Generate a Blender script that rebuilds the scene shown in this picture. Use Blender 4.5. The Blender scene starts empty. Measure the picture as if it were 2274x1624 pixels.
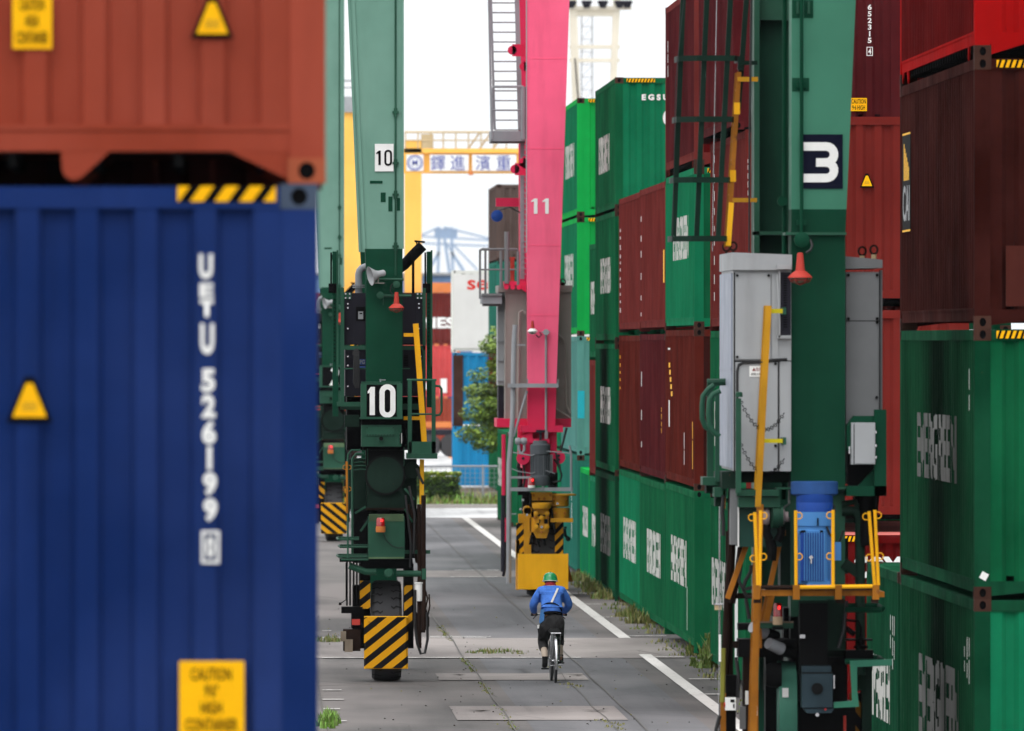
import bpy, math, random
from mathutils import Vector, Matrix
R = math.radians
random.seed(7)
SC = bpy.context.scene
COL = SC.collection
# ------------------------------------------------------------------ camera, sky, sun
F, VPX, H0, HC = 25256.0, 520.0, 760.0, 5.05          # photo units: 2273 x 1624
cd = bpy.data.cameras.new('camera'); cam = bpy.data.objects.new('camera', cd); COL.objects.link(cam)
cd.sensor_width = 36; cd.lens = 400.0; cd.clip_start = 1; cd.clip_end = 9000
cam.location = (0, 0, HC)
cam.rotation_euler = (R(90) - math.atan((812 - H0) / F), 0, -math.atan((1136.5 - VPX) / F))
cd.dof.use_dof = True; cd.dof.focus_distance = 150; cd.dof.aperture_fstop = 7.5
SC.camera = cam
w = bpy.data.worlds.new('World'); SC.world = w; w.use_nodes = True
nt = w.node_tree; bg = nt.nodes['Background']
sky = nt.nodes.new('ShaderNodeTexSky'); sky.sky_type = 'NISHITA'; sky.sun_disc = False
SUN_EL, SUN_AZ = R(58), R(200)
sky.sun_elevation = SUN_EL; sky.sun_rotation = SUN_AZ
sky.air_density = 1.0; sky.dust_density = 4.0; sky.ozone_density = 1.0
hs = nt.nodes.new('ShaderNodeHueSaturation'); hs.inputs['Saturation'].default_value = 0.2
nt.links.new(sky.outputs[0], hs.inputs['Color'])
# overcast: a cloud layer, brighter towards the zenith than at the horizon
CLOUD = 8.2
gc = nt.nodes.new('ShaderNodeTexCoord'); gs = nt.nodes.new('ShaderNodeSeparateXYZ'); nt.links.new(gc.outputs['Generated'], gs.inputs[0])
gr = nt.nodes.new('ShaderNodeMapRange'); gr.inputs['From Min'].default_value = 0; gr.inputs['From Max'].default_value = 1
gr.inputs['To Min'].default_value = CLOUD; gr.inputs['To Max'].default_value = CLOUD * 2.3; nt.links.new(gs.outputs[2], gr.inputs['Value'])
cc = nt.nodes.new('ShaderNodeCombineColor')
for i, k in enumerate((.985, 1.0, 1.015)):
    mk = nt.nodes.new('ShaderNodeMath'); mk.operation = 'MULTIPLY'; mk.inputs[1].default_value = k
    nt.links.new(gr.outputs[0], mk.inputs[0]); nt.links.new(mk.outputs[0], cc.inputs[i])
mx = nt.nodes.new('ShaderNodeMix'); mx.data_type = 'RGBA'; mx.inputs[0].default_value = .85
nt.links.new(hs.outputs[0], mx.inputs[6]); nt.links.new(cc.outputs[0], mx.inputs[7]); nt.links.new(mx.outputs[2], bg.inputs[0])
bg.inputs[1].default_value = 0.15
sd = bpy.data.lights.new('sun', 'SUN'); so = bpy.data.objects.new('sun', sd); COL.objects.link(so)
sd.energy = 0.6; sd.angle = R(22); sd.color = (1, .97, .93)
sv = Vector((math.sin(SUN_AZ) * math.cos(SUN_EL), math.cos(SUN_AZ) * math.cos(SUN_EL), math.sin(SUN_EL)))
so.rotation_euler = sv.to_track_quat('Z', 'Y').to_euler()
SC.view_settings.view_transform = 'Standard'; SC.view_settings.look = 'None'
SC.view_settings.exposure = 0.0; SC.view_settings.gamma = 1
SC.cycles.max_bounces = 5; SC.cycles.use_denoising = True

# ------------------------------------------------------------------ materials
MATS = {}
def newmat(name):
    m = bpy.data.materials.new(name); m.use_nodes = True
    return m, m.node_tree, m.node_tree.nodes['Principled BSDF']
def node(nt, t, **k):
    n = nt.nodes.new(t)
    for a, b in k.items(): setattr(n, a, b)
    return n
def mixc(nt, fac, a, b, blend='MIX'):
    n = node(nt, 'ShaderNodeMix', data_type='RGBA', blend_type=blend)
    for sock, v in ((0, fac), (6, a), (7, b)):
        if isinstance(v, (int, float)): n.inputs[sock].default_value = v
        elif isinstance(v, tuple): n.inputs[sock].default_value = v + (1,) if len(v) == 3 else v
        else: nt.links.new(v, n.inputs[sock])
    return n.outputs[2]
def ramp(nt, src, p0, p1, c0=(0, 0, 0, 1), c1=(1, 1, 1, 1)):
    n = node(nt, 'ShaderNodeValToRGB')
    n.color_ramp.elements[0].position = p0; n.color_ramp.elements[1].position = p1
    n.color_ramp.elements[0].color = c0; n.color_ramp.elements[1].color = c1
    nt.links.new(src, n.inputs[0]); return n.outputs[0]
def noise(nt, vec, scale, detail=4, rough=.6):
    n = node(nt, 'ShaderNodeTexNoise'); n.inputs['Scale'].default_value = scale
    n.inputs['Detail'].default_value = detail; n.inputs['Roughness'].default_value = rough
    nt.links.new(vec, n.inputs['Vector']); return n.outputs['Fac']
def coords(nt, stretch=(1, 1, 1), rnd=True):
    tc = node(nt, 'ShaderNodeTexCoord'); mp = node(nt, 'ShaderNodeMapping')
    mp.inputs['Scale'].default_value = stretch
    nt.links.new(tc.outputs['Object'], mp.inputs[0])
    if rnd:
        oi = node(nt, 'ShaderNodeObjectInfo'); m = node(nt, 'ShaderNodeMath', operation='MULTIPLY')
        m.inputs[1].default_value = 60; nt.links.new(oi.outputs['Random'], m.inputs[0])
        cx = node(nt, 'ShaderNodeCombineXYZ')
        for i in range(3): nt.links.new(m.outputs[0], cx.inputs[i])
        nt.links.new(cx.outputs[0], mp.inputs['Location'])
    return mp.outputs[0]
def paint(name, rgb, rough=.45, var=.3, rust=0., dirt=.25, fade=.0, spec=.12, metal=0., soot=None):
    """weathered paint: patchy tone, vertical dirt runs, spots of rust"""
    if name in MATS: return MATS[name]
    m, nt, b = newmat(name)
    v = coords(nt, (1, 1, 1)); vs = coords(nt, (1, 1, .12))
    dark = tuple(c * (1 - var) for c in rgb); light = tuple(min(1, c * (1 + var * .7) + .012 * var) for c in rgb)
    c = mixc(nt, ramp(nt, noise(nt, v, .7, 5), .35, .65), dark, light)
    c = mixc(nt, ramp(nt, noise(nt, vs, 5, 5), .52, .75), c, tuple(x * .35 + .004 for x in rgb)) if False else c
    if dirt > 0:
        f = ramp(nt, noise(nt, vs, 4.5, 5), .5, .78)
        mm = node(nt, 'ShaderNodeMath', operation='MULTIPLY'); mm.inputs[1].default_value = dirt
        nt.links.new(f, mm.inputs[0])
        c = mixc(nt, mm.outputs[0], c, (.3, .27, .24), 'MULTIPLY')
    if fade > 0:
        f = ramp(nt, noise(nt, v, .35, 3), .45, .7)
        mm = node(nt, 'ShaderNodeMath', operation='MULTIPLY'); mm.inputs[1].default_value = fade
        nt.links.new(f, mm.inputs[0])
        g = sum(rgb) / 3 + .12
        c = mixc(nt, mm.outputs[0], c, tuple(.6 * x + .4 * g for x in rgb))
    if soot:    # a mouldy black stain across the middle of the panel
        tc = node(nt, 'ShaderNodeTexCoord'); sp = node(nt, 'ShaderNodeSeparateXYZ'); nt.links.new(tc.outputs['Object'], sp.inputs[0])
        a1 = node(nt, 'ShaderNodeMath', operation='SUBTRACT'); a1.inputs[1].default_value = soot[0]; nt.links.new(sp.outputs[1], a1.inputs[0])
        a2 = node(nt, 'ShaderNodeMath', operation='ABSOLUTE'); nt.links.new(a1.outputs[0], a2.inputs[0])
        a3 = node(nt, 'ShaderNodeMath', operation='DIVIDE'); a3.inputs[1].default_value = soot[1]; nt.links.new(a2.outputs[0], a3.inputs[0])
        a4 = node(nt, 'ShaderNodeMath', operation='ADD'); nt.links.new(a3.outputs[0], a4.inputs[0])
        a5 = node(nt, 'ShaderNodeMath', operation='MULTIPLY'); a5.inputs[1].default_value = .5; nt.links.new(noise(nt, vs, 1.5, 4), a5.inputs[0]); nt.links.new(a5.outputs[0], a4.inputs[1])
        c = mixc(nt, ramp(nt, a4.outputs[0], .5, 1.5), tuple(x * .16 for x in rgb), c)
    if rust > 0:
        f = ramp(nt, noise(nt, v, 5.5, 7, .7), .72 - .2 * rust, .78 - .16 * rust)
        c = mixc(nt, f, c, mixc(nt, noise(nt, v, 18, 3), (.06, .018, .008), (.2, .07, .025)))
    nt.links.new(c, b.inputs['Base Color'])
    rr = ramp(nt, noise(nt, v, 3, 4), .3, .7, (rough * .8,) * 3 + (1,), (min(1, rough * 1.25),) * 3 + (1,))
    nt.links.new(rr, b.inputs['Roughness'])
    b.inputs['Specular IOR Level'].default_value = spec; b.inputs['Metallic'].default_value = metal
    bp = node(nt, 'ShaderNodeBump'); bp.inputs['Strength'].default_value = .15; bp.inputs['Distance'].default_value = .02
    nt.links.new(noise(nt, v, 2.2, 3), bp.inputs['Height']); nt.links.new(bp.outputs[0], b.inputs['Normal'])
    MATS[name] = m; return m
def flat(name, rgb, rough=.6, metal=0., emit=None, spec=.4):
    if name in MATS: return MATS[name]
    m, nt, b = newmat(name)
    v = coords(nt)
    c = mixc(nt, noise(nt, v, 6, 3), tuple(x * .85 for x in rgb), tuple(min(1, x * 1.12) for x in rgb))
    nt.links.new(c, b.inputs['Base Color'])
    b.inputs['Roughness'].default_value = rough; b.inputs['Metallic'].default_value = metal
    b.inputs['Specular IOR Level'].default_value = spec
    if emit:
        b.inputs['Emission Color'].default_value = emit[0] + (1,); b.inputs['Emission Strength'].default_value = emit[1]
    MATS[name] = m; return m

G_TOP = paint('faded_hazed_green_paint', (.15, .3, .235), .55, .1, .0, .1, .2, spec=.1)  # chalky faded paint, paled further with haze put into the colour
G_DK = paint('dark_green_paint', (.003, .045, .023), .55, .18, .0, .15, spec=.05)
G_MD = paint('mid_green_paint', (.018, .075, .045), .5, .25, .12, .3, spec=.12)
G_OLD = paint('old_green_paint', (.004, .018, .011), .6, .4, .15, .5, spec=.08)
GREY_L = paint('light_grey_paint', (.33, .34, .35), .5, .12, 0, .25)
GREY_B = paint('bluish_grey_panel', (.3, .33, .4), .4, .1, 0, .15)
GREY_M = paint('mid_grey_paint', (.17, .175, .18), .55, .14, 0, .3)
GREY_D = paint('charcoal_paint', (.014, .013, .021), .55, .2, 0, .2, spec=.12)
GREY_W = paint('warm_grey_paint', (.25, .225, .205), .5, .1, 0, .15)
GALV = paint('galvanised_steel', (.28, .29, .31), .5, .2, .05, .2)
PINK_T = paint('lit_pink_paint', (.92, .115, .23), .6, .07, .0, .2, .1, spec=.1)  # the pink crane paint as lit by the sky, brightness put into the colour
PINK_D = paint('shaded_pink_paint', (.6, .02, .075), .5, .1, 0, .12, spec=.1)  # same pink paint, darker: shade put into the colour
YEL = paint('yellow_paint', (.82, .42, .012), .45, .12, .22, .15)
YEL_C = paint('clean_yellow_paint', (.78, .38, .008), .5, .14, .05, .2)
YEL_O = paint('old_yellow_paint', (.32, .115, .008), .6, .4, .6, .6)
YEL_M = paint('ochre_machine_paint', (.5, .24, .01), .5, .3, .15, .35)
BLACK = flat('black_paint', (.0025, .0025, .003), .7, spec=.04)
GRIME = paint('greasy_black_steel', (.002, .0022, .0025), .6, .5, .08, .2, spec=.05)
RUSTY = paint('rusty_steel', (.018, .008, .005), .7, .5, .3, .4, spec=.05)
RUBBER = flat('rubber', (.04, .04, .043), .85)
HOSE = flat('hose_rubber', (.01, .01, .011), .5)
BLUE_M = paint('blue_motor_paint', (.06, .2, .46), .45, .15, 0, .25)
BLUE_D = paint('deep_blue_paint', (.01, .05, .25), .4, .25, .05, .25)
SLATE = paint('slate_blue_grey', (.03, .055, .07), .5, .3, .05, .3)
WHITE = paint('white_paint', (.78, .78, .76), .5, .05, 0, .06)
WHITE_S = flat('white_sign_paint', (.8, .8, .78), .5)
NAVY = flat('navy_sign_paint', (.004, .005, .017), .6, spec=.05)
SIGN_Y = flat('yellow_sticker', (.95, .47, .002), .5, spec=.1)
RED_L = flat('red_lamp_glass', (.3, .004, .006), .15, spec=.8)
RED_P = paint('red_lamp_paint', (.42, .045, .032), .5, .15, 0, .1)
BROWN_P = paint('faded_red_brown', (.16, .04, .03), .5, .3, .2, .2)
CREAM = paint('cream_paint', (.55, .42, .24), .5, .1, 0, .1)
CHROME = flat('polished_steel', (.6, .6, .62), .25, .9)
LENS = flat('dusty_lamp_glass', (.12, .1, .07), .3)
ORANGE = paint('orange_crane_paint', (.62, .2, .06), .5, .15, 0, .1)
YGAN = paint('amber_gantry_paint', (.93, .5, .1), .5, .06, 0, .05)
CTOW = paint('ivory_tower_paint', (.72, .66, .54), .5, .06, 0, .05)
BLUEC = paint('hazed_blue_crane_paint', (.3, .42, .6), .5, .1, 0, .05)  # pale blue-grey: distance haze put into the paint colour
CONC = paint('concrete_kerb', (.3, .28, .26), .9, .2, 0, .1)

def hazard(name, slope=1, period=.19, yel=(.74, .35, .006)):
    """yellow and black diagonal bands, metres along object x and z"""
    if name in MATS: return MATS[name]
    m, nt, b = newmat(name)
    tc = node(nt, 'ShaderNodeTexCoord'); sp = node(nt, 'ShaderNodeSeparateXYZ'); nt.links.new(tc.outputs['Object'], sp.inputs[0])
    a = node(nt, 'ShaderNodeMath', operation='MULTIPLY'); a.inputs[1].default_value = -slope; nt.links.new(sp.outputs[0], a.inputs[0])
    s = node(nt, 'ShaderNodeMath', operation='ADD'); nt.links.new(a.outputs[0], s.inputs[0]); nt.links.new(sp.outputs[2], s.inputs[1])
    s2 = node(nt, 'ShaderNodeMath', operation='ADD'); s2.inputs[1].default_value = 50.06; nt.links.new(s.outputs[0], s2.inputs[0])
    d = node(nt, 'ShaderNodeMath', operation='DIVIDE'); d.inputs[1].default_value = period * 1.414; nt.links.new(s2.outputs[0], d.inputs[0])
    fr = node(nt, 'ShaderNodeMath', operation='FRACT'); nt.links.new(d.outputs[0], fr.inputs[0])
    g = node(nt, 'ShaderNodeMath', operation='GREATER_THAN'); g.inputs[1].default_value = .52; nt.links.new(fr.outputs[0], g.inputs[0])
    v = coords(nt, rnd=False)
    y = mixc(nt, ramp(nt, noise(nt, v, 7, 6, .7), .62, .7), yel, (.3, .1, .02))
    y = mixc(nt, noise(nt, v, 2.5, 4), tuple(c * .75 for c in yel), y)
    c = mixc(nt, g.outputs[0], y, (.003, .003, .005))
    nt.links.new(c, b.inputs['Base Color']); b.inputs['Roughness'].default_value = .6; b.inputs['Specular IOR Level'].default_value = .1
    MATS[name] = m; return m

# ------------------------------------------------------------------ mesh builder
class MB:
    def __init__(s, m=None): s.v = []; s.f = []; s.fm = []; s.sm = []; s.mats = []; s.m = m; s.ch = []
    def _mi(s):
        if s.m not in s.mats: s.mats.append(s.m)
        return s.mats.index(s.m)
    def face(s, idx, smooth=False): s.f.append(idx); s.fm.append(s._mi()); s.sm.append(smooth)
    def add(s, vs, fs, smooth=False):
        s.ch.append(len(s.v)); b = len(s.v); s.v += [tuple(p) for p in vs]
        for f in fs: s.face([b + i for i in f], smooth)
        return s
    def box(s, x0, x1, y0, y1, z0, z1, M=None):
        if x0 > x1: x0, x1 = x1, x0
        if y0 > y1: y0, y1 = y1, y0
        if z0 > z1: z0, z1 = z1, z0
        vs = [(x, y, z) for x in (x0, x1) for y in (y0, y1) for z in (z0, z1)]
        if M: vs = [M @ Vector(p) for p in vs]
        return s.add(vs, [(0, 1, 3, 2), (4, 6, 7, 5), (0, 4, 5, 1), (2, 3, 7, 6), (0, 2, 6, 4), (1, 5, 7, 3)])
    def prism(s, poly, y0, y1):
        """poly: list of (x,z), extruded from y0 to y1"""
        n = len(poly); a = sum(poly[i][0] * poly[(i + 1) % n][1] - poly[(i + 1) % n][0] * poly[i][1] for i in range(n))
        if a < 0: poly = poly[::-1]
        vs = [(x, y0, z) for x, z in poly] + [(x, y1, z) for x, z in poly]
        fs = [tuple(range(n)), tuple(range(2 * n - 1, n - 1, -1))]
        fs += [(i, i + n, (i + 1) % n + n, (i + 1) % n) for i in range(n)]
        return s.add(vs, fs)
    def prismx(s, poly, x0, x1):
        b = len(s.v); s.prism(poly, x0, x1)
        s.v[b:] = [(y, x, z) for x, y, z in s.v[b:]]
        return s
    def tube(s, pts, r, n=8, smooth=True, caps=True):
        pts = [Vector(p) for p in pts]; rs = r if isinstance(r, (list, tuple)) else [r] * len(pts)
        s.ch.append(len(s.v)); b = len(s.v); N = len(pts); up = None
        for i, p in enumerate(pts):
            d = (pts[min(i + 1, N - 1)] - pts[max(i - 1, 0)])
            if d.length < 1e-9: d = Vector((0, 0, 1))
            d.normalize()
            if up is None: up = Vector((0, 0, 1)) if abs(d.z) < .9 else Vector((0, 1, 0))
            a = d.cross(up)
            if a.length < 1e-4: a = d.cross(Vector((1, 0, 0)))
            a.normalize(); c = a.cross(d).normalized(); up = c
            for k in range(n):
                t = 2 * math.pi * k / n; s.v.append(tuple(p + a * math.cos(t) * rs[i] + c * math.sin(t) * rs[i]))
        for i in range(N - 1):
            for k in range(n):
                k2 = (k + 1) % n
                s.face([b + i * n + k, b + i * n + k2, b + (i + 1) * n + k2, b + (i + 1) * n + k], smooth)
        if caps:
            s.face([b + k for k in range(n)][::-1]); s.face([b + (N - 1) * n + k for k in range(n)])
        return s
    def beam(s, p0, p1, w, h=None, up=(0, 0, 1)):
        """rectangular bar between two points"""
        h = h or w; p0 = Vector(p0); p1 = Vector(p1); d = (p1 - p0).normalized(); u = Vector(up)
        if abs(d.dot(u)) > .95: u = Vector((0, 1, 0))
        a = d.cross(u).normalized(); c = a.cross(d).normalized()
        vs = [p + a * i * w / 2 + c * j * h / 2 for p in (p0, p1) for i, j in ((-1, -1), (1, -1), (1, 1), (-1, 1))]
        return s.add(vs, [(3, 2, 1, 0), (4, 5, 6, 7), (0, 1, 5, 4), (1, 2, 6, 5), (2, 3, 7, 6), (3, 0, 4, 7)])
    def lathe(s, prof, c, axis='z', n=20, smooth=True, arc=1.):
        """prof: (radius, height) pairs about an axis through c"""
        s.ch.append(len(s.v)); b = len(s.v); c = Vector(c); k = n if arc >= 1 else n + 1
        for r, h in prof:
            for i in range(k):
                t = 2 * math.pi * arc * i / n
                x, y = r * math.cos(t), r * math.sin(t)
                p = {'z': (x, y, h), 'y': (x, h, y), 'x': (h, x, y)}[axis]; s.v.append(tuple(c + Vector(p)))
        for j in range(len(prof) - 1):
            for i in range(n):
                i2 = (i + 1) % n if arc >= 1 else i + 1
                s.face([b + j * k + i, b + j * k + i2, b + (j + 1) * k + i2, b + (j + 1) * k + i], smooth)
        if arc >= 1:
            if prof[0][0] > 1e-6: s.face([b + i for i in range(n)][::-1])
            if prof[-1][0] > 1e-6: s.face([b + (len(prof) - 1) * k + i for i in range(n)])
        return s
    def ribbon(s, path, wd, y0, y1, closed=False):
        """a flat stroke of constant width in the xz plane with thickness"""
        P = [Vector(p) for p in path]; n = len(P); L_, R_ = [], []
        for i in range(n):
            a = P[(i - 1) % n] if (closed or i > 0) else P[i]; c = P[(i + 1) % n] if (closed or i < n - 1) else P[i]
            d1 = (P[i] - a); d2 = (c - P[i])
            d1 = d1.normalized() if d1.length > 1e-9 else d2.normalized(); d2 = d2.normalized() if d2.length > 1e-9 else d1
            nn = Vector((-(d1.y + d2.y), d1.x + d2.x)).normalized(); k = wd / 2 / max(.35, nn.dot(Vector((-d1.y, d1.x))))
            L_.append(P[i] + nn * k); R_.append(P[i] - nn * k)
        m = n if closed else n - 1
        for i in range(m):
            j = (i + 1) % n; q = [L_[i], R_[i], R_[j], L_[j]]
            s.prism([(p.x, p.y) for p in q], y0, y1)
        return s
    auto = False
    def clusters(s):
        """groups of primitives that touch or nearly touch, so that separate pieces become separate parts"""
        st = s.ch + [len(s.v)]; n = len(s.ch); B = []
        for i in range(n):
            q = s.v[st[i]:st[i + 1]]; B.append([min(p[k] for p in q) for k in range(3)] + [max(p[k] for p in q) for k in range(3)] if q else [0] * 6)
        P = list(range(n))
        def find(a):
            while P[a] != a: a = P[a]
            return a
        for i in range(n):
            for j in range(i):
                a, b = B[i], B[j]; g = sum(max(0, a[k] - b[k + 3], b[k] - a[k + 3]) ** 2 for k in range(3)) ** .5
                sz = max(max(a[k + 3] - a[k], b[k + 3] - b[k]) for k in range(3))
                if g <= max(.02, .5 * sz): P[find(i)] = find(j)
        return [find(i) for i in range(n)]
    def build(s, name, parent=None, m=None, loc=None):
        if MB.auto and parent and m is None and 1 < len(s.ch) <= 80 and name not in ('bolt', 'painted_marks', 'shiny_fitting'):
            cl = s.clusters(); ids = sorted(set(cl), key=cl.index)
            if len(ids) > 1:
                st = s.ch + [len(s.v)]; own = {}
                for i, c in enumerate(cl):
                    for v in range(st[i], st[i + 1]): own[v] = c
                first = None
                for c in ids:
                    q = MB(s.m); q.mats = s.mats; mp = {}
                    for v in range(len(s.v)):
                        if own[v] == c: mp[v] = len(q.v); q.v.append(s.v[v])
                    for f, fm, sm in zip(s.f, s.fm, s.sm):
                        if own[f[0]] == c: q.f.append([mp[v] for v in f]); q.fm.append(fm); q.sm.append(sm)
                    if q.f:
                        o = q.build(name, parent); first = first or o
                return first
        me = bpy.data.meshes.new(name); me.from_pydata(s.v, [], s.f)
        for mm in (s.mats if m is None else [m]):
            me.materials.append(mm)
        if m is None: me.polygons.foreach_set('material_index', s.fm)
        me.polygons.foreach_set('use_smooth', s.sm); me.update()
        if any(s.sm): me.set_sharp_from_angle(angle=R(38))
        return link(name, me, parent, loc)
def link(name, me, parent=None, loc=None, rot=None, m=None):
    o = bpy.data.objects.new(name, me); COL.objects.link(o)
    if parent: o.parent = parent
    if loc: o.location = loc
    if rot: o.rotation_euler = rot
    if m is not None:
        o.material_slots[0].link = 'OBJECT'; o.material_slots[0].material = m
    return o
def tag(o, label=None, cat=None, group=None, kind=None):
    if label: o['label'] = label
    if cat: o['category'] = cat
    if group: o['group'] = group
    if kind: o['kind'] = kind
    return o
def thing(name, label, cat, loc=(0, 0, 0), rz=0, group=None):
    o = bpy.data.objects.new(name, None); o.empty_display_size = .3; COL.objects.link(o)
    o.location = loc; o.rotation_euler = (0, 0, rz); return tag(o, label, cat, group)
def copy_tree(o, parent=None):
    c = o.copy(); COL.objects.link(c); c.parent = parent
    for ch in [k for k in bpy.data.objects if k.parent == o]: copy_tree(ch, c)
    return c

_T = {}
def text_mesh(body, w, h, thick=.0, bold=.0, line=1.0, align='CENTER', shear=0.):
    """text as a flat mesh in xz, fitted to w x h, centred on the origin, facing -y"""
    key = (body, round(w, 3), round(h, 3), bold, line, shear)
    if key in _T: return _T[key]
    cu = bpy.data.curves.new('lettering', 'FONT'); cu.body = body; cu.align_x = align; cu.size = 1
    cu.offset = bold; cu.space_line = line; cu.shear = shear; cu.resolution_u = 3
    o = bpy.data.objects.new('lettering', cu); COL.objects.link(o)
    bpy.context.view_layer.update()
    me = bpy.data.meshes.new_from_object(o.evaluated_get(bpy.context.evaluated_depsgraph_get()))
    bpy.data.objects.remove(o); bpy.data.curves.remove(cu)
    if len(me.vertices):
        xs = [v.co.x for v in me.vertices]; ys = [v.co.y for v in me.vertices]
        cx, cy = (min(xs) + max(xs)) / 2, (min(ys) + max(ys)) / 2
        sx, sy = w / max(1e-6, max(xs) - min(xs)), h / max(1e-6, max(ys) - min(ys))
        for v in me.vertices: v.co = ((v.co.x - cx) * sx, 0, (v.co.y - cy) * sy)
    me.materials.clear(); me.materials.append(WHITE_S); me.name = 'lettering'
    _T[key] = me; return me
def text(body, w, h, parent, loc, rz=0, m=None, bold=.0, line=1.0, shear=0., name='lettering'):
    me = text_mesh(body, w, h, bold=bold, line=line, shear=shear)
    return link(name, me, parent, loc, (0, 0, rz), m or WHITE_S)

# ------------------------------------------------------------------ containers
PAL = {}
def cmat(name, rgb, **k):
    PAL[name] = paint('container_' + name, rgb, **{'rough': .75, 'spec': .004, **k}); return PAL[name]
cmat('rust', (.29, .05, .027), var=.16, fade=.12, dirt=.25, rough=.5)
cmat('blue', (.009, .028, .13), var=.2, fade=.12, dirt=.3, rough=.4)
cmat('green', (.004, .1, .038), var=.22, dirt=.35, rust=.02)
cmat('vivid_green', (.006, .33, .06), var=.14, dirt=.15)
cmat('sea_green', (.005, .16, .07), var=.15, dirt=.25, rust=.03)
cmat('deep_green', (.003, .05, .02), var=.35, dirt=.75, rust=.06)
cmat('dark_green', (.004, .055, .024), var=.3, dirt=.6, rust=.06)
cmat('teal', (.02, .15, .11), var=.15, dirt=.3, rust=.05)
cmat('pale_teal', (0.091, 0.252, 0.224), var=.15, dirt=.4, rust=.12)
cmat('brown', (.14, .022, .019), var=.2, dirt=.25, rust=.05)
cmat('red_brown', (.09, .012, .007), var=.25, dirt=.3, rust=.04)
cmat('maroon', (.075, .009, .011), var=.25, dirt=.3, rust=.05)
cmat('dark_maroon', (.038, .007, .005), var=.35, dirt=.4, rust=.1)
cmat('red', (.155, .018, .014), var=.12, dirt=.2, rust=.02)
cmat('bright_red', (.33, .004, .004), var=.12, dirt=.2, rust=.02)
cmat('deep_red', (.1, .003, .003), var=.2, dirt=.3, rust=.04)
cmat('grey_brown', (.1, .07, .062), var=.2, dirt=.3)
cmat('white', (0.75, 0.76, 0.72), var=.04, dirt=.1)
cmat('bright_blue', (0.018, 0.234, 0.468), var=.12, dirt=.15)
cmat('pink_red', (0.54, 0.072, 0.072), var=.15, dirt=.1)
cmat('sooty_green', (.004, .05, .02), var=.3, dirt=.5, rust=.03, soot=(-.2, 3.2)); cmat('sooty_far_green', (.004, .08, .032), var=.2, dirt=.4, rust=.03, soot=(1.0, 4.5))
CAST = paint('casting_rust', (.05, .019, .012), .75, .4, .5, .3)
W2 = 1.219
def corr(L, z0, z1, x, pitch, a, sl, dep, margin):
    """corrugated panel along y at x, ridges outwards (-x)"""
    mb = MB(BLACK); ys = []; n = int((L - 2 * margin) / pitch); st = -n * pitch / 2
    prof = [(-L / 2 + margin, 0)]
    for i in range(n):
        y = st + i * pitch; g = (pitch - a - 2 * sl)
        prof += [(y + a / 2, 0), (y + a / 2 + sl, dep), (y + a / 2 + sl + g, dep), (y + a / 2 + 2 * sl + g, 0)]
    prof += [(L / 2 - margin, 0)]
    vs = [(x + d, y, z) for y, d in prof for z in (z0, z1)]
    fs = [(2 * i + 1, 2 * i + 3, 2 * i + 2, 2 * i) for i in range(len(prof) - 1)]
    return mb.add(vs, fs)
_CM = {}
def cmesh(key, fn):
    if key not in _CM:
        mb = fn(); me = bpy.data.meshes.new(key[0]); me.from_pydata(mb.v, [], mb.f); me.materials.append(BLACK)
        me.polygons.foreach_set('use_smooth', mb.sm); me.update(); _CM[key] = me
    return _CM[key]
def frame_mb(L, H, lo):
    mb = MB(BLACK); l2 = L / 2; rt = .06
    for sx in (-1, 1):
        for sy in (-1, 1):
            mb.box(sx * W2, sx * (W2 - .15), sy * l2, sy * (l2 - .165), .118, H - .118)
        mb.box(sx * (W2 - .002), sx * (W2 - .062), -l2 + .178, l2 - .178, H - .115, H - .012)
        mb.box(sx * (W2 - .012), sx * (W2 - .03), -l2 + .165, l2 - .165, lo, lo + .1)
        mb.box(sx * (W2 - .005), sx * (W2 - .04), -l2 + .165, l2 - .165, lo + .1, lo + .125)
    for sy in (-1, 1):
        mb.box(-W2 + .16, W2 - .16, sy * (l2 - .003), sy * (l2 - .06), H - .12, H - .01)
        mb.box(-W2 + .15, W2 - .15, sy * (l2 - .008), sy * (l2 - .05), lo, lo + .11)
        for sx in (-1, 1):
            mb.prism([(sx * (W2 - .16), lo), (sx * (W2 - .16), .03), (sx * (W2 - .48), lo)], sy * (l2 - .01), sy * (l2 - .03))
    return mb
def gusset_mb(L, lo, sx, sy, tab):
    mb = MB(BLACK); x0 = sx * (W2 - .014)
    if not tab: mb.prismx([(sy * (L / 2 - .165), lo), (sy * (L / 2 - .178), .02), (sy * (L / 2 - .45), lo)], x0, sx * (W2 - .03))
    else:
        c = L / 2 - 1.15; pl = [(sy * (c + .14), lo), (sy * (c + .02), lo - .11)] + [
            (sy * (c - .03 + .055 * math.cos(t)), lo - .08 + .055 * math.sin(t)) for t in [R(a) for a in (-50, -80, -110, -140, -170)]] + [(sy * (c - .09), lo)]
        mb.prismx(pl, x0, sx * (W2 - .03))
    return mb
def floor_mb(L, H):
    mb = MB(BLACK); mb.box(-W2 + .05, W2 - .05, -L / 2 + .06, L / 2 - .06, .17, .22)
    n = int(L / .4)
    for i in range(n):
        y = -L / 2 + .3 + i * (L - .6) / (n - 1); mb.box(-W2 + .06, W2 - .06, y - .02, y + .02, .08, .17)
    return mb
def roof_mb(L, H):
    mb = MB(BLACK); z = H - .03; n = int(L / .42); ys = [-L / 2 + .06]
    vs = []; fs = []
    prof = [(-L / 2 + .06, 0)]
    for i in range(n):
        y = -L / 2 + .2 + i * (L - .4) / n; prof += [(y, 0), (y + .04, .015), (y + .16, .015), (y + .2, 0)]
    prof += [(L / 2 - .06, 0)]
    b = [(x, y, z + d) for y, d in prof for x in (-W2 + .06, W2 - .06)]
    mb.add(b, [(2 * i, 2 * i + 1, 2 * i + 3, 2 * i + 2) for i in range(len(prof) - 1)])
    return mb
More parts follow.
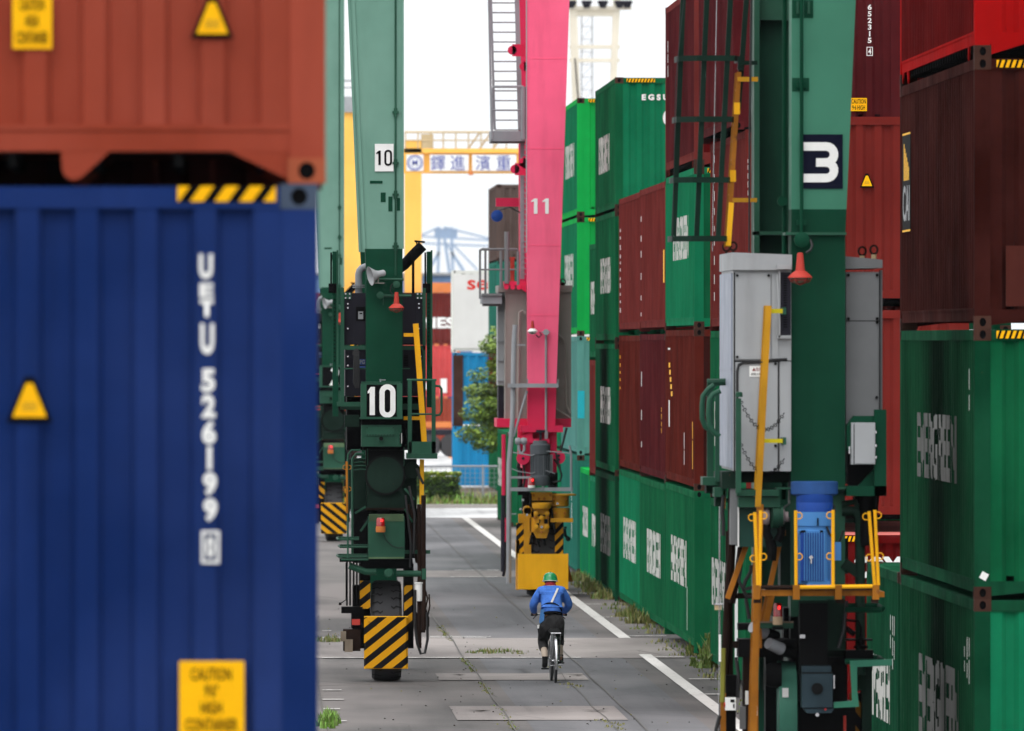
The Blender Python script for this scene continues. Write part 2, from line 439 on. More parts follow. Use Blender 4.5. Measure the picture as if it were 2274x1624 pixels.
def casting_mb():
    mb = MB(BLACK); X, Y, Z = .162, .178, .118
    mb.box(.012, X - .0, .012, Y - .0, .004, Z - .004)
    def holed(org, u, v, W, H, rx, ry, nrm):
        org, u, v, nrm = map(Vector, (org, u, v, nrm)); c = org + u * W / 2 + v * H / 2; n = 16
        b = len(mb.v); O, I, D = [], [], []
        for k in range(n):
            t = 2 * math.pi * k / n; cx, sx = math.cos(t), math.sin(t); q = 1 / max(abs(cx), abs(sx))
            O.append(c + u * cx * q * W / 2 + v * sx * q * H / 2); I.append(c + u * cx * rx + v * sx * ry); D.append(I[-1] - nrm * .011)
        mb.v += [tuple(p) for p in O + I + D]
        for k in range(n):
            j = (k + 1) % n
            mb.face([b + k, b + j, b + n + j, b + n + k]); mb.face([b + n + k, b + n + j, b + 2 * n + j, b + 2 * n + k])
        return D
    holed((0, 0, 0), (1, 0, 0), (0, 0, 1), X, Z, .032, .042, (0, -1, 0))
    holed((0, Y, 0), (0, -1, 0), (0, 0, 1), Y, Z, .04, .042, (-1, 0, 0))
    mb.add([(0, 0, 0), (X, 0, 0), (X, Y, 0), (0, Y, 0)], [(0, 3, 2, 1)]); mb.add([(0, 0, Z), (X, 0, Z), (X, Y, Z), (0, Y, Z)], [(0, 1, 2, 3)])
    return mb
def hole_mb(i):
    mb = MB(BLACK)
    for (c, u, rx, nrm) in ((((.081, .0115, .059), (1, 0, 0), .0315, 0), ((.0115, .089, .059), (0, 1, 0), .0395, 1))[i],):
        c = Vector(c); u = Vector(u); vs = [c + u * rx * math.cos(2 * math.pi * k / 16) + Vector((0, 0, .0415 * math.sin(2 * math.pi * k / 16))) for k in range(16)]
        mb.add(vs, [tuple(range(16))])
    return mb
def hz_mb(n, horizontal=True):
    mb = MB(SIGN_Y)
    return mb
def hazard_tape(parent, loc, rz, Lh, n):
    mb = MB(BLACK); mb.box(-Lh / 2, Lh / 2, 0, -.003, -.036, .036); mb.m = SIGN_Y
    p = Lh / n
    for i in range(n + 1):
        x = -Lh / 2 + (i - .5) * p
        q = [(x, -.036), (x + p * .55, -.036), (x + p * 1.0, .036), (x + p * .45, .036)]
        q = [(min(Lh / 2, max(-Lh / 2, a)), b) for a, b in q]
        if max(a for a, b in q) - min(a for a, b in q) > .01: mb.prism(q, -.0045, -.003)
    o = mb.build('hazard_tape', parent); o.location = loc; o.rotation_euler = (0, 0, rz); return o
def warn_triangle(parent, loc, rz, s=.2):
    mb = MB(BLACK); h = s * 1.05
    def tri(k): return [(-s * .5 * k, -h * .45 * k), (s * .5 * k, -h * .45 * k), (s * .44 * k, -h * .3 * k), (s * .1 * k, h * .5 * k), (-s * .1 * k, h * .5 * k), (-s * .44 * k, -h * .3 * k)]
    mb.prism(tri(1), 0, -.003); mb.m = SIGN_Y
    mb.prism([(x, z - s * .01) for x, z in tri(.74)], -.003, -.005)
    mb.m = flat('sticker_print', (.35, .2, .01))
    for k in (-1, 0, 1): mb.box(-s * .17, s * .17, -.005, -.006, -s * (.14 + .0) + k * s * .07, -s * .11 + k * s * .07)
    o = mb.build('warning_sticker', parent); o.location = loc; o.rotation_euler = (0, 0, rz); return o
def caution_plate(parent, loc, rz, w, h, body, bold=.02, fs=.8):
    mb = MB(SIGN_Y); mb.box(-w / 2, w / 2, 0, -.003, -h / 2, h / 2)
    o = mb.build('caution_plate', parent); o.location = loc; o.rotation_euler = (0, 0, rz)
    text(body, w * fs, h * .82, o, (0, -.005, 0), 0, BLACK, bold=bold)
    return o
NCONT = 0
def container(label, col, U, V, z0=0., H=2.591, L=12.192, rz=0., lo=.06, side_col=None, end_col=None, full=True, cast=None, side_on=False, group='stacked shipping containers', name='shipping_container'):
    """near-left corner at (U,V); long axis away from the camera unless side_on"""
    if side_on: loc = (U, V, z0)      # caller gives the centre
    else: loc = (U + W2, V + L / 2, z0)
    t = thing(name, label, 'container', loc, rz, group)
    m = PAL[col]; ms = PAL.get(side_col, m); mc = cast or (CAST if random.random() < .45 else m)
    k = (round(L, 2), round(H, 3), lo)
    zp = lo + .12
    side = cmesh(('side_wall',) + k, lambda: corr(L, zp, H - .11, -W2 + .006, .278, .096, .028, .045, .16))
    end = cmesh(('end_wall',) + k, lambda: corr(2 * W2, zp - .01, H - .115, -L / 2 + .015, .25, .085, .045, .045, .145))
    link('side_wall', side, t, m=ms); link('side_wall', side, t, rot=(0, 0, math.pi), m=ms)
    link('end_wall', end, t, rot=(0, 0, R(90)), loc=(0, 0, 0), m=PAL.get(end_col, m))
    link('end_wall', end, t, rot=(0, 0, R(-90)), m=PAL.get(end_col, m))
    link('frame', cmesh(('frame',) + k, lambda: frame_mb(L, H, lo)), t, m=m)
    if lo > .1:
        for sx in (-1, 1):
            for sy in (-1, 1):
                for tab in (0, 1): link('bottom_gusset', cmesh(('bottom_gusset', sx, sy, tab) + k, lambda: gusset_mb(L, lo, sx, sy, tab)), t, m=m)
    link('roof', cmesh(('roof',) + k, lambda: roof_mb(L, H)), t, m=m)
    link('floor', cmesh(('floor',) + k, lambda: floor_mb(L, H)), t, m=GRIME)
    cm = cmesh(('corner_casting',), casting_mb); hm = [cmesh(('casting_hole', i), lambda i=i: hole_mb(i)) for i in (0, 1)]
    spots = [(-1, -1), (-1, 1), (1, -1), (1, 1)]
    for sx, sy in spots:
        for top in (0, 1):
            if sx < 0:
                rot = 0 if sy < 0 else -90
            else:
                rot = 90 if sy < 0 else 180
            if rot in (90, -90): # keep the corner flush: mirror by swapping axes
                pass
            e = .002
            c = link('corner_casting', cm, t, (sx * (W2 + e), sy * (L / 2 + e), top * (H - .118)), (0, 0, R(rot)), mc)
            if (full and sy < 0) or side_on: [link('casting_hole', h_, c, m=BLACK) for h_ in hm]
    return t
import bmesh
def corr_depth(y, L, pitch=.278, a=.096, sl=.028, dep=.045, margin=.16):
    n = int((L - 2 * margin) / pitch); st = -n * pitch / 2; u = (y - st) % pitch
    if y < st or y > st + n * pitch or u <= a / 2 or u >= pitch - a / 2: return 0
    if u < a / 2 + sl: return dep * (u - a / 2) / sl
    if u > pitch - a / 2 - sl: return dep * (pitch - a / 2 - u) / sl
    return dep
_ST = {}
def side_text(t, body, y, z, w, h, L, m=None, bold=.03, rows=1):
    """lettering painted on the side wall: it follows the corrugation"""
    key = (body, round(y, 2), w, h, L, bold)
    if key not in _ST:
        bm = bmesh.new(); bm.from_mesh(text_mesh(body, w, h, bold=bold)); pitch, a, sl = .278, .096, .028
        n = int((L - .32) / pitch); st = -n * pitch / 2
        for i in range(n + 1):
            for o in (-a / 2, a / 2, a / 2 + sl, -a / 2 - sl):
                yy = st + i * pitch + o; xl = y - yy
                if abs(xl) < w / 2: bmesh.ops.bisect_plane(bm, geom=bm.verts[:] + bm.edges[:] + bm.faces[:], plane_co=(xl, 0, 0), plane_no=(1, 0, 0))
        for v in bm.verts: v.co.y = corr_depth(y - v.co.x, L)
        me = bpy.data.meshes.new('lettering'); bm.to_mesh(me); bm.free(); me.materials.append(WHITE_S); _ST[key] = me
    return link('lettering', _ST[key], t, (-W2 - .0 + .0035, y, z), (0, 0, R(-90)), m or LETTER)
LETTER = flat('lettering_paint', (.5, .5, .47), .6)
LETTER_D = paint('shaded_lettering_paint', (.17, .17, .165), .7, .3, 0, .4, spec=.03)  # white lettering greyed down: shadow put into the colour
def side_marks(t, y, z, n, h, m=None, gap=.035, w=.05):
    """a column of worn painted marks on the side wall"""
    mb = MB(m or WHITE_S); zz = z
    for i in range(n):
        hh = h * random.uniform(.6, 1.3); mb.box(-W2 - .002, -W2 + .001, y - w / 2, y + w / 2, zz - hh, zz); zz -= hh + gap * random.uniform(.8, 1.6)
    return mb.build('painted_marks', t)
def side_logo(t, H, L, y=None, z=None, w=6.4, h=.68, m=None):
    return side_text(t, 'EVERGREEN', y if y is not None else -.4, z if z is not None else H * .5, w, h, L, m, bold=.035)

# ---- right-hand stack nearest the camera
Vr, Ur = 108.7, 7.08
t = container('dark green container lowest of the nearest stack, its corner casting rusty', 'dark_green', Ur, Vr, 0, end_col='sea_green', side_col='sooty_green', cast=CAST, lo=.1)
side_logo(t, 2.59, 12.19, -.3, 1.42, 6.6, .85, LETTER_D)
side_marks(t, -5.3, 2.2, 2, .22, w=.03); side_marks(t, -5.0, 2.2, 2, .22, w=.03); side_marks(t, -4.6, 2.1, 2, .16, w=.03)
t = container('green container with shadowy lettered side, under the dark maroon one at the right edge', 'dark_green', Ur, Vr, 2.591, end_col='green', side_col='sooty_green', cast=CAST)
side_logo(t, 2.59, 12.19, .05, 1.4, 6.4, .68, LETTER_D)
mb = MB(WHITE_S); mb.box(-.035, .035, 0, -.003, -.035, .035); o = mb.build('paper_label', t); o.location = (-W2 + .09, -6.1, .22); o.rotation_euler = (0, R(28), 0)
hazard_tape(t, (-W2 + .46, -6.101, 2.591 - .06), 0, .5, 9)
side_marks(t, -5.3, 2.2, 2, .22, w=.03)
t = container('dark maroon container with a black lettered patch on its ribbed side, at the right edge', 'dark_maroon', Ur, Vr, 5.182, cast=CAST, lo=.07)
hazard_tape(t, (-W2 + .46, -6.101, 2.591 - .06), 0, .5, 9)
mb = MB(BLACK); mb.box(0, -.003, -.7, .7, -.52, .52); o = mb.build('logo_panel', t); o.location = (-W2 - .0, 4.9, 1.55)
text('CAI', 1.2, .38, o, (-.006, 0, -.22), R(-90), GREY_L, bold=.02)
mb = MB(SIGN_Y)
for i in range(6): mb.box(-.0045, -.003, -.45 + .16 * i, -.35 + .16 * i, .02, .16 + .05 * i)
for (a, b, c, d) in ((-.7, .7, .5, .52), (-.7, .7, -.52, -.5)): mb.box(-.0045, -.003, a, b, c, d)
mb.build('logo_stripes', o)
mb = MB(paint('orange_primer', (.055, .008, .004), .6, .2)); mb.box(-.92, -.2, -6.1, -6.094, .21, .79); mb.build('primer_patch', t)
t = container('bright red container at the top right corner of the picture, on the dark maroon one', 'bright_red', Ur, Vr, 7.773, side_col='deep_red', cast=CAST, lo=.13)
mb = MB(SIGN_Y); mb.box(-W2 - .003, -W2, -5.95, -5.75, .62, 1.5); mb.build('caution_plate', t)
# ---- low container just beyond
t = container('short green container standing alone low beside the crane numbered 3, pale roof visible', 'dark_green', 7.09, 121.4, 0, L=6.058, cast=CAST)
side_logo(t, 2.59, 6.06, .3, 1.25, 3.4, .7)
side_marks(t, -2.3, 2.1, 2, .2, w=.03); side_marks(t, -2.0, 2.1, 3, .16, w=.03); side_marks(t, -1.6, 2.1, 2, .2, w=.03)
# ---- red stack behind the near crane
Ui = 7.4
t = container('red container with large white tex lettering, low behind the near crane', 'deep_red', Ui, 149.6, 0, H=2.52)
text('tex', .66, .36, t, (-.13, -6.11, 2.12), 0, bold=.03)
for ch in t.children:
    if ch.name.startswith('roof'): ch.material_slots[0].material = paint('faded_pink_roof', (.5, .14, .12), .6, .2)
hazard_tape(t, (-.55, -6.101, 2.46), 0, .5, 9)
t = container('red container behind the grey cabinets of the crane numbered 3, second from the ground', 'red', Ui, 152.2, 2.591, H=2.896, lo=.15)
t = container('red container with a yellow warning triangle on its end, third up behind the near crane', 'red', Ui, 152.2, 5.487, lo=.15)
warn_triangle(t, (-.15, -6.1, 1.72), 0, .19)
side_marks(t, 5.5, 2.2, 5, .09, w=.1)
# ---- H
Vh = 164.6
t = container('green container, lowest in the stack left of the grey cabinets of the near crane', 'green', Ui, Vh, .05); side_logo(t, 2.59, 12.19, 2.5, 1.3, 6.4, .75)
mb = MB(WHITE_S); mb.box(-W2 - .003, -W2, -3.6, -2.6, .3, 2.2); mb.build('white_panel', t)
t = container('green container second from the ground beside the grey cabinets of the near crane', 'green', Ui, Vh, 2.641); side_logo(t, 2.59, 12.19, 1.5, 1.15, 6.4, .7)
t = container('red-brown container with dotted white marks seen through the lower ladder cage', 'brown', Ui, Vh, 5.232, H=2.896); side_marks(t, 4.6, 2.7, 9, .12, w=.12, gap=.12)
t = container('dark maroon container with digits down its end, topmost behind the near crane', 'maroon', 7.22, Vh, 8.13, H=2.896, end_col='maroon')
text('6\n5\n2\n3\n1\n5', .06, .56, t, (.76, -6.1, 1.53), 0, bold=.03, line=.95)
mb = MB(WHITE_S); mb.ribbon([(-.04, -.06), (.04, -.06), (.04, .06), (-.04, .06)], .01, 0, -.003, True); o = mb.build('digit_box', t); o.location = (.76, -6.099, 1.13)
text('4', .045, .085, o, (0, -.004, 0), 0, bold=.015)
caution_plate(t, (.6, -6.1, .36), 0, .24, .19, 'CAUTION\n9\u00b76 HIGH', fs=.88)
side_marks(t, 3.6, 2.4, 4, .3, w=.12)
# ---- G
Vg, Ug = 181.7, 7.35
t = container('green container at ground level just left of the near crane, its lettering half striped', 'green', Ug, Vg, .08, lo=.1); side_logo(t, 2.59, 12.19, .6, 1.35, 6.4, .78)
side_marks(t, -3.2, 1.0, 1, .6, w=.06)
t = container('dark red-brown container with yellow and white script, second from ground left of the near crane', 'red_brown', Ug, Vg, 2.671, end_col='dark_maroon')
mb = MB(SIGN_Y)
for i in range(5): mb.box(-W2 - .002, -W2, 4.0 - .25 * i, 4.6 - .25 * i, 1.95 - .12 * i, 2.03 - .12 * i)
mb.m = WHITE_S; mb.box(-W2 - .002, -W2, 4.2, 4.6, .95, 1.4); mb.box(-W2 - .002, -W2, 4.0, 4.9, 2.25, 2.28); mb.build('logo_script', t)
side_marks(t, -2, .9, 2, .25, w=.12); side_marks(t, -5.4, 1.1, 2, .4, SIGN_Y, w=.14)
t = container('green container under two dark red ones, behind the bottom of the ladder cage', 'sea_green', Ug, Vg, 5.262, end_col='green'); side_logo(t, 2.59, 12.19, -.4, 1.5, 6.4, .72)
hazard_tape(t, (-W2 + .46, -6.101, 2.591 - .06), 0, .5, 9)
t = container('maroon container at the top of the picture, leftmost of those behind the ladder cage', 'brown', Ug, Vg, 7.853, H=2.896, end_col='deep_red', lo=.12, side_col='maroon'); side_marks(t, 5, 2.3, 3, .16, w=.1)
# ---- F, E
Vf, Uf = 196.5, 7.44
t = container('green container at ground level with a clean white nameplate, third bay of the lane wall', 'green', Uf, Vf, 0, lo=.1); side_logo(t, 2.59, 12.19, -.6, 1.3, 6.4, .8)
t = container('wine-red container with sparse white dashes, second tier in the middle of the lane wall', 'maroon', Uf, Vf, 2.61, side_col='maroon'); side_marks(t, 5.2, 1.9, 1, .3, w=.2); side_marks(t, 5.2, 1.2, 2, .15, w=.2, gap=.25); side_marks(t, -4.5, 1.3, 4, .1, SIGN_Y, w=.1)
t = container('brick-brown container with a small orange plate near its edge, topmost in its stack', 'brown', Uf, Vf, 5.25); side_marks(t, -5.6, 1.4, 1, .45, SIGN_Y, w=.5); side_marks(t, 5.4, 2.1, 6, .1, w=.2, gap=.2)
Ve, Ue = 209.0, 7.48
t = container('green container at ground level beneath two rust-brown ones, a white nameplate near its edge', 'green', Ue, Ve, 0, lo=.08, side_col='sea_green'); side_logo(t, 2.59, 12.19, .3, 1.3, 6.6, .8)
t = container('plain rust-brown container with streaky side, second tier beside the dark green stack', 'red_brown', Ue, Ve, 2.591); side_marks(t, 5.4, 2.2, 5, .08, SIGN_Y, w=.25, gap=.1); side_marks(t, -5.6, .8, 1, .5, SIGN_Y, w=.25)
t = container('brown container with a column of white dots, topmost beside the tall green stack', 'brown', Ue, Ve, 5.24); side_marks(t, 5.3, 2.0, 11, .07, w=.3, gap=.08)
# ---- D, four high
Vd, Ud = 221.6, 7.42
t = container('sooty dark green container at ground level under the tall green stack', 'dark_green', Ud, Vd, 0, H=2.438, side_col='sooty_far_green'); side_logo(t, 2.44, 12.19, -.2, 1.2, 6.2, .8, LETTER_D)
t = container('green container with a black sooty streak, second tier of the tall stack', 'green', Ud, Vd, 2.438, side_col='sooty_far_green'); side_logo(t, 2.59, 12.19, -.2, 1.35, 6.2, .75)
t = container('dark green container with a white nameplate and faint streak, third tier of the tall stack', 'green', Ud, Vd, 5.029); side_logo(t, 2.59, 12.19, -.2, 1.35, 6.2, .72)
t = container('green container with letters EGSU9 and a round badge on its end', 'green', Ud, Vd, 7.62, end_col='sea_green', cast=CAST, side_col='green'); side_logo(t, 2.59, 12.19, .8, 1.2, 6.2, .75)
hazard_tape(t, (-W2 + .5, -6.101, 2.591 - .06), 0, .55, 9)
text('E G S U 9', .66, .12, t, (-.37, -6.105, 2.2), 0, bold=.05)
mb = MB(WHITE_S); mb.lathe([(.2, 0), (.2, -.003)], (0, 0, 0), 'y', 32, False); o = mb.build('round_badge', t); o.location = (-.09, -6.1, 1.8)
mb = MB(PAL['green'])
for k in range(3): mb.beam((0, -.005, .03), (.08 * math.cos(R(90 + 120 * k)), -.005, .03 + .08 * math.sin(R(90 + 120 * k))), .02, .003)
mb.build('badge_mark', o)
for i, ch in enumerate('EVERGREEN'):
    a = R(218 + 16 * i); q = text(ch, .04, .055, o, (.15 * math.cos(a), -.006, .15 * math.sin(a)), 0, PAL['green'], bold=.03); q.rotation_euler = (0, -(a + R(90)) , 0)
# ---- C, B twenty-footers
t = container('small green box at ground level left of the sooty stack, half of a pair', 'sea_green', 7.52, 234.8, -.2, H=2.438, L=6.058); side_logo(t, 2.44, 6.06, -.2, 1.3, 3.2, .7)
t = container('narrow brown container wedged between the teal and the tall dark green stack', 'brown', 7.52, 234.8, 2.238, H=2.438, L=6.058)
t = container('narrow green container with a white square, above the wedged brown one', 'green', 7.52, 234.8, 4.676, H=2.438, L=6.058); side_logo(t, 2.44, 6.06, 1, 1.3, 2.4, .7)
t = container('short vivid green container at ground level next to the teal one', 'vivid_green', 7.52, 241.1, -.1, H=2.438, L=6.058, side_col='sea_green'); side_logo(t, 2.44, 6.06, -.1, 1.3, 3.4, .65)
# ---- T, four high
Vt, Ut = 247.5, 7.46
t = container('teal container at ground level behind the yellow machinery of the pink crane', 'teal', Ut, Vt, 0); side_marks(t, -2, 2.0, 2, .6, w=.2)
t = container('pale weathered teal container under the two vivid green ones', 'pale_teal', Ut, Vt, 2.591); side_marks(t, 2, 1.5, 3, .2, w=.3); hazard_tape(t, (-W2 + .46, -6.101, 2.591 - .06), 0, .5, 9)
mb = MB(flat('bright_cyan_patch', (.0, .33, .42))); mb.box(-W2 + .01, -W2 + .16, -6.1, -6.097, .8, 1.4); mb.build('touched_up_patch', t)
t = container('vivid green container third up beside the pink leg, a white nameplate on its side', 'vivid_green', Ut, Vt, 5.182, side_col='sea_green', cast=CAST); side_logo(t, 2.59, 12.19, .2, 1.45, 6.2, .75); hazard_tape(t, (-W2 + .5, -6.101, 2.591 - .06), 0, .5, 9)  # darker green on the side wall: shade of the lane face as colour
t = container('vivid green container topmost beside the pink leg, against the white sky', 'vivid_green', Ut, Vt, 7.773, side_col='sea_green'); side_logo(t, 2.59, 12.19, -.3, 1.3, 6.2, .75); hazard_tape(t, (-W2 + .5, -6.101, 2.591 - .06), 0, .5, 9)  # side wall darker than the lit end, shading put into the colour
# ---- further bays mostly behind the pink crane
t = container('far green container almost hidden between the pink leg and the green tower, low', 'sea_green', 7.46, 260.3, 2.591)
t = container('far green container almost hidden by the pink leg, showing a sliver of nameplate', 'sea_green', 7.46, 260.3, 5.182); side_logo(t, 2.59, 12.19)
t = container('far maroon container peeping out beside the top of the pink leg', 'maroon', 7.46, 260.3, 7.773, H=2.438)
container('far green container at ground level seen under the pink crane', 'sea_green', 7.46, 260.3, 0)
t = container('far green container with white plate at ground level, left of the pink crane machinery', 'green', 7.47, 311, 0); side_logo(t, 2.59, 12.19, 2, 1.4, 7.0, .8)
for i, (c, l) in enumerate((('green', 'far green container hidden low behind the warm grey cabinet of the pink crane'), ('brown', 'far brown container second up behind the warm grey cabinet'), ('teal', 'far teal container behind the small balcony of the pink crane'), ('grey_brown', 'far grey-brown container topmost left of the pink leg, against the sky'))):
    t = container(l, c, 8.83, 383, i * 2.591)
t = container('dark green container far back in the gap at the top between maroon and bright red', 'dark_green', 9.98, Vg, 10.4)
t = container('grey-lettered dark container in the dark gap beside the maroon one', 'grey_brown', 9.98, Vg, 7.8); 
t = container('dark green container in the shadow behind the red stack, second row', 'dark_green', 9.98, Vg, 5.2)
container('dark green container hidden in the second row below the shadowy one', 'dark_green', 9.98, Vg, 2.6)
container('dark green container at ground level of the second row', 'dark_green', 9.98, Vg, 0)

# ---- the two near containers, long sides to the camera
Vn = 53.4; Ln = 6.058; H9 = 2.896
def side_pt(t): pass
def near(label, col, xr, z0, lo, cast):
    right = (xr - VPX) * Vn / F
    return container(label, col, right - Ln / 2, Vn + W2, z0, H=H9, L=Ln, rz=R(90), lo=lo, side_on=True, cast=cast, group=None)
# with rz=90 the local -x side wall faces the camera (-y); local y runs along -x world
def nx(x, xr, V=Vn):  # photo x -> local y
    right = (xr - VPX) * V / F; cx = right - Ln / 2; return -((x - VPX) * V / F - cx)
def nz(y): return HC - (y - H0) * Vn / F
for (z0, hh, cc, lab) in ((0, 2.896, 'brown', 'brown container in the added unseen row behind the blurred foreground ones, lowest'), (2.896, 2.591, 'maroon', 'maroon container in the added unseen row behind the blurred foreground ones, middle'), (5.487, 2.896, 'dark_maroon', 'dark maroon container in the added unseen row behind the blurred rust-red one')):
    container(lab, cc, .36 - Ln / 2, Vn + W2 + 2.62, z0, H=hh, L=Ln, rz=R(90), side_on=True, group=None)  # unseen row added behind; heights offset to close the gap against the sky
CB = paint('blue_grey_casting', (.05, .07, .11), .6, .3, .25, .3)
CR = paint('orange_red_casting', (.34, .08, .035), .6, .25, .25, .2)
container_low = near('slate grey container under the large blue one, below the edge of the picture', 'grey_brown', 705, 0, .06, CAST)
tb = near('large blurred blue container filling the left foreground, its number painted downwards', 'blue', 705, 2.896, .13, CB)
tr = near('blurred rust-red container at the top left, resting on the blue one', 'rust', 722, 5.795, .15, CR)
for (tt, xr, base) in ((tb, 705, 2.896), (tr, 722, 5.795)):
    def put(o, x, y): o.location = (-W2 - .002, nx(x, xr), nz(y) - base); o.rotation_euler = (0, 0, R(-90))
    if tt is tb:
        put(hazard_tape(tt, (0, 0, 0), 0, .46, 4), 503, 431); 
        put(warn_triangle(tt, (0, 0, 0), 0, .215), 66, 890)
        for ch, y0, y1 in (('U', 562, 622), ('E', 628, 662), ('T', 664, 706), ('U', 716, 790)): put(text(ch, .065, (y1 - y0) * Vn / F * .93, tt, (0, 0, 0), 0, None, .05), 457 + (y0 - 562) * .02, (y0 + y1) / 2)
        for i, ch in enumerate('526199'):
            y0 = 818 + i * 57.5; put(text(ch, .022 if ch == '1' else .065, 52 * Vn / F, tt, (0, 0, 0), 0, None, .05), 462 + i, y0 + 27)
        mb = MB(WHITE_S); mb.ribbon([(-.036, -.07), (.036, -.07), (.036, .07), (-.036, .07)], .014, 0, -.003, True); o = mb.build('digit_box', tt); put(o, 467, 1215)
        text('0', .04, .1, o, (0, -.004, 0), 0, None, .05)
        put(caution_plate(tt, (0, 0, 0), 0, .305, .36, "CAUTION\n9'6\"\nHIGH\nCONTAINER", fs=.8), 470, 1553)
    else:
        put(caution_plate(tt, (0, 0, 0), 0, .185, .26, 'CAUTION\nHIGH\nCONTAINER'), 72, 48)
        put(warn_triangle(tt, (0, 0, 0), 0, .2), 471, 42)
#GROUND_BEGIN
# ------------------------------------------------------------------ ground
def ground_mat(name, base, patch, speck=.3):
    m, nt, b = newmat(name); v = coords(nt, (1, .35, 1), False); v2 = coords(nt, (1, 1, 1), False)
    c = mixc(nt, ramp(nt, noise(nt, v, .35, 4), .4, .6), base, patch)
    c = mixc(nt, ramp(nt, noise(nt, v2, 30, 3), .35, .75), tuple(x * (1 - speck) for x in base), c)
    c = mixc(nt, ramp(nt, noise(nt, v, 1.6, 6, .7), .58, .78), c, tuple(x * .5 for x in base))
    vt = coords(nt, (3.2, .03, 1), False); c = mixc(nt, ramp(nt, noise(nt, vt, 1.0, 5, .65), .47, .68), c, tuple(x * .5 for x in base))
    c = mixc(nt, ramp(nt, noise(nt, coords(nt, (1, .12, 1), False), 2.2, 5, .7), .56, .7), c, tuple(x * .45 for x in base))
    c = mixc(nt, ramp(nt, noise(nt, v2, 9, 4, .8), .3, .7), tuple(x * .8 for x in base), c)
    vb = coords(nt, (.25, .06, 1), False); c = mixc(nt, ramp(nt, noise(nt, vb, 1.0, 3, .5), .42, .62), c, tuple(x * 1.35 for x in patch))
    vc = node(nt, 'ShaderNodeTexVoronoi', feature='DISTANCE_TO_EDGE'); vc.inputs['Scale'].default_value = .35; nt.links.new(mixc(nt, .12, v2, v2), vc.inputs['Vector']); nt.links.new(v2, vc.inputs['Vector'])
    c = mixc(nt, ramp(nt, vc.outputs['Distance'], .0, .006, (1, 1, 1, 1), (0, 0, 0, 1)), c, tuple(x * .5 for x in base))
    nt.links.new(c, b.inputs['Base Color']); b.inputs['Roughness'].default_value = .85; b.inputs['Specular IOR Level'].default_value = .3
    bp = node(nt, 'ShaderNodeBump'); bp.inputs['Strength'].default_value = .3; bp.inputs['Distance'].default_value = .01
    nt.links.new(noise(nt, v2, 40, 3), bp.inputs['Height']); nt.links.new(bp.outputs[0], b.inputs['Normal'])
    return m
ASPH = ground_mat('asphalt', (.064, .06, .058), (.115, .102, .097))
ASPH_B = ground_mat('bluish_asphalt', (.074, .075, .081), (.108, .105, .109))
CONCR = ground_mat('concrete_slab', (.17, .15, .142), (.22, .196, .185))
PALE = ground_mat('pale_concrete', (.36, .36, .36), (.42, .42, .42), .1)
def sheet(name, m, x0, x1, y0, y1, z, kind='structure', poly=None):
    mb = MB(m); mb.add([(x0, y0, z), (x1, y0, z), (x1, y1, z), (x0, y1, z)], [(0, 1, 2, 3)])
    o = mb.build(name); o['kind'] = kind; return o
sheet('ground', ASPH, -3000, 3000, -200, 7000, 0)
def UV(x, y):
    V = HC * F / (y - H0); return ((x - VPX) * V / F, V)
sheet('road', ASPH_B, 3.9, 6.2, 60, 326, .004)
sheet('cross_road', PALE, -60, 60, 327, 345.5, .006)
for (a, b, x0, x1) in ((181.5, 193.8, -6, 7.2), (244, 251, 2.9, 6.3)):
    sheet('concrete_band', CONCR, x0, x1, a, b, .008)
for (y0, y1, xa, xb) in ((1512, 1497, 975, 1308), (1601, 1570, 1015, 1395)):
    u0, v0 = UV(xa, y0); u1, _ = UV(xb, y0); v1 = UV(0, y1)[1]
    sheet('concrete_pad', CONCR, u0, u1, v0, v1, .012)
# worn white paint
def worn(name='worn_white_marking', k=.5):
    if name in MATS: return MATS[name]
    m, nt, b = newmat(name); v = coords(nt, (1, .5, 1), False)
    f = ramp(nt, noise(nt, v, 7, 7, .75), k, k + .1)
    c = mixc(nt, f, (.5, .48, .455), (.15, .14, .135)); nt.links.new(c, b.inputs['Base Color']); b.inputs['Roughness'].default_value = .8
    MATS[name] = m; return m
WORN = worn(k=.56); WORN2 = worn('faint_white_marking', .5)
mb = MB(WORN)
for (a, b) in ((193.5, 326), (100, 183.5)): mb.add([(6.55, a, .014), (6.75, a, .014), (6.72, b, .014), (6.52, b, .014)], [(0, 1, 2, 3)])
tag(mb.build('lane_marking'), kind='structure')
mb = MB(WORN2)
for y, x0, x1 in ((1418, 715, 1080), (1416, 955, 1090), (1463, 715, 1290), (1415, 1395, 1480), (1462, 1440, 1520), (1373, 1310, 1360), (1344, 1290, 1345), (1320, 1270, 1320), (1511, 1530, 1600), (1545, 1530, 1600), (1268, 1010, 1108), (1283, 1000, 1105), (1535, 716, 758), (1556, 716, 764), (1577, 716, 755), (1604, 716, 770), (1403, 716, 735)):
    u0, v = UV(x0, y); u1, _ = UV(x1, y); wd = .25
    mb.add([(u0, v, .018), (u1, v, .018), (u1, v + wd, .018), (u0, v + wd, .018)], [(0, 1, 2, 3)])
tag(mb.build('bay_marking'), kind='structure')
# cracks
mb = MB(flat('crack_fill', (.085, .08, .073), .9))
def crack(pts, wd=.02):
    for (x0, y0), (x1, y1) in zip(pts, pts[1:]):
        mb.add([(x0, y0, .022), (x0 + wd, y0, .022), (x1 + wd, y1, .022), (x1, y1, .022)], [(0, 1, 2, 3)])
def wob(u, a, b, st=6., am=.03): return [(u + random.uniform(-am, am), a + (b - a) * i / int((b - a) / st)) for i in range(int((b - a) / st) + 1)]
crack(wob(3.65, 100, 330)); crack(wob(5.35, 140, 330)); crack(wob(1.2, 140, 300)); crack(wob(4.95, 140, 182, 4), .012)
tag(mb.build('pavement_joint'), kind='structure')
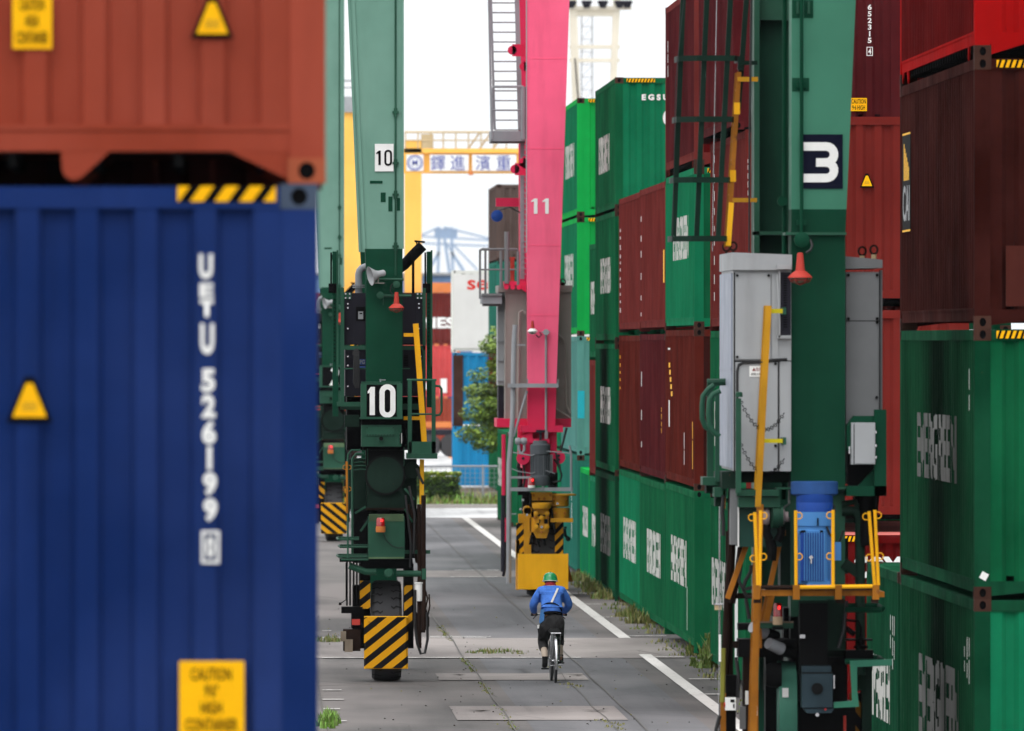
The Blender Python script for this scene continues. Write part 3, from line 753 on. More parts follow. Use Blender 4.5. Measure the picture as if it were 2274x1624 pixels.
# weeds
LEAF = flat('weed_leaf', (.11, .17, .03), .6); LEAF_Y = flat('dry_weed_leaf', (.2, .19, .06), .7); GRS = flat('verge_grass', (.16, .32, .04), .6)
def blades(mb, c, n, h, r, mats, wd=.012):
    for i in range(n):
        a = random.uniform(0, 6.28); q = random.random() ** .7 * r; x = c[0] + q * math.cos(a); y = c[1] + q * math.sin(a)
        hh = h * random.uniform(.4, 1.1) * (1 - .5 * q / max(r, .01)); l = random.uniform(.1, .6) * hh; b = random.uniform(0, 6.28); d = Vector((math.cos(b), math.sin(b), 0))
        p0 = Vector((x, y, c[2])); s_ = d.cross(Vector((0, 0, 1))) * wd; mb.m = random.choice(mats)
        p1 = p0 + d * l * .4 + Vector((0, 0, hh * .6)); p2 = p0 + d * l + Vector((0, 0, hh))
        mb.add([p0 - s_, p0 + s_, p1 + s_ * .8, p1 - s_ * .8, p2], [(0, 1, 2, 3), (3, 2, 4)])
mb = MB(LEAF)
for v in [x * 1.0 for x in range(142, 262)]:
    if random.random() < .36: blades(mb, (7.3 + random.uniform(-.2, .08), v, 0), random.randint(8, 30), random.uniform(.05, .2), .3, [LEAF, LEAF_Y, LEAF_Y], .014)
for x, y, w_ in ((1290, 1290, 20), (1320, 1305, 16), (1358, 1330, 10), (1412, 1370, 15), (1440, 1385, 14), (1340, 1315, 12)):
    u, v = UV(x, y); blades(mb, (min(u, 7.3), v, 0), 140, .3, .3, [LEAF, LEAF_Y, LEAF_Y], .014)
tag(mb.build('wall_weeds'), kind='stuff')
mb = MB(LEAF)
for (a, b) in ((148, 158), (163, 168.5), (174, 181.5), (192, 203),):
    for v in [a + i * .25 for i in range(int((b - a) * 4))]:
        blades(mb, (3.65 + random.uniform(-.05, .05), v, 0), 4, random.uniform(.015, .05), .05, [LEAF, LEAF_Y, LEAF_Y], .012)
for (a, b) in ((148, 152), (166, 168), (176, 178)):
    for v in [a + i * .4 for i in range(int((b - a) * 2.5))]: blades(mb, (4.98 + random.uniform(-.1, .1), v, 0), 6, .05, .1, [LEAF_Y], .012)
for i in range(16): blades(mb, (3.85 + i * .055 + random.uniform(-.02, .02), 184.5 + random.uniform(-.8, .8), 0), 12, random.uniform(.06, .14), .12, [LEAF, LEAF_Y], .012)
for i in range(8): blades(mb, (1.25 + random.uniform(-.1, .1), 150 + random.uniform(-3, 3), 0), 60, .22, .12, [LEAF, GRS], .012)
for i in range(6): blades(mb, (1.6 + random.uniform(-.1, .1), 192 + random.uniform(-1, 1), 0), 20, .15, .2, [LEAF, LEAF_Y], .012)
tag(mb.build('crack_grass'), kind='stuff')
def weed(label, x, y, h, n, r):
    u, v = UV(x, y); mb = MB(LEAF); blades(mb, (0, 0, 0), n, h, r, [LEAF, LEAF, LEAF_Y], .018)
    st = MB(flat('weed_stem', (.1, .12, .03), .7))
    for i in range(9):
        a = random.uniform(0, 6.28); st.tube([(0, 0, 0), (.12 * r * math.cos(a), .12 * r * math.sin(a), h * .6), (.5 * r * math.cos(a), .5 * r * math.sin(a), h)], .006, 4)
        for k in range(5): blades(mb, (.45 * r * math.cos(a) * (k + 1) / 5, .45 * r * math.sin(a) * (k + 1) / 5, h * .2 * k), 3, h * .28, .03, [LEAF], .014)
    t = thing('weed_clump', label, 'weed', (u, v, 0), 0, 'tall weeds along the container wall'); mb.build('leaves', t); st.build('stem', t)
weed('tall green weed at the foot of the container wall, just left of the near crane', 1580, 1465, .42, 160, .22)
weed('bushy pale weed beside the container corner, left of the tallest weed', 1552, 1455, .38, 140, .2)
weed('low dry weed in front of the near crane ladder, on the asphalt', 1568, 1484, .22, 120, .22)
weed('small fresh weed sprig on the asphalt near the white line', 1540, 1480, .14, 40, .08)
mb = MB(flat('pebble', (.05, .045, .04), .9))
for i in range(170):
    x, y = random.uniform(.6, 7.3), random.uniform(146, 215); r_ = random.uniform(.006, .018)
    mb.m = random.choice([MATS['pebble'], MATS['pebble'], RUSTY, LEAF_Y]); mb.prism([(x + r_ * math.cos(R(a)) * random.uniform(.7, 1.2), .02 + r_ * .5 * (1 + math.sin(R(a)))) for a in range(0, 360, 72)], y, y + r_ * 1.5)
tag(mb.build('scattered_debris'), kind='stuff')
mb = MB(RUSTY)
for x0, x1, y in ((1032, 1095, 1584), (1300, 1345, 1584), (1000, 1035, 1503), (1262, 1300, 1504)):
    u0, v = UV(x0, y); u1, _ = UV(x1, y)
    for k in range(3): a_ = random.uniform(0, .3); mb.add([(u0 + a_, v + k * .35, .016), (u1 - a_, v + k * .35 + .1, .016), (u1 - a_ - .1, v + k * .35 + .22, .016), (u0 + a_ + .1, v + k * .35 + .1, .016)], [(0, 1, 2, 3)])
tag(mb.build('rust_stain'), kind='structure')
# verge, kerb, hedge, fence
tag(sheet('verge', ground_mat('verge_soil', (.1, .07, .045), (.13, .09, .05)), -60, 60, 346.2, 392, .02), kind='structure')
mb = MB(CONC); mb.box(-60, 60, 345.5, 346.0, 0, .12); tag(mb.build('kerb'), kind='structure')
mb = MB(GRS)
for i in range(9000): blades(mb, (random.uniform(2, 12), 346.3 + random.random() ** 1.5 * 14, .02), 1, random.uniform(.15, .5), .05, [GRS, LEAF, LEAF_Y], .03)
tag(mb.build('verge_grass'), kind='stuff')
def leaf_cloud(mb, c, rad, n, size, mats, flat_=1.):
    for i in range(n):
        while True:
            p = Vector((random.uniform(-1, 1), random.uniform(-1, 1), random.uniform(-1, 1)))
            if .25 < p.length < 1: break
        p = Vector((c[0] + p.x * rad[0], c[1] + p.y * rad[1], c[2] + p.z * rad[2]))
        n_ = Vector((random.gauss(0, .6), random.gauss(0, .6), 1)).normalized(); a = n_.cross(Vector((random.random() - .5, random.random() - .5, .1))).normalized(); b = n_.cross(a)
        s_ = size * random.uniform(.6, 1.3); mb.m = random.choice(mats)
        mb.add([p - a * s_, p + b * s_ * .45, p + a * s_, p - b * s_ * .45], [(0, 1, 2, 3)])
L1 = flat('hedge_leaf', (.09, .17, .02), .5); L2 = flat('hedge_leaf_yellow', (.28, .34, .03), .5); L3 = flat('hedge_leaf_dark', (.012, .035, .008), .5)
t = thing('hedge', 'clipped green hedge with a yellowish top, behind the cross road', 'hedge', (5.2, 350.5, 0))
mb = MB(L1)
for i in range(9000):
    x, y, z = random.uniform(-3.2, 1.75), random.choice((-.5, .5, random.uniform(-.5, .5))), random.uniform(.2, 1.02)
    if random.random() < .4: z = 1.0
    leaf_cloud(mb, (x, y, z), (.06, .08, .05), 1, .07, [L1, L2, L2] if z > .85 else [L1, L3, L1])
mb.m = L3; mb.box(-3.15, 1.7, -.42, .42, .1, .9); mb.build('foliage', t)
mb = MB(RUSTY)
for i in range(6): mb.tube([(-3 + i * .9, 0, 0), (-3 + i * .9, 0, .4)], .03, 5)
mb.build('stem', t)
t = thing('wire_fence', 'low pale wire fence with a top rail, behind the hedge', 'fence', (5.2, 352.6, 0))
mb = MB(GALV); mb.tube([(-6, 0, 1.2), (4.6, 0, 1.2)], .035, 6); mb.tube([(-6, 0, .12), (4.6, 0, .12)], .02, 6); mb.build('rail', t)
for i in range(6):
    mb = MB(GALV); mb.tube([(-5.5 + i * 2, 0, 0), (-5.5 + i * 2, 0, 1.25)], .03, 6); mb.build('post', t)
mb = MB(GALV)
for i in range(70): mb.box(-6 + i * .15, -5.988 + i * .15, -.004, .004, .12, 1.2)
for i in range(8): mb.box(-6, 4.5, -.004, .004, .14 + i * .14, .15 + i * .14)
mb.build('mesh_panel', t)
# tree
T1 = flat('tree_leaf_light', (.2, .3, .035), .5); T2 = flat('tree_leaf', (.08, .15, .022), .5); T3 = flat('tree_leaf_dark', (.04, .08, .015), .5)
t = thing('garden_tree', 'layered green tree with yellow-green tips in front of the blue containers', 'tree', (9.0, 362, 0))
mb = MB(RUSTY); mb.tube([(.2, 0, 0), (.1, 0, 2), (.4, 0, 4), (.3, 0, 5.4)], [.16, .13, .09, .03], 8)
cl = []
for zc, xl, xr_ in ((1.9, -1.3, .6), (2.3, -1.8, .5), (2.7, -1.8, .8), (3.1, -1.6, .8), (3.5, -1.4, .8), (3.9, -1.2, .9), (4.4, -1.0, .9), (4.9, -.8, .8), (5.3, -.7, .6), (2.6, .3, 2.2), (3.6, .4, 2), (4.6, .3, 1.6)):
    for k in range(6):
        x = random.uniform(xl, xr_); y = random.uniform(-1.2, 1.2); cl.append((x, y, zc + random.uniform(-.15, .15))); mb.tube([(.2, 0, zc - .5), (x * .6, y * .6, zc - .2), (x, y, zc)], [.05, .03, .01], 5)
mb.build('trunk', t); mb = MB(T1)
for c in cl:
    leaf_cloud(mb, c, (.6, .6, .22), 240, .075, [T1, T1, T2]); leaf_cloud(mb, (c[0], c[1], c[2] - .2), (.5, .5, .14), 90, .075, [T3, T2])
mb.build('crown', t)
# ------------------------------------------------------------------ far things
def px(x, V): return (x - VPX) * V / F
def pz(y, V): return HC - (y - H0) * V / F
G2 = 'containers beyond the fence'
Vs = 400
def broad(label, col, x0, V, z0, H=2.591, L=12.192):
    return container(label, col, px(x0, V) + L / 2, V + W2, z0, H=H, L=L, rz=R(90), lo=.06, side_on=True, group=G2, cast=PAL[col])
broad('bright blue container at ground level behind the tree and fence', 'bright_blue', 1006, Vs, -.5)
tb2 = broad('bright blue container with rusty left end post, second up behind the tree', 'bright_blue', 1006, Vs, 2.091)
mb = MB(CAST); mb.box(-W2 - .01, -W2 + .1, 5.75, 6.1, 0, 2.5); mb.build('rusty_post', tb2)
tw = broad('white refrigerated container with red lettering, topmost beyond the fence', 'white', 1004, Vs, 4.68, H=2.896)
mb = MB(WHITE); mb.box(-W2 - .03, -W2 + .02, -6.05, 6.05, .15, 2.75); mb.build('insulated_side', tw)
text('seaco', 1.95, .35, tw, (-W2 - .034, 6.1 - 1.5, 2.38), R(-90), flat('red_lettering', (.75, .02, .01)), bold=.02)
Vl = 560
for (z0, c, l) in ((.9, 'rust', 'far rust container low on a chassis, seen beside the white one'), (3.5, 'pink_red', 'far pinkish red container second up with white letters'), (6.1, 'brown', 'far dull red container with white LINES lettering, topmost of its stack')):
    tl = container(l, c, px(1012, Vl) - 6.1, Vl + W2, z0 - 2.2 if False else z0 - 1.2, L=12.192, rz=R(90), lo=.06, side_on=True, group=G2)
    if z0 > 6: text('LINES', 2.3, .55, tl, (-W2 - .01, -4.9, 1.1), R(-90), bold=.04)
    elif z0 > 3: text('s l', 1.3, .7, tl, (-W2 - .01, -5.0, .6), R(-90), bold=.06)
t = thing('parked_chassis', 'dark container chassis with wheels beyond the fence, under the rust container', 'trailer', (px(985, 500), 500, 0))
mb = MB(GREY_D); mb.box(-5, .6, 0, 2.4, .95, 1.2); mb.build('chassis_frame', t)
mb = MB(ORANGE); mb.box(-5, .6, -.06, -.01, 1.3, 1.55); mb.build('side_bar', t)
for x in (-3.6, -.6, .3 - .0):
    mb = MB(RUBBER); mb.lathe([(.2, 0), (.5, 0), (.5, .3), (.2, .3)], (x, -.02, .5), 'y', 18); mb.build('wheel', t)
mb = MB(GREY_M); mb.box(-2.4, -1.7, 0, .3, .5, .95); mb.build('landing_gear', t)
mb = MB(flat('orange_line', (.6, .22, .05))); u0, v0 = UV(945, 1000); mb.add([(px(970, 540), 540, .01), (px(985, 540), 540, .01), (px(1012, 480), 450, .01), (px(1000, 480), 450, .01)], [(0, 3, 2, 1)]); tag(mb.build('yard_marking'), kind='structure')
sheet('yard_pavement', PALE, -80, 60, 395, 700, .008)
# orange straddle gantry
Vo = 620; t = thing('orange_gantry', 'distant orange steel gantry frame beside the white container', 'crane', (px(985, Vo), Vo, 0))
s_ = Vo / F
mb = MB(ORANGE); mb.box((945 - 985) * s_, (1020 - 985) * s_, 0, .8, pz(650, Vo), pz(628, Vo)); mb.build('top_beam', t)
for x0, x1 in ((964, 974), (985, 993), (1014, 1021)):
    mb = MB(ORANGE); mb.box((x0 - 985) * s_, (x1 - 985) * s_, 0, .5, 0, pz(650, Vo)); mb.build('leg', t)
mb = MB(GREY_D); mb.lathe([(0, -.3), (.3, -.2), (.3, .3), (0, .4)], (.3, -.4, pz(672, Vo)), 'x', 12); mb.m = ORANGE; mb.box(-.6, .6, -.3, 0, pz(668, Vo), pz(660, Vo)); mb.build('cable_drum', t)
for (lab, V, xr_, z0, c) in (('far red container glimpsed under the orange gantry', 640, 1003, 2.6, 'brown'), ('far blue-white container row glimpsed below the distant harbour crane', 760, 1005, 0, 'blue')):
    container(lab, c, px(xr_, V) - 6, V + W2, z0, rz=R(90), side_on=True, group=G2)
# amber gantry with sign boards
Va = 561; s_ = Va / F; x0_ = 915
t = thing('amber_gantry', 'distant amber yard gantry with white lettered boards along its beam', 'crane', (px(x0_, Va), Va, 0))
def A(x): return (x - x0_) * s_
for xa, xb, lab in ((898, 936, 'r'), (757, 806, 'l')):
    mb = MB(YGAN); mb.prism([(A(xa), 0), (A(xb), 0), (A(xb), pz(312 if lab == 'r' else 250, Va)), (A(xa) + (0 if lab == 'r' else .1), pz(312 if lab == 'r' else 250, Va))], 0, .9); mb.build('leg', t)
mb = MB(YGAN); mb.box(A(700), A(1252), .2, 1.2, pz(385, Va), pz(331, Va)); mb.box(A(898), A(1252), .0, .3, pz(340, Va), pz(330, Va)); mb.build('main_girder', t)
mb = MB(CREAM); mb.tube([(A(898), 0, pz(294, Va)), (A(1252), 0, pz(294, Va))], .06, 6); mb.tube([(A(898), 0, pz(312, Va)), (A(1252), 0, pz(312, Va))], .04, 6)
for x in range(900, 1252, 28): mb.tube([(A(x), 0, pz(330, Va)), (A(x), 0, pz(294, Va))], .04, 5)
for x in (1040, 1065, 1095): mb.tube([(A(x), .1, pz(330, Va)), (A(x + 24), .1, pz(296, Va))], .05, 5)
mb.build('walkway_rail', t)
mb = MB(CREAM); mb.box(A(935), A(962), 0, .6, pz(330, Va), pz(298, Va)); mb.build('motor_house', t)
mb = MB(GREY_L); mb.box(A(757), A(806), -.2, 1.2, pz(250, Va), pz(215, Va)); mb.tube([(A(757), 0, pz(180, Va)), (A(806), 0, pz(180, Va))], .05, 5); mb.tube([(A(757), 0, pz(195, Va)), (A(806), 0, pz(195, Va))], .04, 5); mb.build('top_trolley', t)
BL = flat('blue_board_lettering', (.06, .08, .35))
for xa, xb in ((902, 940), (954, 1040), (1048, 1146)):
    mb = MB(WHITE_S); mb.box(A(xa), A(xb), -.06, -.02, pz(380, Va), pz(344, Va)); o = mb.build('sign_board', t)
    cz = pz(362, Va)
    if xa == 902:
        mb = MB(BL); mb.ribbon([(A(921) + .36 * math.cos(R(a)), cz + .36 * math.sin(R(a))) for a in range(0, 360, 15)], .06, -.07, -.06, True)
        mb.ribbon([(A(921) + .27 * math.cos(R(a)), cz + .27 * math.sin(R(a))) for a in range(0, 360, 15)], .03, -.07, -.06, True); mb.build('company_badge', o)
        text('M', .26, .28, o, (A(921), -.075, cz), 0, BL, bold=.02)
for ch, x in (('\u9438', 972), ('\u9032', 1016), ('\u6ff1', 1072), ('\u91cd', 1118)):
    text(ch, 32 * s_, 33 * s_, t, (A(x), -.08, pz(362, Va)), 0, BL, bold=.0)
mb = MB(ORANGE); mb.lathe([(0, 0), (.12, .02), (.12, .2), (0, .25)], (A(1045), -.2, pz(390, Va)), 'z', 10); mb.build('beacon', t)
# ivory floodlight portal
Vc = 700; s_ = Vc / F; xc = 1320
t = thing('floodlight_portal', 'distant ivory crane portal with floodlights along its top beam', 'crane', (px(xc, Vc), Vc, 0))
def A2(x): return (x - xc) * s_
for pts in (((1262, -60), (1278, -60), (1292, 330), (1274, 330)), ((1364, -60), (1380, -60), (1362, 330), (1350, 330))):
    z = [(A2(a), pz(b, Vc)) for a, b in pts]; bx0, bx1 = z[3][0], z[2][0]
    mb = MB(CTOW); mb.prism([z[0], z[1], z[2], (bx1 + .2, 0), (bx0 + .2, 0), z[3]], 0, .9); mb.build('leg', t)
for ya, yb in ((22, 36), (100, 108), (130, 138)):
    mb = MB(CTOW); mb.box(A2(1265), A2(1376), .1, .7, pz(yb, Vc), pz(ya, Vc)); mb.build('cross_beam', t)
for x in (1268, 1302, 1338, 1375, 1392):
    mb = MB(GREY_D); mb.lathe([(.16, 0), (.34, .35), (.3, .45)], (A2(x), -.3, pz(18, Vc)), 'z', 10); mb.build('floodlight', t)
mb = MB(CTOW); mb.box(A2(1262), A2(1402), -.1, .1, pz(22, Vc), pz(14, Vc)); mb.build('light_bar', t)
mb = MB(GREY_D); mb.tube([(A2(1276), -.2, pz(130, Vc)), (A2(1292), -.2, pz(335, Vc))], .05, 5); mb.build('cable', t)
t = thing('lattice_mast', 'distant grey lattice mast seen through the ivory portal', 'mast', (px(1303, 900), 900, 0))
mb = MB(GREY_L); q = .42; top = pz(30, 900)
for a in (-q, q):
    for b in (-q, q): mb.beam((a, b, 0), (a, b, top), .07)
z = 3
while z < top:
    mb.beam((-q, -q, z), (q, -q, z), .05); mb.beam((-q, -q, z), (q, -q, z + 1), .04); z += 1.0
mb.build('lattice', t)
# far blue harbour crane
Vb = 5000; s_ = Vb / F; xb = 985
t = thing('harbour_crane', 'hazy blue harbour crane on the horizon above the red containers', 'crane', (px(xb, Vb), Vb, 0))
def A3(x): return (x - xb) * s_
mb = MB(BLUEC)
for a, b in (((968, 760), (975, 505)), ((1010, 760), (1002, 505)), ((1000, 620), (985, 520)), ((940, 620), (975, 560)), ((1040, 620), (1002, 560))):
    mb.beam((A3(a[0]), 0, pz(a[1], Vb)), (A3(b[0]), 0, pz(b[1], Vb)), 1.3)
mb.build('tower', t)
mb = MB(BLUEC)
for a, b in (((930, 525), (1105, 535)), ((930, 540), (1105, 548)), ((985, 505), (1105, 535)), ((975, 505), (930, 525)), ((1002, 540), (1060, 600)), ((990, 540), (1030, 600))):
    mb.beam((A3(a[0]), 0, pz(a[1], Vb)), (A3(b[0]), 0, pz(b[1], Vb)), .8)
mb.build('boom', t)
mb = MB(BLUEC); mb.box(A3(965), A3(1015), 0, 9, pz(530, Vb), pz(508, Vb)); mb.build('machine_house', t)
t = thing('warehouse', 'long pale blue warehouse far beyond the yard', 'building', (px(980, 1100), 1100, 0))
mb = MB(paint('pale_blue_cladding', (.14, .24, .42), .6, .2)); mb.box(-14, 12, 0, 20, 0, pz(612, 1100)); mb.build('wall', t)
mb = MB(GREY_L); mb.box(-14.3, 12.3, -.3, 20.3, pz(612, 1100), pz(606, 1100)); mb.build('roof', t)
for i in range(8):
    mb = MB(WHITE); mb.box(-12 + i * 3, -10.6 + i * 3, -.05, 0, 2, 5); mb.build('window', t)
#GROUND_END
HAZE_SPOT = 1
#CRANES_BEGIN
MB.auto = True
# ------------------------------------------------------------------ cranes
class Rig:
    """a crane standing at photo column x, distance V; gives metric local coordinates for photo points"""
    def __init__(s, name, label, cat, x, V, group=None):
        s.V = V; s.U0 = px(x, V); s.t = thing(name, label, cat, (s.U0, V, 0), 0, group)
    def X(s, x, d=0): return px(x, s.V + d) - s.U0
    def Z(s, y, d=0): return pz(y, s.V + d)
    def P(s, x, y, d=0): return Vector((s.X(x, d), d, s.Z(y, d)))
    def bx(s, mb, x0, y0, x1, y1, d=0, dep=.1):
        mb.box(s.X(x0, d), s.X(x1, d), d, d + dep, s.Z(y1, d), s.Z(y0, d)); return mb
    def box(s, name, m, x0, y0, x1, y1, d=0, dep=.1, parent=None):
        return s.bx(MB(m), x0, y0, x1, y1, d, dep).build(name, parent or s.t)
    def poly(s, name, m, pts, d=0, dep=.1, parent=None):
        mb = MB(m); mb.prism([(s.X(x, d), s.Z(y, d)) for x, y in pts], d, d + dep); return mb.build(name, parent or s.t)
    def tb(s, mb, pts, r, n=6):
        """pts: (x, y[, depth]) photo points"""
        return mb.tube([s.P(*p) for p in pts], r, n)
    def tube(s, name, m, pts, r, n=6, parent=None): return s.tb(MB(m), pts, r, n).build(name, parent or s.t)
    def bolts(s, parent, pts, d=0, r=.012, m=None):
        mb = MB(m or CHROME)
        for x, y in pts:
            c = s.P(x, y, d); mb.lathe([(r, 0), (r, -.012)], (c.x, c.y, c.z), 'y', 6, False)
        return mb.build('bolt', parent)
def spotlight(rg, x, y, k, d, handle=RED_P, shade=RED_P):
    """hand-lamp shaped floodlight: cone handle, domed shade, glass and guard; k = metres per unit"""
    c = rg.P(x, y, d); o = MB(handle); o.lathe([(0, 1.2), (.17, 1.18), (.2, 1.05), (.29, .12), (.32, 0)], (0, 0, 0), 'z', 16)
    o.v = [(a * k, b * k, h * k) for a, b, h in o.v]; ob = o.build('spotlight', rg.t); ob.location = c; ob.rotation_euler = (R(0), 0, 0)
    o = MB(shade); o.lathe([(.28, .02), (.45, -.06), (.66, -.26), (.78, -.38), (.8, -.44), (.74, -.42), (.4, -.1)], (0, 0, 0), 'z', 20)
    o.v = [(a * k, b * k, h * k) for a, b, h in o.v]; o.build('lamp_shade', ob)
    o = MB(LENS); o.lathe([(.56, -.36), (.55, -.6), (.42, -.78), (0, -.84)], (0, 0, 0), 'z', 18); o.v = [(a * k, b * k, h * k) for a, b, h in o.v]; o.build('lamp_glass', ob)
    o = MB(shade)
    for i in range(6):
        a = math.pi * i / 3; o.tube([(.74 * math.cos(a) * k, .74 * math.sin(a) * k, -.42 * k), (.62 * math.cos(a) * k, .62 * math.sin(a) * k, -.68 * k), (0, 0, -.9 * k)], .03 * k, 5)
    o.lathe([(.66 * k, -.62 * k), (.7 * k, -.6 * k), (.66 * k, -.57 * k)], (0, 0, 0), 'z', 16); o.build('lamp_guard', ob)
    return ob
def beacon(rg, x0, y0, x1, ymid, y1, d, base):
    cx = (x0 + x1) / 2; r = (rg.X(x1, d) - rg.X(x0, d)) / 2; p = rg.P(cx, y1, d); h1 = rg.Z(ymid, d) - rg.Z(y1, d); h = rg.Z(y0, d) - rg.Z(y1, d)
    mb = MB(base); mb.lathe([(r * .95, 0), (r, h1 * .2), (r, h1)], (0, 0, 0), 'z', 20); o = mb.build('beacon', rg.t); o.location = p
    mb = MB(RED_L); mb.lathe([(r * .9, h1), (r * .88, h * .9), (r * .7, h), (0, h)], (0, 0, 0), 'z', 20); mb.build('beacon_lens', o)
    mb = MB(flat('lit_red_lamp', (.8, .02, .02), .3, emit=((1, .02, .02), 2.5))); mb.box(0, r * .5, -r * .92, -r * .8, h1 + (h - h1) * .55, h1 + (h - h1) * .8); mb.build('lamp_glow', o)
    return o
def chain(rg, parent, a, b, sag, n=26, r=.012, name='chain'):
    mb = MB(GRIME); A_, B_ = rg.P(*a), rg.P(*b); L_ = (B_ - A_).length / n
    for i in range(n):
        t0 = (i + .5) / n; p = A_.lerp(B_, t0); p.z -= sag * 4 * t0 * (1 - t0); t1 = t0 + .4 / n; q = A_.lerp(B_, t1); q.z -= sag * 4 * t1 * (1 - t1)
        d = (q - p).normalized(); u = Vector((0, 1, 0)) if i % 2 else d.cross(Vector((0, 1, 0))); l = L_ * .68
        mb.tube([p - d * l, p - d * l * .5 + u * r * 1.4, p + d * l * .5 + u * r * 1.4, p + d * l, p + d * l * .5 - u * r * 1.4, p - d * l * .5 - u * r * 1.4, p - d * l], r * .38, 4, caps=False)
    return mb.build(name, parent)
def tyre(rg, x, ybot, width_px, dia, d):
    """big lugged tyre, axle along x, standing on the ground"""
    w_ = (rg.X(x + width_px, d) - rg.X(x, d)) / 2; c = (rg.X(x, d), d + dia / 2, dia / 2); r = dia / 2
    prof = [(r * .55, -w_ * .85), (r * .8, -w_), (r * .93, -w_ * .97), (r * .985, -w_ * .8), (r, -w_ * .3), (r, w_ * .3), (r * .985, w_ * .8), (r * .93, w_ * .97), (r * .8, w_), (r * .55, w_ * .85)]
    mb = MB(RUBBER); mb.lathe(prof, c, 'x', 40); o = mb.build('wheel', rg.t)
    mb = MB(flat('tyre_groove', (.003, .003, .003), .9))
    for i in range(30):
        for sd in (-1, 1):
            a = 2 * math.pi * (i + (.5 if sd > 0 else 0)) / 30; rr = r * 1.004
            pts = [(.28, 0), (.45, .045), (.6, 0), (.97, .02)]; base = []
            for j, (fx, da) in enumerate(pts):
                for s2 in (-.018, .018): base.append((c[0] + sd * w_ * fx, c[1] + rr * math.cos(a + da + s2) * (1 if fx < .9 else .975), c[2] + rr * math.sin(a + da + s2) * (1 if fx < .9 else .975)))
            mb.add(base, [(2 * j, 2 * j + 1, 2 * j + 3, 2 * j + 2) for j in range(3)])
    mb.build('tread_groove', o)
    mb = MB(YEL_O); mb.lathe([(r * .56, -w_ * .6), (r * .3, -w_ * .5), (.06, -w_ * .45)], c, 'x', 20); mb.lathe([(r * .56, w_ * .6), (r * .3, w_ * .5), (.06, w_ * .45)], c, 'x', 20); mb.build('rim', o)
    return o
def ladder_side(rg, name, pts, wpx, m, d, gap=.42, rung=.3):
    """a ladder seen nearly edge-on: two rails one behind the other, rungs between"""
    w_ = px(VPX + wpx, rg.V); A_, B_ = rg.P(*pts[0], d), rg.P(*pts[1], d); o = None
    for k in (0, 1):
        off = Vector((0, k * gap, 0)); mb = MB(m); mb.beam(A_ + off, B_ + off, w_, .02, up=(0, 1, 0)); q = mb.build('ladder' if k == 0 else 'rail', rg.t if k == 0 else o)
        if k == 0: o = q
    mb = MB(m); n = int((A_ - B_).length / rung)
    for i in range(n):
        p = A_.lerp(B_, (i + .5) / n); mb.tube([p, p + Vector((0, gap, 0))], .012, 5)
    mb.build('rung', o); return o
def digit_zero(mb, cx, cz, w, h, st, y):
    r = w / 2; pts = []
    for a in range(0, 181, 20): pts.append((cx + r * math.cos(R(a)), cz + h / 2 - r + r * math.sin(R(a))))
    for a in range(180, 361, 20): pts.append((cx + r * math.cos(R(a)), cz - h / 2 + r + r * math.sin(R(a))))
    mb.ribbon(pts, st, y - .004, y, True)
def digit_one(mb, x0, x1, z0, z1, st, y):
    mb.prism([(x1 - st, z0), (x1, z0), (x1, z1), (x1 - st * .8, z1), (x0, z1 - (z1 - z0) * .16), (x0, z1 - (z1 - z0) * .24), (x1 - st, z1 - (z1 - z0) * .2)], y - .004, y)

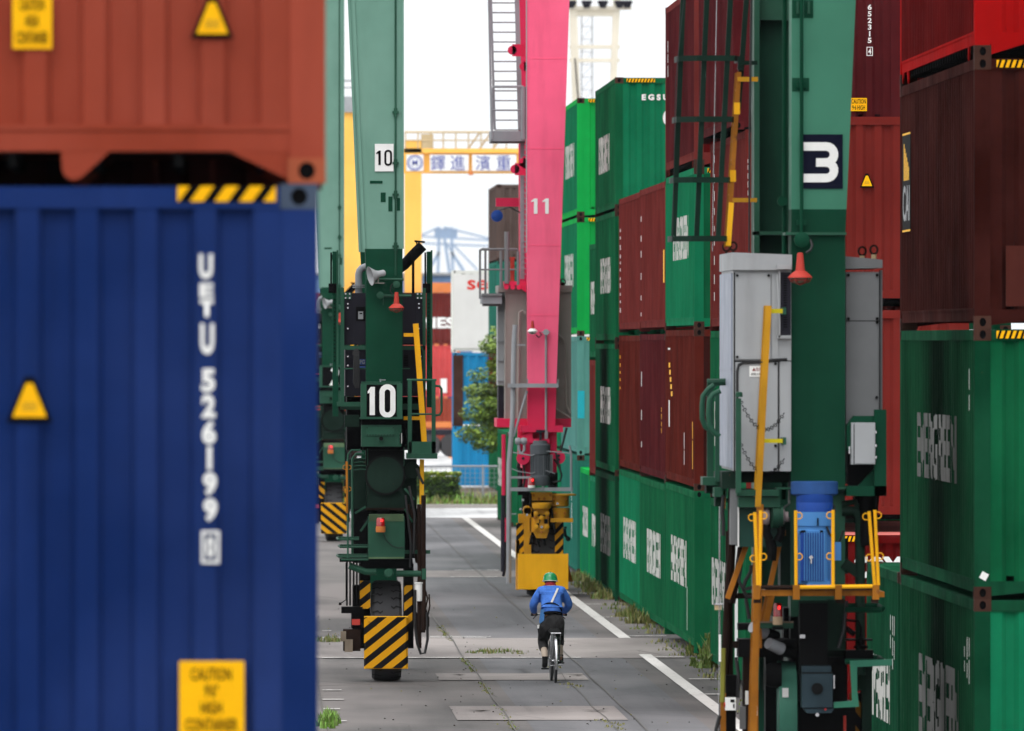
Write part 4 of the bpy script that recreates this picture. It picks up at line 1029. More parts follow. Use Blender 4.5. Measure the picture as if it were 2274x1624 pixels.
def green_crane(label, x, V, tall, digits='10', full=True, flip=False):
    """parts are laid out for the crane in the middle distance, column 850"""
    c = Rig('gantry_crane', label, 'crane', 850, 168.9, 'yard gantry cranes')
    T = c.t
    # legs: lower repainted box, upper faded, haze-paled tapering box, rear leg behind
    for nm, dd, dep in (('front_leg', 0, .5), ('rear_leg', 6.2, .5)):
        mb = MB(G_DK)
        b0, b1 = c.X(812.5), c.X(893.5); zt = c.Z(592); zm = c.Z(553)
        mb.prism([(b0, .9 if dd else c.Z(930)), (b1, .9 if dd else c.Z(930)), (b1, zt), (b0, zt)], dd, dd + dep)
        o = mb.build(nm, T)
        zu = 16.0; lx = c.X(786.5) - (c.X(812.5) - c.X(786.5)) * (zu - c.Z(0)) / (c.Z(0) - zt)
        mb = MB(G_DK); f = (zm - zt) / (c.Z(0) - zt); lm = c.X(812) + (c.X(786.5) - c.X(812)) * f
        mb.prism([(b0 + .0, zt), (b1, zt), (b1, zm), (lm, zm)], dd, dd + dep)
        mb.m = G_TOP; mb.prism([(lm, zm), (b1, zm), (b1, zu), (lx, zu)], dd, dd + dep); mb.build('upper_leg', o)
        mb = MB(GALV if False else G_TOP); mb.beam((lx - .01, dd - .012, zu), (lm - .01, dd - .012, zm), .035, .02); mb.beam((b1 + .004, dd - .01, zm), (b1 + .004, dd - .01, zu), .03, .02); mb.build('edge_strip', o)
    # conduit and clamps on the front leg
    mb = MB(G_MD); c.tb(mb, [(878, 0, -.03), (878, 612, -.03)], .014); mb.tube([(c.X(878), -.03, c.Z(0)), (c.X(878), -.03, 16)], .014, 6)
    for y in (247, 360, 430, 545, 670): c.bx(mb, 871, y, 885, y + 5, -.04, .04); c.bx(mb, 874, y - 6, 882, y + 12, -.035, .03)
    mb.build('conduit', T)
    mb = MB(G_DK)
    for a in ((821, 402, 849, 408), (845, 428, 856, 449), (862, 437, 871, 470), (881, 440, 888, 468), (868, 632, 892, 648)): c.bx(mb, *a[:2], *a[2:], -.006, .006) if a[1] < 600 else 0
    c.bx(mb, 848, 562, 850, 578, -.03, .03); mb.build('bracket', T)
    # small number plate
    if digits == '10':
        p = c.box('number_plate', WHITE_S, 832, 320, 873.5, 381, -.02, .015)
        mb = MB(BLACK); digit_one(mb, c.X(835), c.X(845), c.Z(367), c.Z(335), .035, -.022); digit_zero(mb, c.X(861.5), c.Z(351), .085, .21, .03, -.022); mb.build('number', p)
    # junction rods, lamps, horn, exhaust
    mb = MB(G_MD)
    for a, b in (((812, 621, -.05), (896, 621, -.05)), ((850, 657, -.05), (913, 657, -.05))): c.tb(mb, [a, b], .022)
    for x_, y_ in ((880, 632), (844, 656)): q = c.P(x_, y_, -.08); mb.lathe([(.055, 0), (.055, -.06), (.02, -.07)], tuple(q), 'y', 12)
    c.tb(mb, [(851, 658, -.05), (850, 678, -.05)], .008); mb.build('lamp_bracket', T)
    mb = MB(HOSE); c.tb(mb, [(872, 630, -.1), (867, 636, -.1), (866, 646, -.1), (872, 655, -.1)], .01); mb.build('lamp_cable', T)
    spotlight(c, 880, 675, .145, -.2)
    mb = MB(GREY_L); q = c.P(838, 612, -.2)
    mb.lathe([(.03, .1), (.05, .08), (.05, .0), (.07, -.05), (.11, -.1), (.145, -.14), (.13, -.135), (.05, -.05)], (0, 0, 0), 'x', 18); o = mb.build('horn_speaker', T); o.location = q + Vector((.02, 0, .02)); o.rotation_euler = (0, R(-12), R(18))
    mb = MB(GREY_W); c.bx(mb, 838, 612, 841, 628, -.2, .02); c.bx(mb, 830, 628, 853, 630, -.24, .1); mb.build('horn_bracket', T)
    mb = MB(GALV); mb.tube([c.P(796, 668, .9), c.P(796, 636, .9), c.P(796, 610, .9), c.P(798, 602, .9), c.P(803, 596, .9), c.P(811, 593, .9), c.P(822, 593, .9)], .053, 14)
    mb.lathe([(.09, 0), (.09, .02)], tuple(c.P(796, 640, .9)), 'z', 16); mb.lathe([(.09, .03), (.09, .05)], tuple(c.P(796, 640, .9)), 'z', 16); mb.build('exhaust_pipe', T)
    mb = MB(BLACK); mb.tube([c.P(880, 600, 1.2), c.P(898, 588, 1.2), c.P(914, 570, 1.2), c.P(938, 546, 1.2)], .082, 14); c.bx(mb, 914, 552, 920, 662, 1.0, .05); mb.build('air_duct', T)
    mb = MB(BLACK); mb.beam(c.P(920, 536, 1.2), c.P(943, 538, 1.2), .03); mb.beam(c.P(924, 536, 1.2), c.P(926, 548, 1.2), .02); mb.build('rain_cap', T)
    # generator cabin behind the leg
    g = c.box('generator_cabin', GREY_D, 762, 651, 938, 766, .62, 2.2)
    mb = MB(GREY_D); c.bx(mb, 786, 665, 812, 764, .605, .02); c.bx(mb, 893, 666, 921, 762, .605, .02); c.bx(mb, 764, 665, 783, 762, .61, .02); c.bx(mb, 924, 666, 937, 762, .61, .02); mb.build('door', g)
    mb = MB(GREY_D); c.bx(mb, 766, 771, 938, 880, .66, 2.1); mb.m = BLACK; c.bx(mb, 770, 882, 940, 1000, .9, 1.8); mb.build('engine_bay', g)
    o = c.box('instrument_window', BLACK, 790, 682, 812, 713, .595, .02, g)
    mb = MB(GREY_L); c.bx(mb, 795, 692, 806, 709, .585, .01); mb.m = BLACK; c.bx(mb, 798, 695, 804, 698, .58, .005); mb.build('gauge', o)
    mb = MB(G_MD)
    for a in ((763, 650, 780, 665), (923, 650, 939, 665)): c.bx(mb, *a, .6, .02)
    mb.build('corner_plate', g)
    c.bolts(g, [(767, 653), (776, 653), (767, 662), (776, 662), (927, 653), (935, 653), (927, 662), (935, 662), (772, 675), (772, 684), (930, 675), (930, 684), (772, 730), (930, 730), (772, 792), (772, 812), (934, 792), (934, 803), (934, 820), (772, 858)], .59, .014)
    mb = MB(G_MD); c.bx(mb, 764, 768, 812, 777, .5, .05); c.bx(mb, 893, 768, 945, 777, .5, .05); c.tb(mb, [(764, 819, .45), (812, 819, .45)], .012); c.tb(mb, [(893, 819, .45), (910, 819, .45)], .012); mb.build('service_rail', g)
    mb = MB(flat('blue_decal', (.04, .09, .3))); c.bx(mb, 797, 798, 811, 810, .65, .005); c.bx(mb, 797, 813, 811, 817, .65, .005); mb.build('maker_decal', g)
    text('PG', .075, .06, g, tuple(c.P(804, 804, .64)), 0, GREY_L, bold=.02)
    mb = MB(BLACK)
    for i in range(7): c.bx(mb, 896, 790 + i * 3.4, 906, 791.6 + i * 3.4, .64, .02)
    mb.build('louvre', g)
    mb = MB(HOSE)
    for i in range(4): c.tb(mb, [(788 + i * 2, 775, .4), (786 + i * 3.5, 800, .38), (785 + i * 4, 850, .36), (790 + i * 2, 862, .36)], .012)
    c.bx(mb, 783, 779, 797, 789, .38, .08); mb.build('cable_bundle', T)
    # side posts and hand rails
    for nm, x0, x1, y0, y1, d in (('side_post', 947, 960, 556, 905, .55), ('side_post', 738, 751, 556, 925, .55)):
        mb = MB(G_DK); c.bx(mb, x0, y0 + 3, x1, y1, d, .08); mb.m = G_MD; c.bx(mb, x1 - 4, y0, x1, y1 - 90, d - .05, .05); mb.m = BLACK; c.bx(mb, x0 - 5, y0 + 5, x0 - 1, y0 + 90, d + .1, .03)
        for i in range(16): q = c.P((x0 + x1) / 2 - 2, y0 + 110 + i * 9, d - .005); mb.lathe([(.012, 0), (.012, -.02)], tuple(q), 'y', 5, False)
        c.bx(mb, x0 - 9, y0 + 74, x1 - 4, y0 + 95, d - .02, .02); mb.build(nm, T)
    mb = MB(G_MD); c.bx(mb, 756, 640, 764, 902, .5, .06); c.bx(mb, 938, 640, 945, 930, .5, .06); c.bx(mb, 748, 893, 815, 903, .45, .1); c.bx(mb, 756, 897, 943, 910, .62, .1); mb.build('cabin_frame', T)
    mb = MB(G_OLD); c.bx(mb, 765, 922, 797, 948, .4, .3); mb.build('battery_box', T)
    # black and white number box
    o = c.box('number_box', G_MD, 801, 852, 893, 928, -.35, .36)
    mb = MB(G_MD); c.bx(mb, 799, 927, 894, 931, -.4, .42); c.bx(mb, 803, 848, 889, 851, -.3, .3); mb.m = GALV; c.bx(mb, 843, 842, 846, 849, -.3, .01); c.bx(mb, 842, 843, 856, 845, -.3, .01); mb.build('box_rim', o)
    o2 = c.box('number_panel', BLACK, 813.5, 854.5, 880.5, 925.5, -.356, .005, o)
    mb = MB(WHITE_S)
    if digits == '10': digit_one(mb, c.X(816, -.36), c.X(832, -.36), c.Z(922, -.36), c.Z(859.5, -.36), .077, -.362); digit_zero(mb, c.X(860, -.36), c.Z(890.7, -.36), (c.X(872) - c.X(848)), .42, .077, -.362)
    else:
        pts = [(.02, .13), (.06, .19), (.14, .19), (.17, .12), (.16, .05), (.02, -.19), (.18, -.19)]
        mb.ribbon([(c.X(845) + a, c.Z(890) + b) for a, b in pts], .07, -.366, -.362)
    mb.build('number', o2)
    # apron box below
    o = c.box('equipment_box', G_MD, 802, 944, 891, 992, -.3, .4)
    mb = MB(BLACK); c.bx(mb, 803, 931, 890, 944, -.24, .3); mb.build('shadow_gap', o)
    mb = MB(G_MD); c.bx(mb, 813, 948, 875, 968, -.31, .012); mb.build('inspection_hatch', o)
    c.bolts(o, [(815 + i * 6.4, 966) for i in range(10)] + [(815, 950), (873, 950)], -.312, .008, GRIME)
    mb = MB(GRIME); mb.lathe([(.03, 0), (.03, -.06)], tuple(c.P(846, 974, -.3)), 'y', 10); mb.build('hatch_knob', o)
    mb = MB(GRIME); c.bx(mb, 812, 1000, 896, 1036, 0, .5); c.bx(mb, 806, 930, 888, 1000, .1, .7); mb.build('cross_channel', T)
    mb = MB(G_MD)
    for a in ((815, 996, 817, 1035), (896, 993, 898, 1035)): c.bx(mb, *a, -.02, .02)
    c.bx(mb, 815, 1033, 828, 1035, -.02, .02); c.bx(mb, 884, 1033, 898, 1035, -.02, .02); mb.build('channel_edge', T)
    # control basket and yellow ladder
    o = c.box('control_basket', G_MD, 907, 981, 967, 1007, -.25, .02)
    mb = MB(G_MD)
    for x0, x1 in ((905, 914), (958, 967)):
        c.bx(mb, x0, 844, x1, 1007, -.25, .05); c.bx(mb, x0, 844, x1, 1007, .4, .05)
    c.bx(mb, 903, 1007, 971, 1019, -.3, .85); mb.m = G_MD
    c.tb(mb, [(903, 844, -.23), (969, 844, -.23)], .02); c.tb(mb, [(903, 844, .42), (969, 844, .42)], .02); c.tb(mb, [(908, 920, -.23), (962, 920, -.23)], .016)
    c.tb(mb, [(966, 857, -.2), (976, 858, -.2), (980, 864, -.2), (980, 914, -.2), (976, 921, -.2), (966, 923, -.2)], .018, 8); mb.build('guard_rail', o)
    ladder_side(c, 'ladder', [(923, 719), (942, 981)], 11.5, YEL_C, -.1)
    mb = MB(YEL_C); c.bx(mb, 896, 740, 925, 748, -.06, .04); c.bx(mb, 896, 925, 937, 933, -.06, .04); mb.build('ladder_bracket', T)
    ladder_side(c, 'ladder', [(937, 1021), (936, 1120)], 9, YEL, -.05)
    mb = MB(WHITE); c.bx(mb, 887, 962, 892, 985, -.3, .15); mb.m = GRIME; c.tb(mb, [(886, 955, -.25), (883, 975, -.25), (887, 990, -.25)], .03, 8); mb.build('plug_socket', T)
    # bogie body
    o = c.box('drive_housing', G_OLD, 814, 1036, 898, 1134, -.05, 1.0)
    mb = MB(GRIME); q = c.P(855, 1055, -.06); mb.lathe([(.3, 0), (.3, -.03), (.27, -.03)], tuple(q), 'y', 32); mb.lathe([(.26, 0), (.26, -.02)], tuple(q), 'y', 32); mb.m = G_OLD; mb.lathe([(.27, -.028), (.27, -.034), (.0, -.036)], tuple(q), 'y', 32); mb.build('gear_cover', o)
    mb = MB(BLACK); c.bx(mb, 838, 1131, 866, 1146, -.15, .1); mb.build('hinge_block', o)
    mb = MB(RUSTY); c.bx(mb, 812, 1128, 900, 1133, -.07, .02); mb.build('lip', o)
    o = c.box('beacon_box', G_MD, 817.5, 1148, 898, 1240, -.3, .7)
    mb = MB(paint('rubbed_green_paint', (.07, .12, .06), .6, .5, .5, .4)); c.bx(mb, 819, 1142, 896, 1158, -.305, .2); c.bx(mb, 818, 1237, 897, 1241, -.31, .1); mb.build('worn_lip', o)
    beacon(c, 834, 1150, 855.5, 1169, 1182, -.42, paint('orange_beacon_base', (.5, .16, .04), .5, .1))
    mb = MB(HOSE); c.tb(mb, [(850, 1182, -.32), (857, 1200, -.32), (870, 1213, -.32), (884, 1217, -.32), (897, 1215, -.32)], .006, 5); mb.build('beacon_cable', T)
    # wheels, forks, guards
    HZ = hazard('hazard_paint_flipped' if flip else 'hazard_paint', -.8 if flip else .8, .165)
    mb = MB(BLACK); c.bx(mb, 800, 1242, 916, 1263, .1, 1.2); c.bx(mb, 798, 1252, 822, 1440, .25, 1.0); c.bx(mb, 897, 1252, 918, 1440, .25, 1.0); mb.build('wheel_fork', T)
    mb = MB(HZ)
    for a in ((799, 1290, 822, 1352), (897, 1300, 915, 1392)): c.bx(mb, *a, .1, .12)
    mb.build('hazard_stripe', T)
    tyre(c, 859, 1517, 67, 1.5, -.02); tyre(c, 851, 1517, 67, 1.46, 6.0)
    # bent guard plate in front of the tyre
    mb = MB(HZ); z0, z1 = c.Z(1484), c.Z(1370); xa, xb = c.X(808), c.X(905.5)
    prof = [(xa, .16), (xa, -.02), (xa + .03, -.05), (xb - .03, -.05), (xb, -.02), (xb, .16)]
    vs = [(x, y, z) for x, y in prof for z in (z0, z1)]; vs += [(x + (.006 if x < 0 else -.006), y + .008, z) for x, y in prof for z in (z0, z1)]; n2 = len(prof) * 2
    fs = [(2 * i, 2 * i + 2, 2 * i + 3, 2 * i + 1) for i in range(len(prof) - 1)] + [(n2 + 2 * i + 1, n2 + 2 * i + 3, n2 + 2 * i + 2, n2 + 2 * i) for i in range(len(prof) - 1)] + [(2 * i + 1, 2 * i + 3, n2 + 2 * i + 3, n2 + 2 * i + 1) for i in range(len(prof) - 1)]
    mb.add(vs, fs); o = mb.build('wheel_guard', T)
    mb = MB(YEL); mb.tube([(xa, -.03, z1), (xb, -.03, z1)], .014, 6); mb.tube([(xa, -.03, z0), (xb, -.03, z0)], .01, 6); mb.build('guard_rim', o)
    # green pipes and rails under the box
    mb = MB(G_MD); c.tb(mb, [(775, 1256, -.1), (790, 1262, -.1), (812, 1270, -.1), (835, 1270, -.1)], .05, 8); c.tb(mb, [(880, 1274, -.1), (945, 1274, -.1)], .05, 10); q = c.P(863, 1273, -.15); mb.lathe([(.07, 0), (.07, -.1), (.05, -.12)], tuple(q), 'y', 14); c.bx(mb, 936, 1263, 946, 1287, -.2, .25); mb.build('steering_rod', T)
    mb = MB(G_MD)
    c.tb(mb, [(772, 1240, -.3), (772, 1010, -.3), (780, 1000, -.3), (800, 1000, -.3)], .014); c.tb(mb, [(782, 1230, -.1), (782, 1018, -.1), (790, 1008, -.1), (808, 1008, -.1)], .018)
    for i in range(5): c.tb(mb, [(784, 1012 + i * 8, -.05), (800, 1010 + i * 8, -.05), (812, 1011 + i * 8, -.05)], .01)
    mb.build('hand_rail', T)
    mb = MB(G_MD)
    for x0, x1, y in ((748, 797, 1198), (752, 818, 1215), (748, 818, 1236), (755, 818, 1243)): c.tb(mb, [(x1, y, -.2), (x0 + 3, y, -.2), (x0, y - 3, -.05), (x0 + 4, y - 4, .3), (x1, y - 4, .3)], .018, 6)
    mb.build('step_rung', T)
    mb = MB(YEL_O); c.tb(mb, [(770, 1025, -.3), (771, 1140, -.3)], .02)
    for y in (1032, 1080): c.tb(mb, [(770, y, -.3), (762, y + 2, -.3), (761, y + 9, -.3), (770, y + 12, -.3)], .006, 5); c.tb(mb, [(771, y, -.3), (779, y + 3, -.3), (779, y + 9, -.3), (771, y + 12, -.3)], .006, 5)
    mb.build('chain_post', T)
    mb = MB(BLACK); 
    for x_ in (770, 777, 785, 792): c.tb(mb, [(x_, 1240, 0), (x_, 1345, 0)], .013)
    c.bx(mb, 754, 1240, 800, 1248, -.2, .3); c.bx(mb, 758, 1348, 805, 1362, 0, .4); c.bx(mb, 780, 1362, 806, 1395, .1, .5); c.tb(mb, [(768, 1250, -.2), (768, 1332, -.2), (756, 1340, -.2)], .008); c.bx(mb, 752, 1338, 758, 1344, -.22, .04)
    c.bx(mb, 783, 1300, 800, 1440, .4, .6); mb.build('cable_rack', T)
    mb = MB(RUSTY); c.bx(mb, 762, 1398, 800, 1446, .0, .5); mb.m = paint('scraped_plate', (.25, .2, .15), .7, .5, .4, .5); c.bx(mb, 765, 1420, 783, 1448, -.06, .05); c.bx(mb, 756, 1402, 768, 1424, -.03, .04); mb.build('sensor_box', T)
    o = c.box('reflector_plate', RED_P, 781, 1375, 799, 1388, -.02, .02)
    # right side: brown hydraulic struts and the hose loop
    mb = MB(RUSTY)
    c.tb(mb, [(930, 1120, -.1), (931, 1190, -.1), (931, 1440, -.1)], .03, 8); c.tb(mb, [(940, 1100, -.15), (940, 1400, -.15)], .035, 8); c.tb(mb, [(915, 1130, 0), (925, 1190, 0), (935, 1270, 0)], .045, 8); c.tb(mb, [(905, 1120, 0), (912, 1180, 0), (926, 1250, 0)], .025, 8)
    c.tb(mb, [(921, 1360, -.1), (926, 1410, -.1), (932, 1432, -.1)], .03, 6); c.bx(mb, 926, 1290, 944, 1405, -.05, .06); mb.build('hydraulic_strut', T)
    mb = MB(HOSE); c.tb(mb, [(921, 1310, -.2), (921, 1390, -.2), (926, 1430, -.2), (934, 1452, -.2), (943, 1450, -.2), (949, 1420, -.2), (948, 1360, -.2)], .02, 8)
    c.tb(mb, [(908, 1080, -.2), (914, 1110, -.2), (920, 1140, -.2), (918, 1230, -.2)], .02, 6); c.tb(mb, [(900, 1100, -.2), (905, 1150, -.2), (912, 1210, -.2), (910, 1260, -.2)], .016, 6); c.tb(mb, [(925, 1040, -.2), (932, 1060, -.2), (940, 1075, -.2)], .02, 6); mb.build('hose_loop', T)
    mb = MB(WHITE); q = c.P(930, 1335, -.15); mb.lathe([(.05, 0), (.055, .02), (.055, .25), (.065, .26), (.065, .28)], tuple(q), 'z', 14); mb.build('grease_canister', T)
    mb = MB(RUSTY); c.tb(mb, [(944, 1312, -.15), (949, 1330, -.15), (944, 1352, -.15), (950, 1370, -.15)], .014, 5); c.tb(mb, [(952, 1320, -.15), (954, 1345, -.15), (948, 1375, -.15)], .012, 5); c.bx(mb, 944, 1370, 953, 1392, -.18, .06); mb.build('hose_coupling', T)
    c.box('side_arm', G_MD, 898, 1222, 955, 1230, -.1, .08)
    mb = MB(G_OLD); q = c.P(915, 1045, .1); mb.lathe([(.12, 0), (.12, -.05), (.04, -.06)], tuple(q), 'y', 16); c.bx(mb, 898, 1020, 925, 1130, .2, .4); c.bx(mb, 770, 1020, 812, 1130, .3, .5); mb.m = BLACK; c.bx(mb, 895, 1130, 930, 1240, .3, .4); c.bx(mb, 785, 1130, 815, 1250, .3, .5); c.bx(mb, 800, 1020, 906, 1255, .95, .1); mb.build('bogie_machinery', T)
    mb = MB(G_OLD); mb.box(c.X(822), c.X(890), .9, 6.2, c.Z(1150), c.Z(1010)); mb.build('sill_beam', T)
    mb = MB(G_MD)
    for a, b in (((800, 1180), (818, 1155)), ((898, 1085), (920, 1110)), ((788, 1140), (812, 1125)), ((898, 1130), (916, 1160))): mb.beam(c.P(*a, -.05), c.P(*b, -.05), .05, .03)
    mb.build('gusset', T)
    T.location = (px(x, V), V, 0)
    return T
green_crane('green yard crane leg numbered 10 in the middle distance, yellow-black guard before its tyre', 850, 168.9, True)
green_crane('blurred green yard crane leg half hidden behind the big blue container, further back', 737, 288, True, digits='x', flip=True)
#P3_BEGIN
# ------------------------------------------------------------------ pink crane 11
def pink_crane():
    c = Rig('gantry_crane', 'pink yard crane leg with 11 painted in white, yellow plate before its wheel', 'crane', 1205, 225.7, 'yard gantry cranes'); T = c.t
    zu = 17.
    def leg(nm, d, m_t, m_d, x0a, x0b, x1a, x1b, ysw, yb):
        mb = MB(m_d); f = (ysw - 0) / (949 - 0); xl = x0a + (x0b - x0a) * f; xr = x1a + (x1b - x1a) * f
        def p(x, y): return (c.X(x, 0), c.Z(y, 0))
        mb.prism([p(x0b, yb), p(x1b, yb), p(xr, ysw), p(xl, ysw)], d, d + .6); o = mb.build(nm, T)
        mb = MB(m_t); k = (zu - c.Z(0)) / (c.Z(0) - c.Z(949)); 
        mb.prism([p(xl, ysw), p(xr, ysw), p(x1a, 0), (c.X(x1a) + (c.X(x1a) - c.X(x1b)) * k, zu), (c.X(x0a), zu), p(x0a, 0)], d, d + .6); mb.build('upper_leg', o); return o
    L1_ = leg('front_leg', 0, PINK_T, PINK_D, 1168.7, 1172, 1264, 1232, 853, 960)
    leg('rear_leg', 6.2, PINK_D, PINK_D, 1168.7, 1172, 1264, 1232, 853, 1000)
    mb = MB(PINK_D); mb.box(c.X(1170), c.X(1235), .6, 6.2, c.Z(1045), c.Z(965)); mb.build('sill_beam', T)
    mb = MB(WHITE_S)
    for x0 in (1179, 1204): digit_one(mb, c.X(x0), c.X(x0 + 14), c.Z(475), c.Z(441), .07, -.004)
    mb.build('number', L1_)
    mb = MB(PINK_T)
    for y in (130, 330, 545, 700): xl, xr = c.X(1169), c.X(1264 - (32) * y / 949); mb.box(xl, xr - .004, -.006, .0, c.Z(y + 1), c.Z(y))
    mb.build('weld_seam', L1_)
    mb = MB(GREY_L); mb.beam((c.X(1168.5), -.01, zu), (c.X(1168.5), -.01, c.Z(560)), .02, .02); mb.build('edge_strip', L1_)  # pale strip: highlight along the leg edge put in as colour
    # ears and flanges
    mb = MB(PINK_D)
    for x, y in ((1163, 148), (1137, 112), (1143, 376), (1161, 361)):
        q = c.P(x, y, .35); mb.lathe([(.09, 0), (.09, .05)], tuple(q), 'y', 16); mb.box(q.x, q.x + .25, q.y, q.y + .05, q.z - .12, q.z + .12)
    c.bx(mb, 1101, 440, 1152, 459, 3, .3); mb.build('lifting_ear', T)
    q = c.P(1103, 480, 2.9); mb = MB(BLUE_D); mb.lathe([(.12, 0), (.12, -.1), (.05, -.12)], tuple(q), 'y', 14); mb.m = HOSE; mb.tube([q + Vector((0, 0, .1)), q + Vector((.25, 0, .18)), q + Vector((.5, .1, .05))], .015, 5); mb.build('blue_valve', T)
    # steep stair with landing
    mb = MB(GALV); mb.beam(c.P(1088, -60, 1.2), c.P(1098, 288, 1.2), .045, .2, up=(0, 1, 0)); mb.beam(c.P(1146, -60, 1.2), c.P(1155, 288, 1.2), .09, .2, up=(0, 1, 0)); st = mb.build('stair', T)
    for i in range(17):
        y = -38 + i * 21.7; mb = MB(GALV); c.bx(mb, 1091 + i * .5, y, 1150 + i * .55, y + 2.6, 1.15 + 0 * i, .16); mb.build('tread', st)
    mb = MB(GALV); c.tb(mb, [(1084, -60, .9), (1091, 288, .9)], .022); mb.build('stair_rail', st)
    o = c.box('landing', GALV, 1089, 291, 1166, 314, .5, 1.4)
    mb = MB(GALV); c.tb(mb, [(1092, 310, .5), (1092, 197, .5), (1096, 193, .5), (1162, 193, .5)], .025); c.tb(mb, [(1094, 245, .5), (1160, 245, .5)], .018); c.tb(mb, [(1162, 193, .5), (1162, 310, .5)], .05); mb.m = GREY_M; c.bx(mb, 1089, 314, 1166, 317, .6, 1.2); mb.build('guard_rail', o)
    mb = MB(GALV); c.bx(mb, 1155, 310, 1164, 620, .9, .15); 
    for y in range(320, 620, 12): c.bx(mb, 1161, y, 1168, y + 2, .85, .1)
    mb.build('cable_ladder', T)
    # cabinet
    g = c.box('electric_cabinet', GREY_W, 1121, 648, 1268, 931, .8, 2.2)
    mb = MB(GREY_W); c.bx(mb, 1106, 634, 1270, 649, .75, 2.4); c.bx(mb, 1122, 856, 1268, 859, .785, .02); c.bx(mb, 1122, 652, 1124, 928, .785, .02); mb.build('cabinet_cap', g)
    mb = MB(GREY_L); c.bx(mb, 1105, 650, 1120, 856, 1.6, 1.2); mb.m = GALV
    for y in (690, 758, 800, 845): c.bx(mb, 1104, y, 1121, y + 2, 1.55, .1)
    mb.m = GREY_D; c.bx(mb, 1106, 858, 1120, 930, 1.7, 1); mb.build('side_panel', g)
    mb = MB(GREY_W)
    for pts in ([(1168, 697, .7), (1160, 690, .7), (1153, 694, .7), (1152, 720, .7), (1150, 930, .7)], [(1236, 742, .7), (1250, 752, .7), (1256, 765, .7), (1257, 900, .7), (1266, 918, .7)], [(1232, 908, .7), (1268, 930, .7)]): c.tb(mb, pts, .03, 6)
    mb.build('conduit', T)
    mb = MB(RUSTY)
    for x in (1240, 1249): q = c.P(x, 632, 1.2); mb.lathe([(.03, -.07), (.045, -.09), (.03, -.11)], tuple(q), 'y', 10); mb.ribbon([(q.x + .06 * math.cos(R(a)), q.z + .06 * math.sin(R(a)) + .05) for a in range(0, 360, 40)], .02, q.y, q.y + .02, True)
    mb.build('lifting_eye', g)
    mb = MB(PINK_D); c.bx(mb, 1103, 930, 1268, 949, .6, 2.4); c.bx(mb, 1118, 625, 1170, 634, .6, .5); mb.prism([(c.X(1150), c.Z(634)), (c.X(1170), c.Z(634)), (c.X(1170), c.Z(650))], .6, .7)
    for x in (1124, 1138, 1152): q = c.P(x, 638, .6); mb.lathe([(.05, 0), (.05, -.04)], tuple(q), 'y', 10)
    mb.build('cabinet_bracket', T)
    # balcony
    o = c.box('balcony', GALV, 1069, 655, 1114, 675, .6, 1.4)
    mb = MB(GREY_M); c.bx(mb, 1073, 672, 1110, 680, .7, 1.2); c.bx(mb, 1069, 652, 1114, 657, .55, .05)
    for x in (1063, 1075): c.bx(mb, x, 556, x + 5, 664, .6 + (x - 1063) * .05, .05)
    c.tb(mb, [(1064, 558, .6), (1070, 554, .6), (1148, 554, .6), (1150, 560, .6), (1150, 640, .6)], .03); c.tb(mb, [(1068, 599, .6), (1146, 599, .6)], .02); c.tb(mb, [(1112, 556, .6), (1112, 640, .6)], .03); c.tb(mb, [(1125, 515, .6), (1125, 630, .6)], .05); mb.build('guard_rail', o)
    mb = MB(RED_P); c.tb(mb, [(1137, 572, .7), (1137, 628, .7)], .045, 8); c.tb(mb, [(1131, 574, .7), (1143, 574, .7)], .03); mb.build('extinguisher', T)
    spotlight(c, 1182, 730, .13, -.2, RED_P, WHITE)
    mb = MB(GALV); q = c.P(1212, 738, -.08); mb.lathe([(.06, 0), (.06, -.06)], tuple(q), 'y', 12); c.tb(mb, [(1202, 738, -.06), (1221, 738, -.06)], .015); c.tb(mb, [(1212, 742, -.06), (1212, 950, -.06), (1212, 968, -.06)], .022); c.bx(mb, 1209, 958, 1216, 975, -.1, .06); mb.build('conduit_box', T)
    mb = MB(HOSE); c.tb(mb, [(1190, 744, -.1), (1196, 750, -.1), (1202, 744, -.1), (1198, 738, -.1)], .014); mb.build('lamp_cable', T)
    mb = MB(GALV); c.bx(mb, 1127, 852, 1240, 861, -.2, .1)
    for x in (1170, 1238): c.bx(mb, x, 842, x + 2, 853, -.2, .03)
    mb.build('service_rail', T)
    mb = MB(GALV); c.tb(mb, [(1144, 722, -.1), (1141, 760, -.1), (1138, 930, -.1), (1130, 1030, -.1), (1129, 1296, -.1)], .05, 8)
    for y in (765, 886, 960, 1140, 1240): c.bx(mb, 1130 + (8 if y < 950 else -2), y, 1166 if y < 800 else 1146, y + 3, -.1, .05)
    c.tb(mb, [(1170, 868, -.1), (1140, 970, -.1)], .025); mb.build('ladder', T)
    mb = MB(GREY_D); c.tb(mb, [(1117, 1100, 0), (1117, 1270, 0)], .05, 6); c.tb(mb, [(1122, 1140, .1), (1121, 1260, .1), (1117, 1280, .1)], .03, 6); mb.m = PINK_D; c.tb(mb, [(1118, 965, 0), (1118, 1150, 0), (1123, 1160, 0), (1123, 1195, 0), (1117, 1205, 0)], .04, 6); mb.build('cable_guide', T)
    # pink forks and motor
    mb = MB(PINK_D); c.bx(mb, 1150, 949, 1236, 1030, .3, .6); c.bx(mb, 1156, 945, 1250, 960, -.05, .9); c.bx(mb, 1176, 975, 1220, 984, -.2, .3); c.bx(mb, 1222, 955, 1236, 1065, .1, .5); c.bx(mb, 1160, 985, 1182, 1090, .1, .5)
    mb.prism([(c.X(1150), c.Z(985)), (c.X(1160), c.Z(968)), (c.X(1182), c.Z(958)), (c.X(1182), c.Z(1010)), (c.X(1160), c.Z(1040))], 0, .3)
    for x, y in ((1161, 1018), (1240, 1016)):
        q = c.P(x, y, -.1); mb.lathe([(.13, 0), (.13, -.06)], tuple(q), 'y', 18)
    mb.build('fork', T)
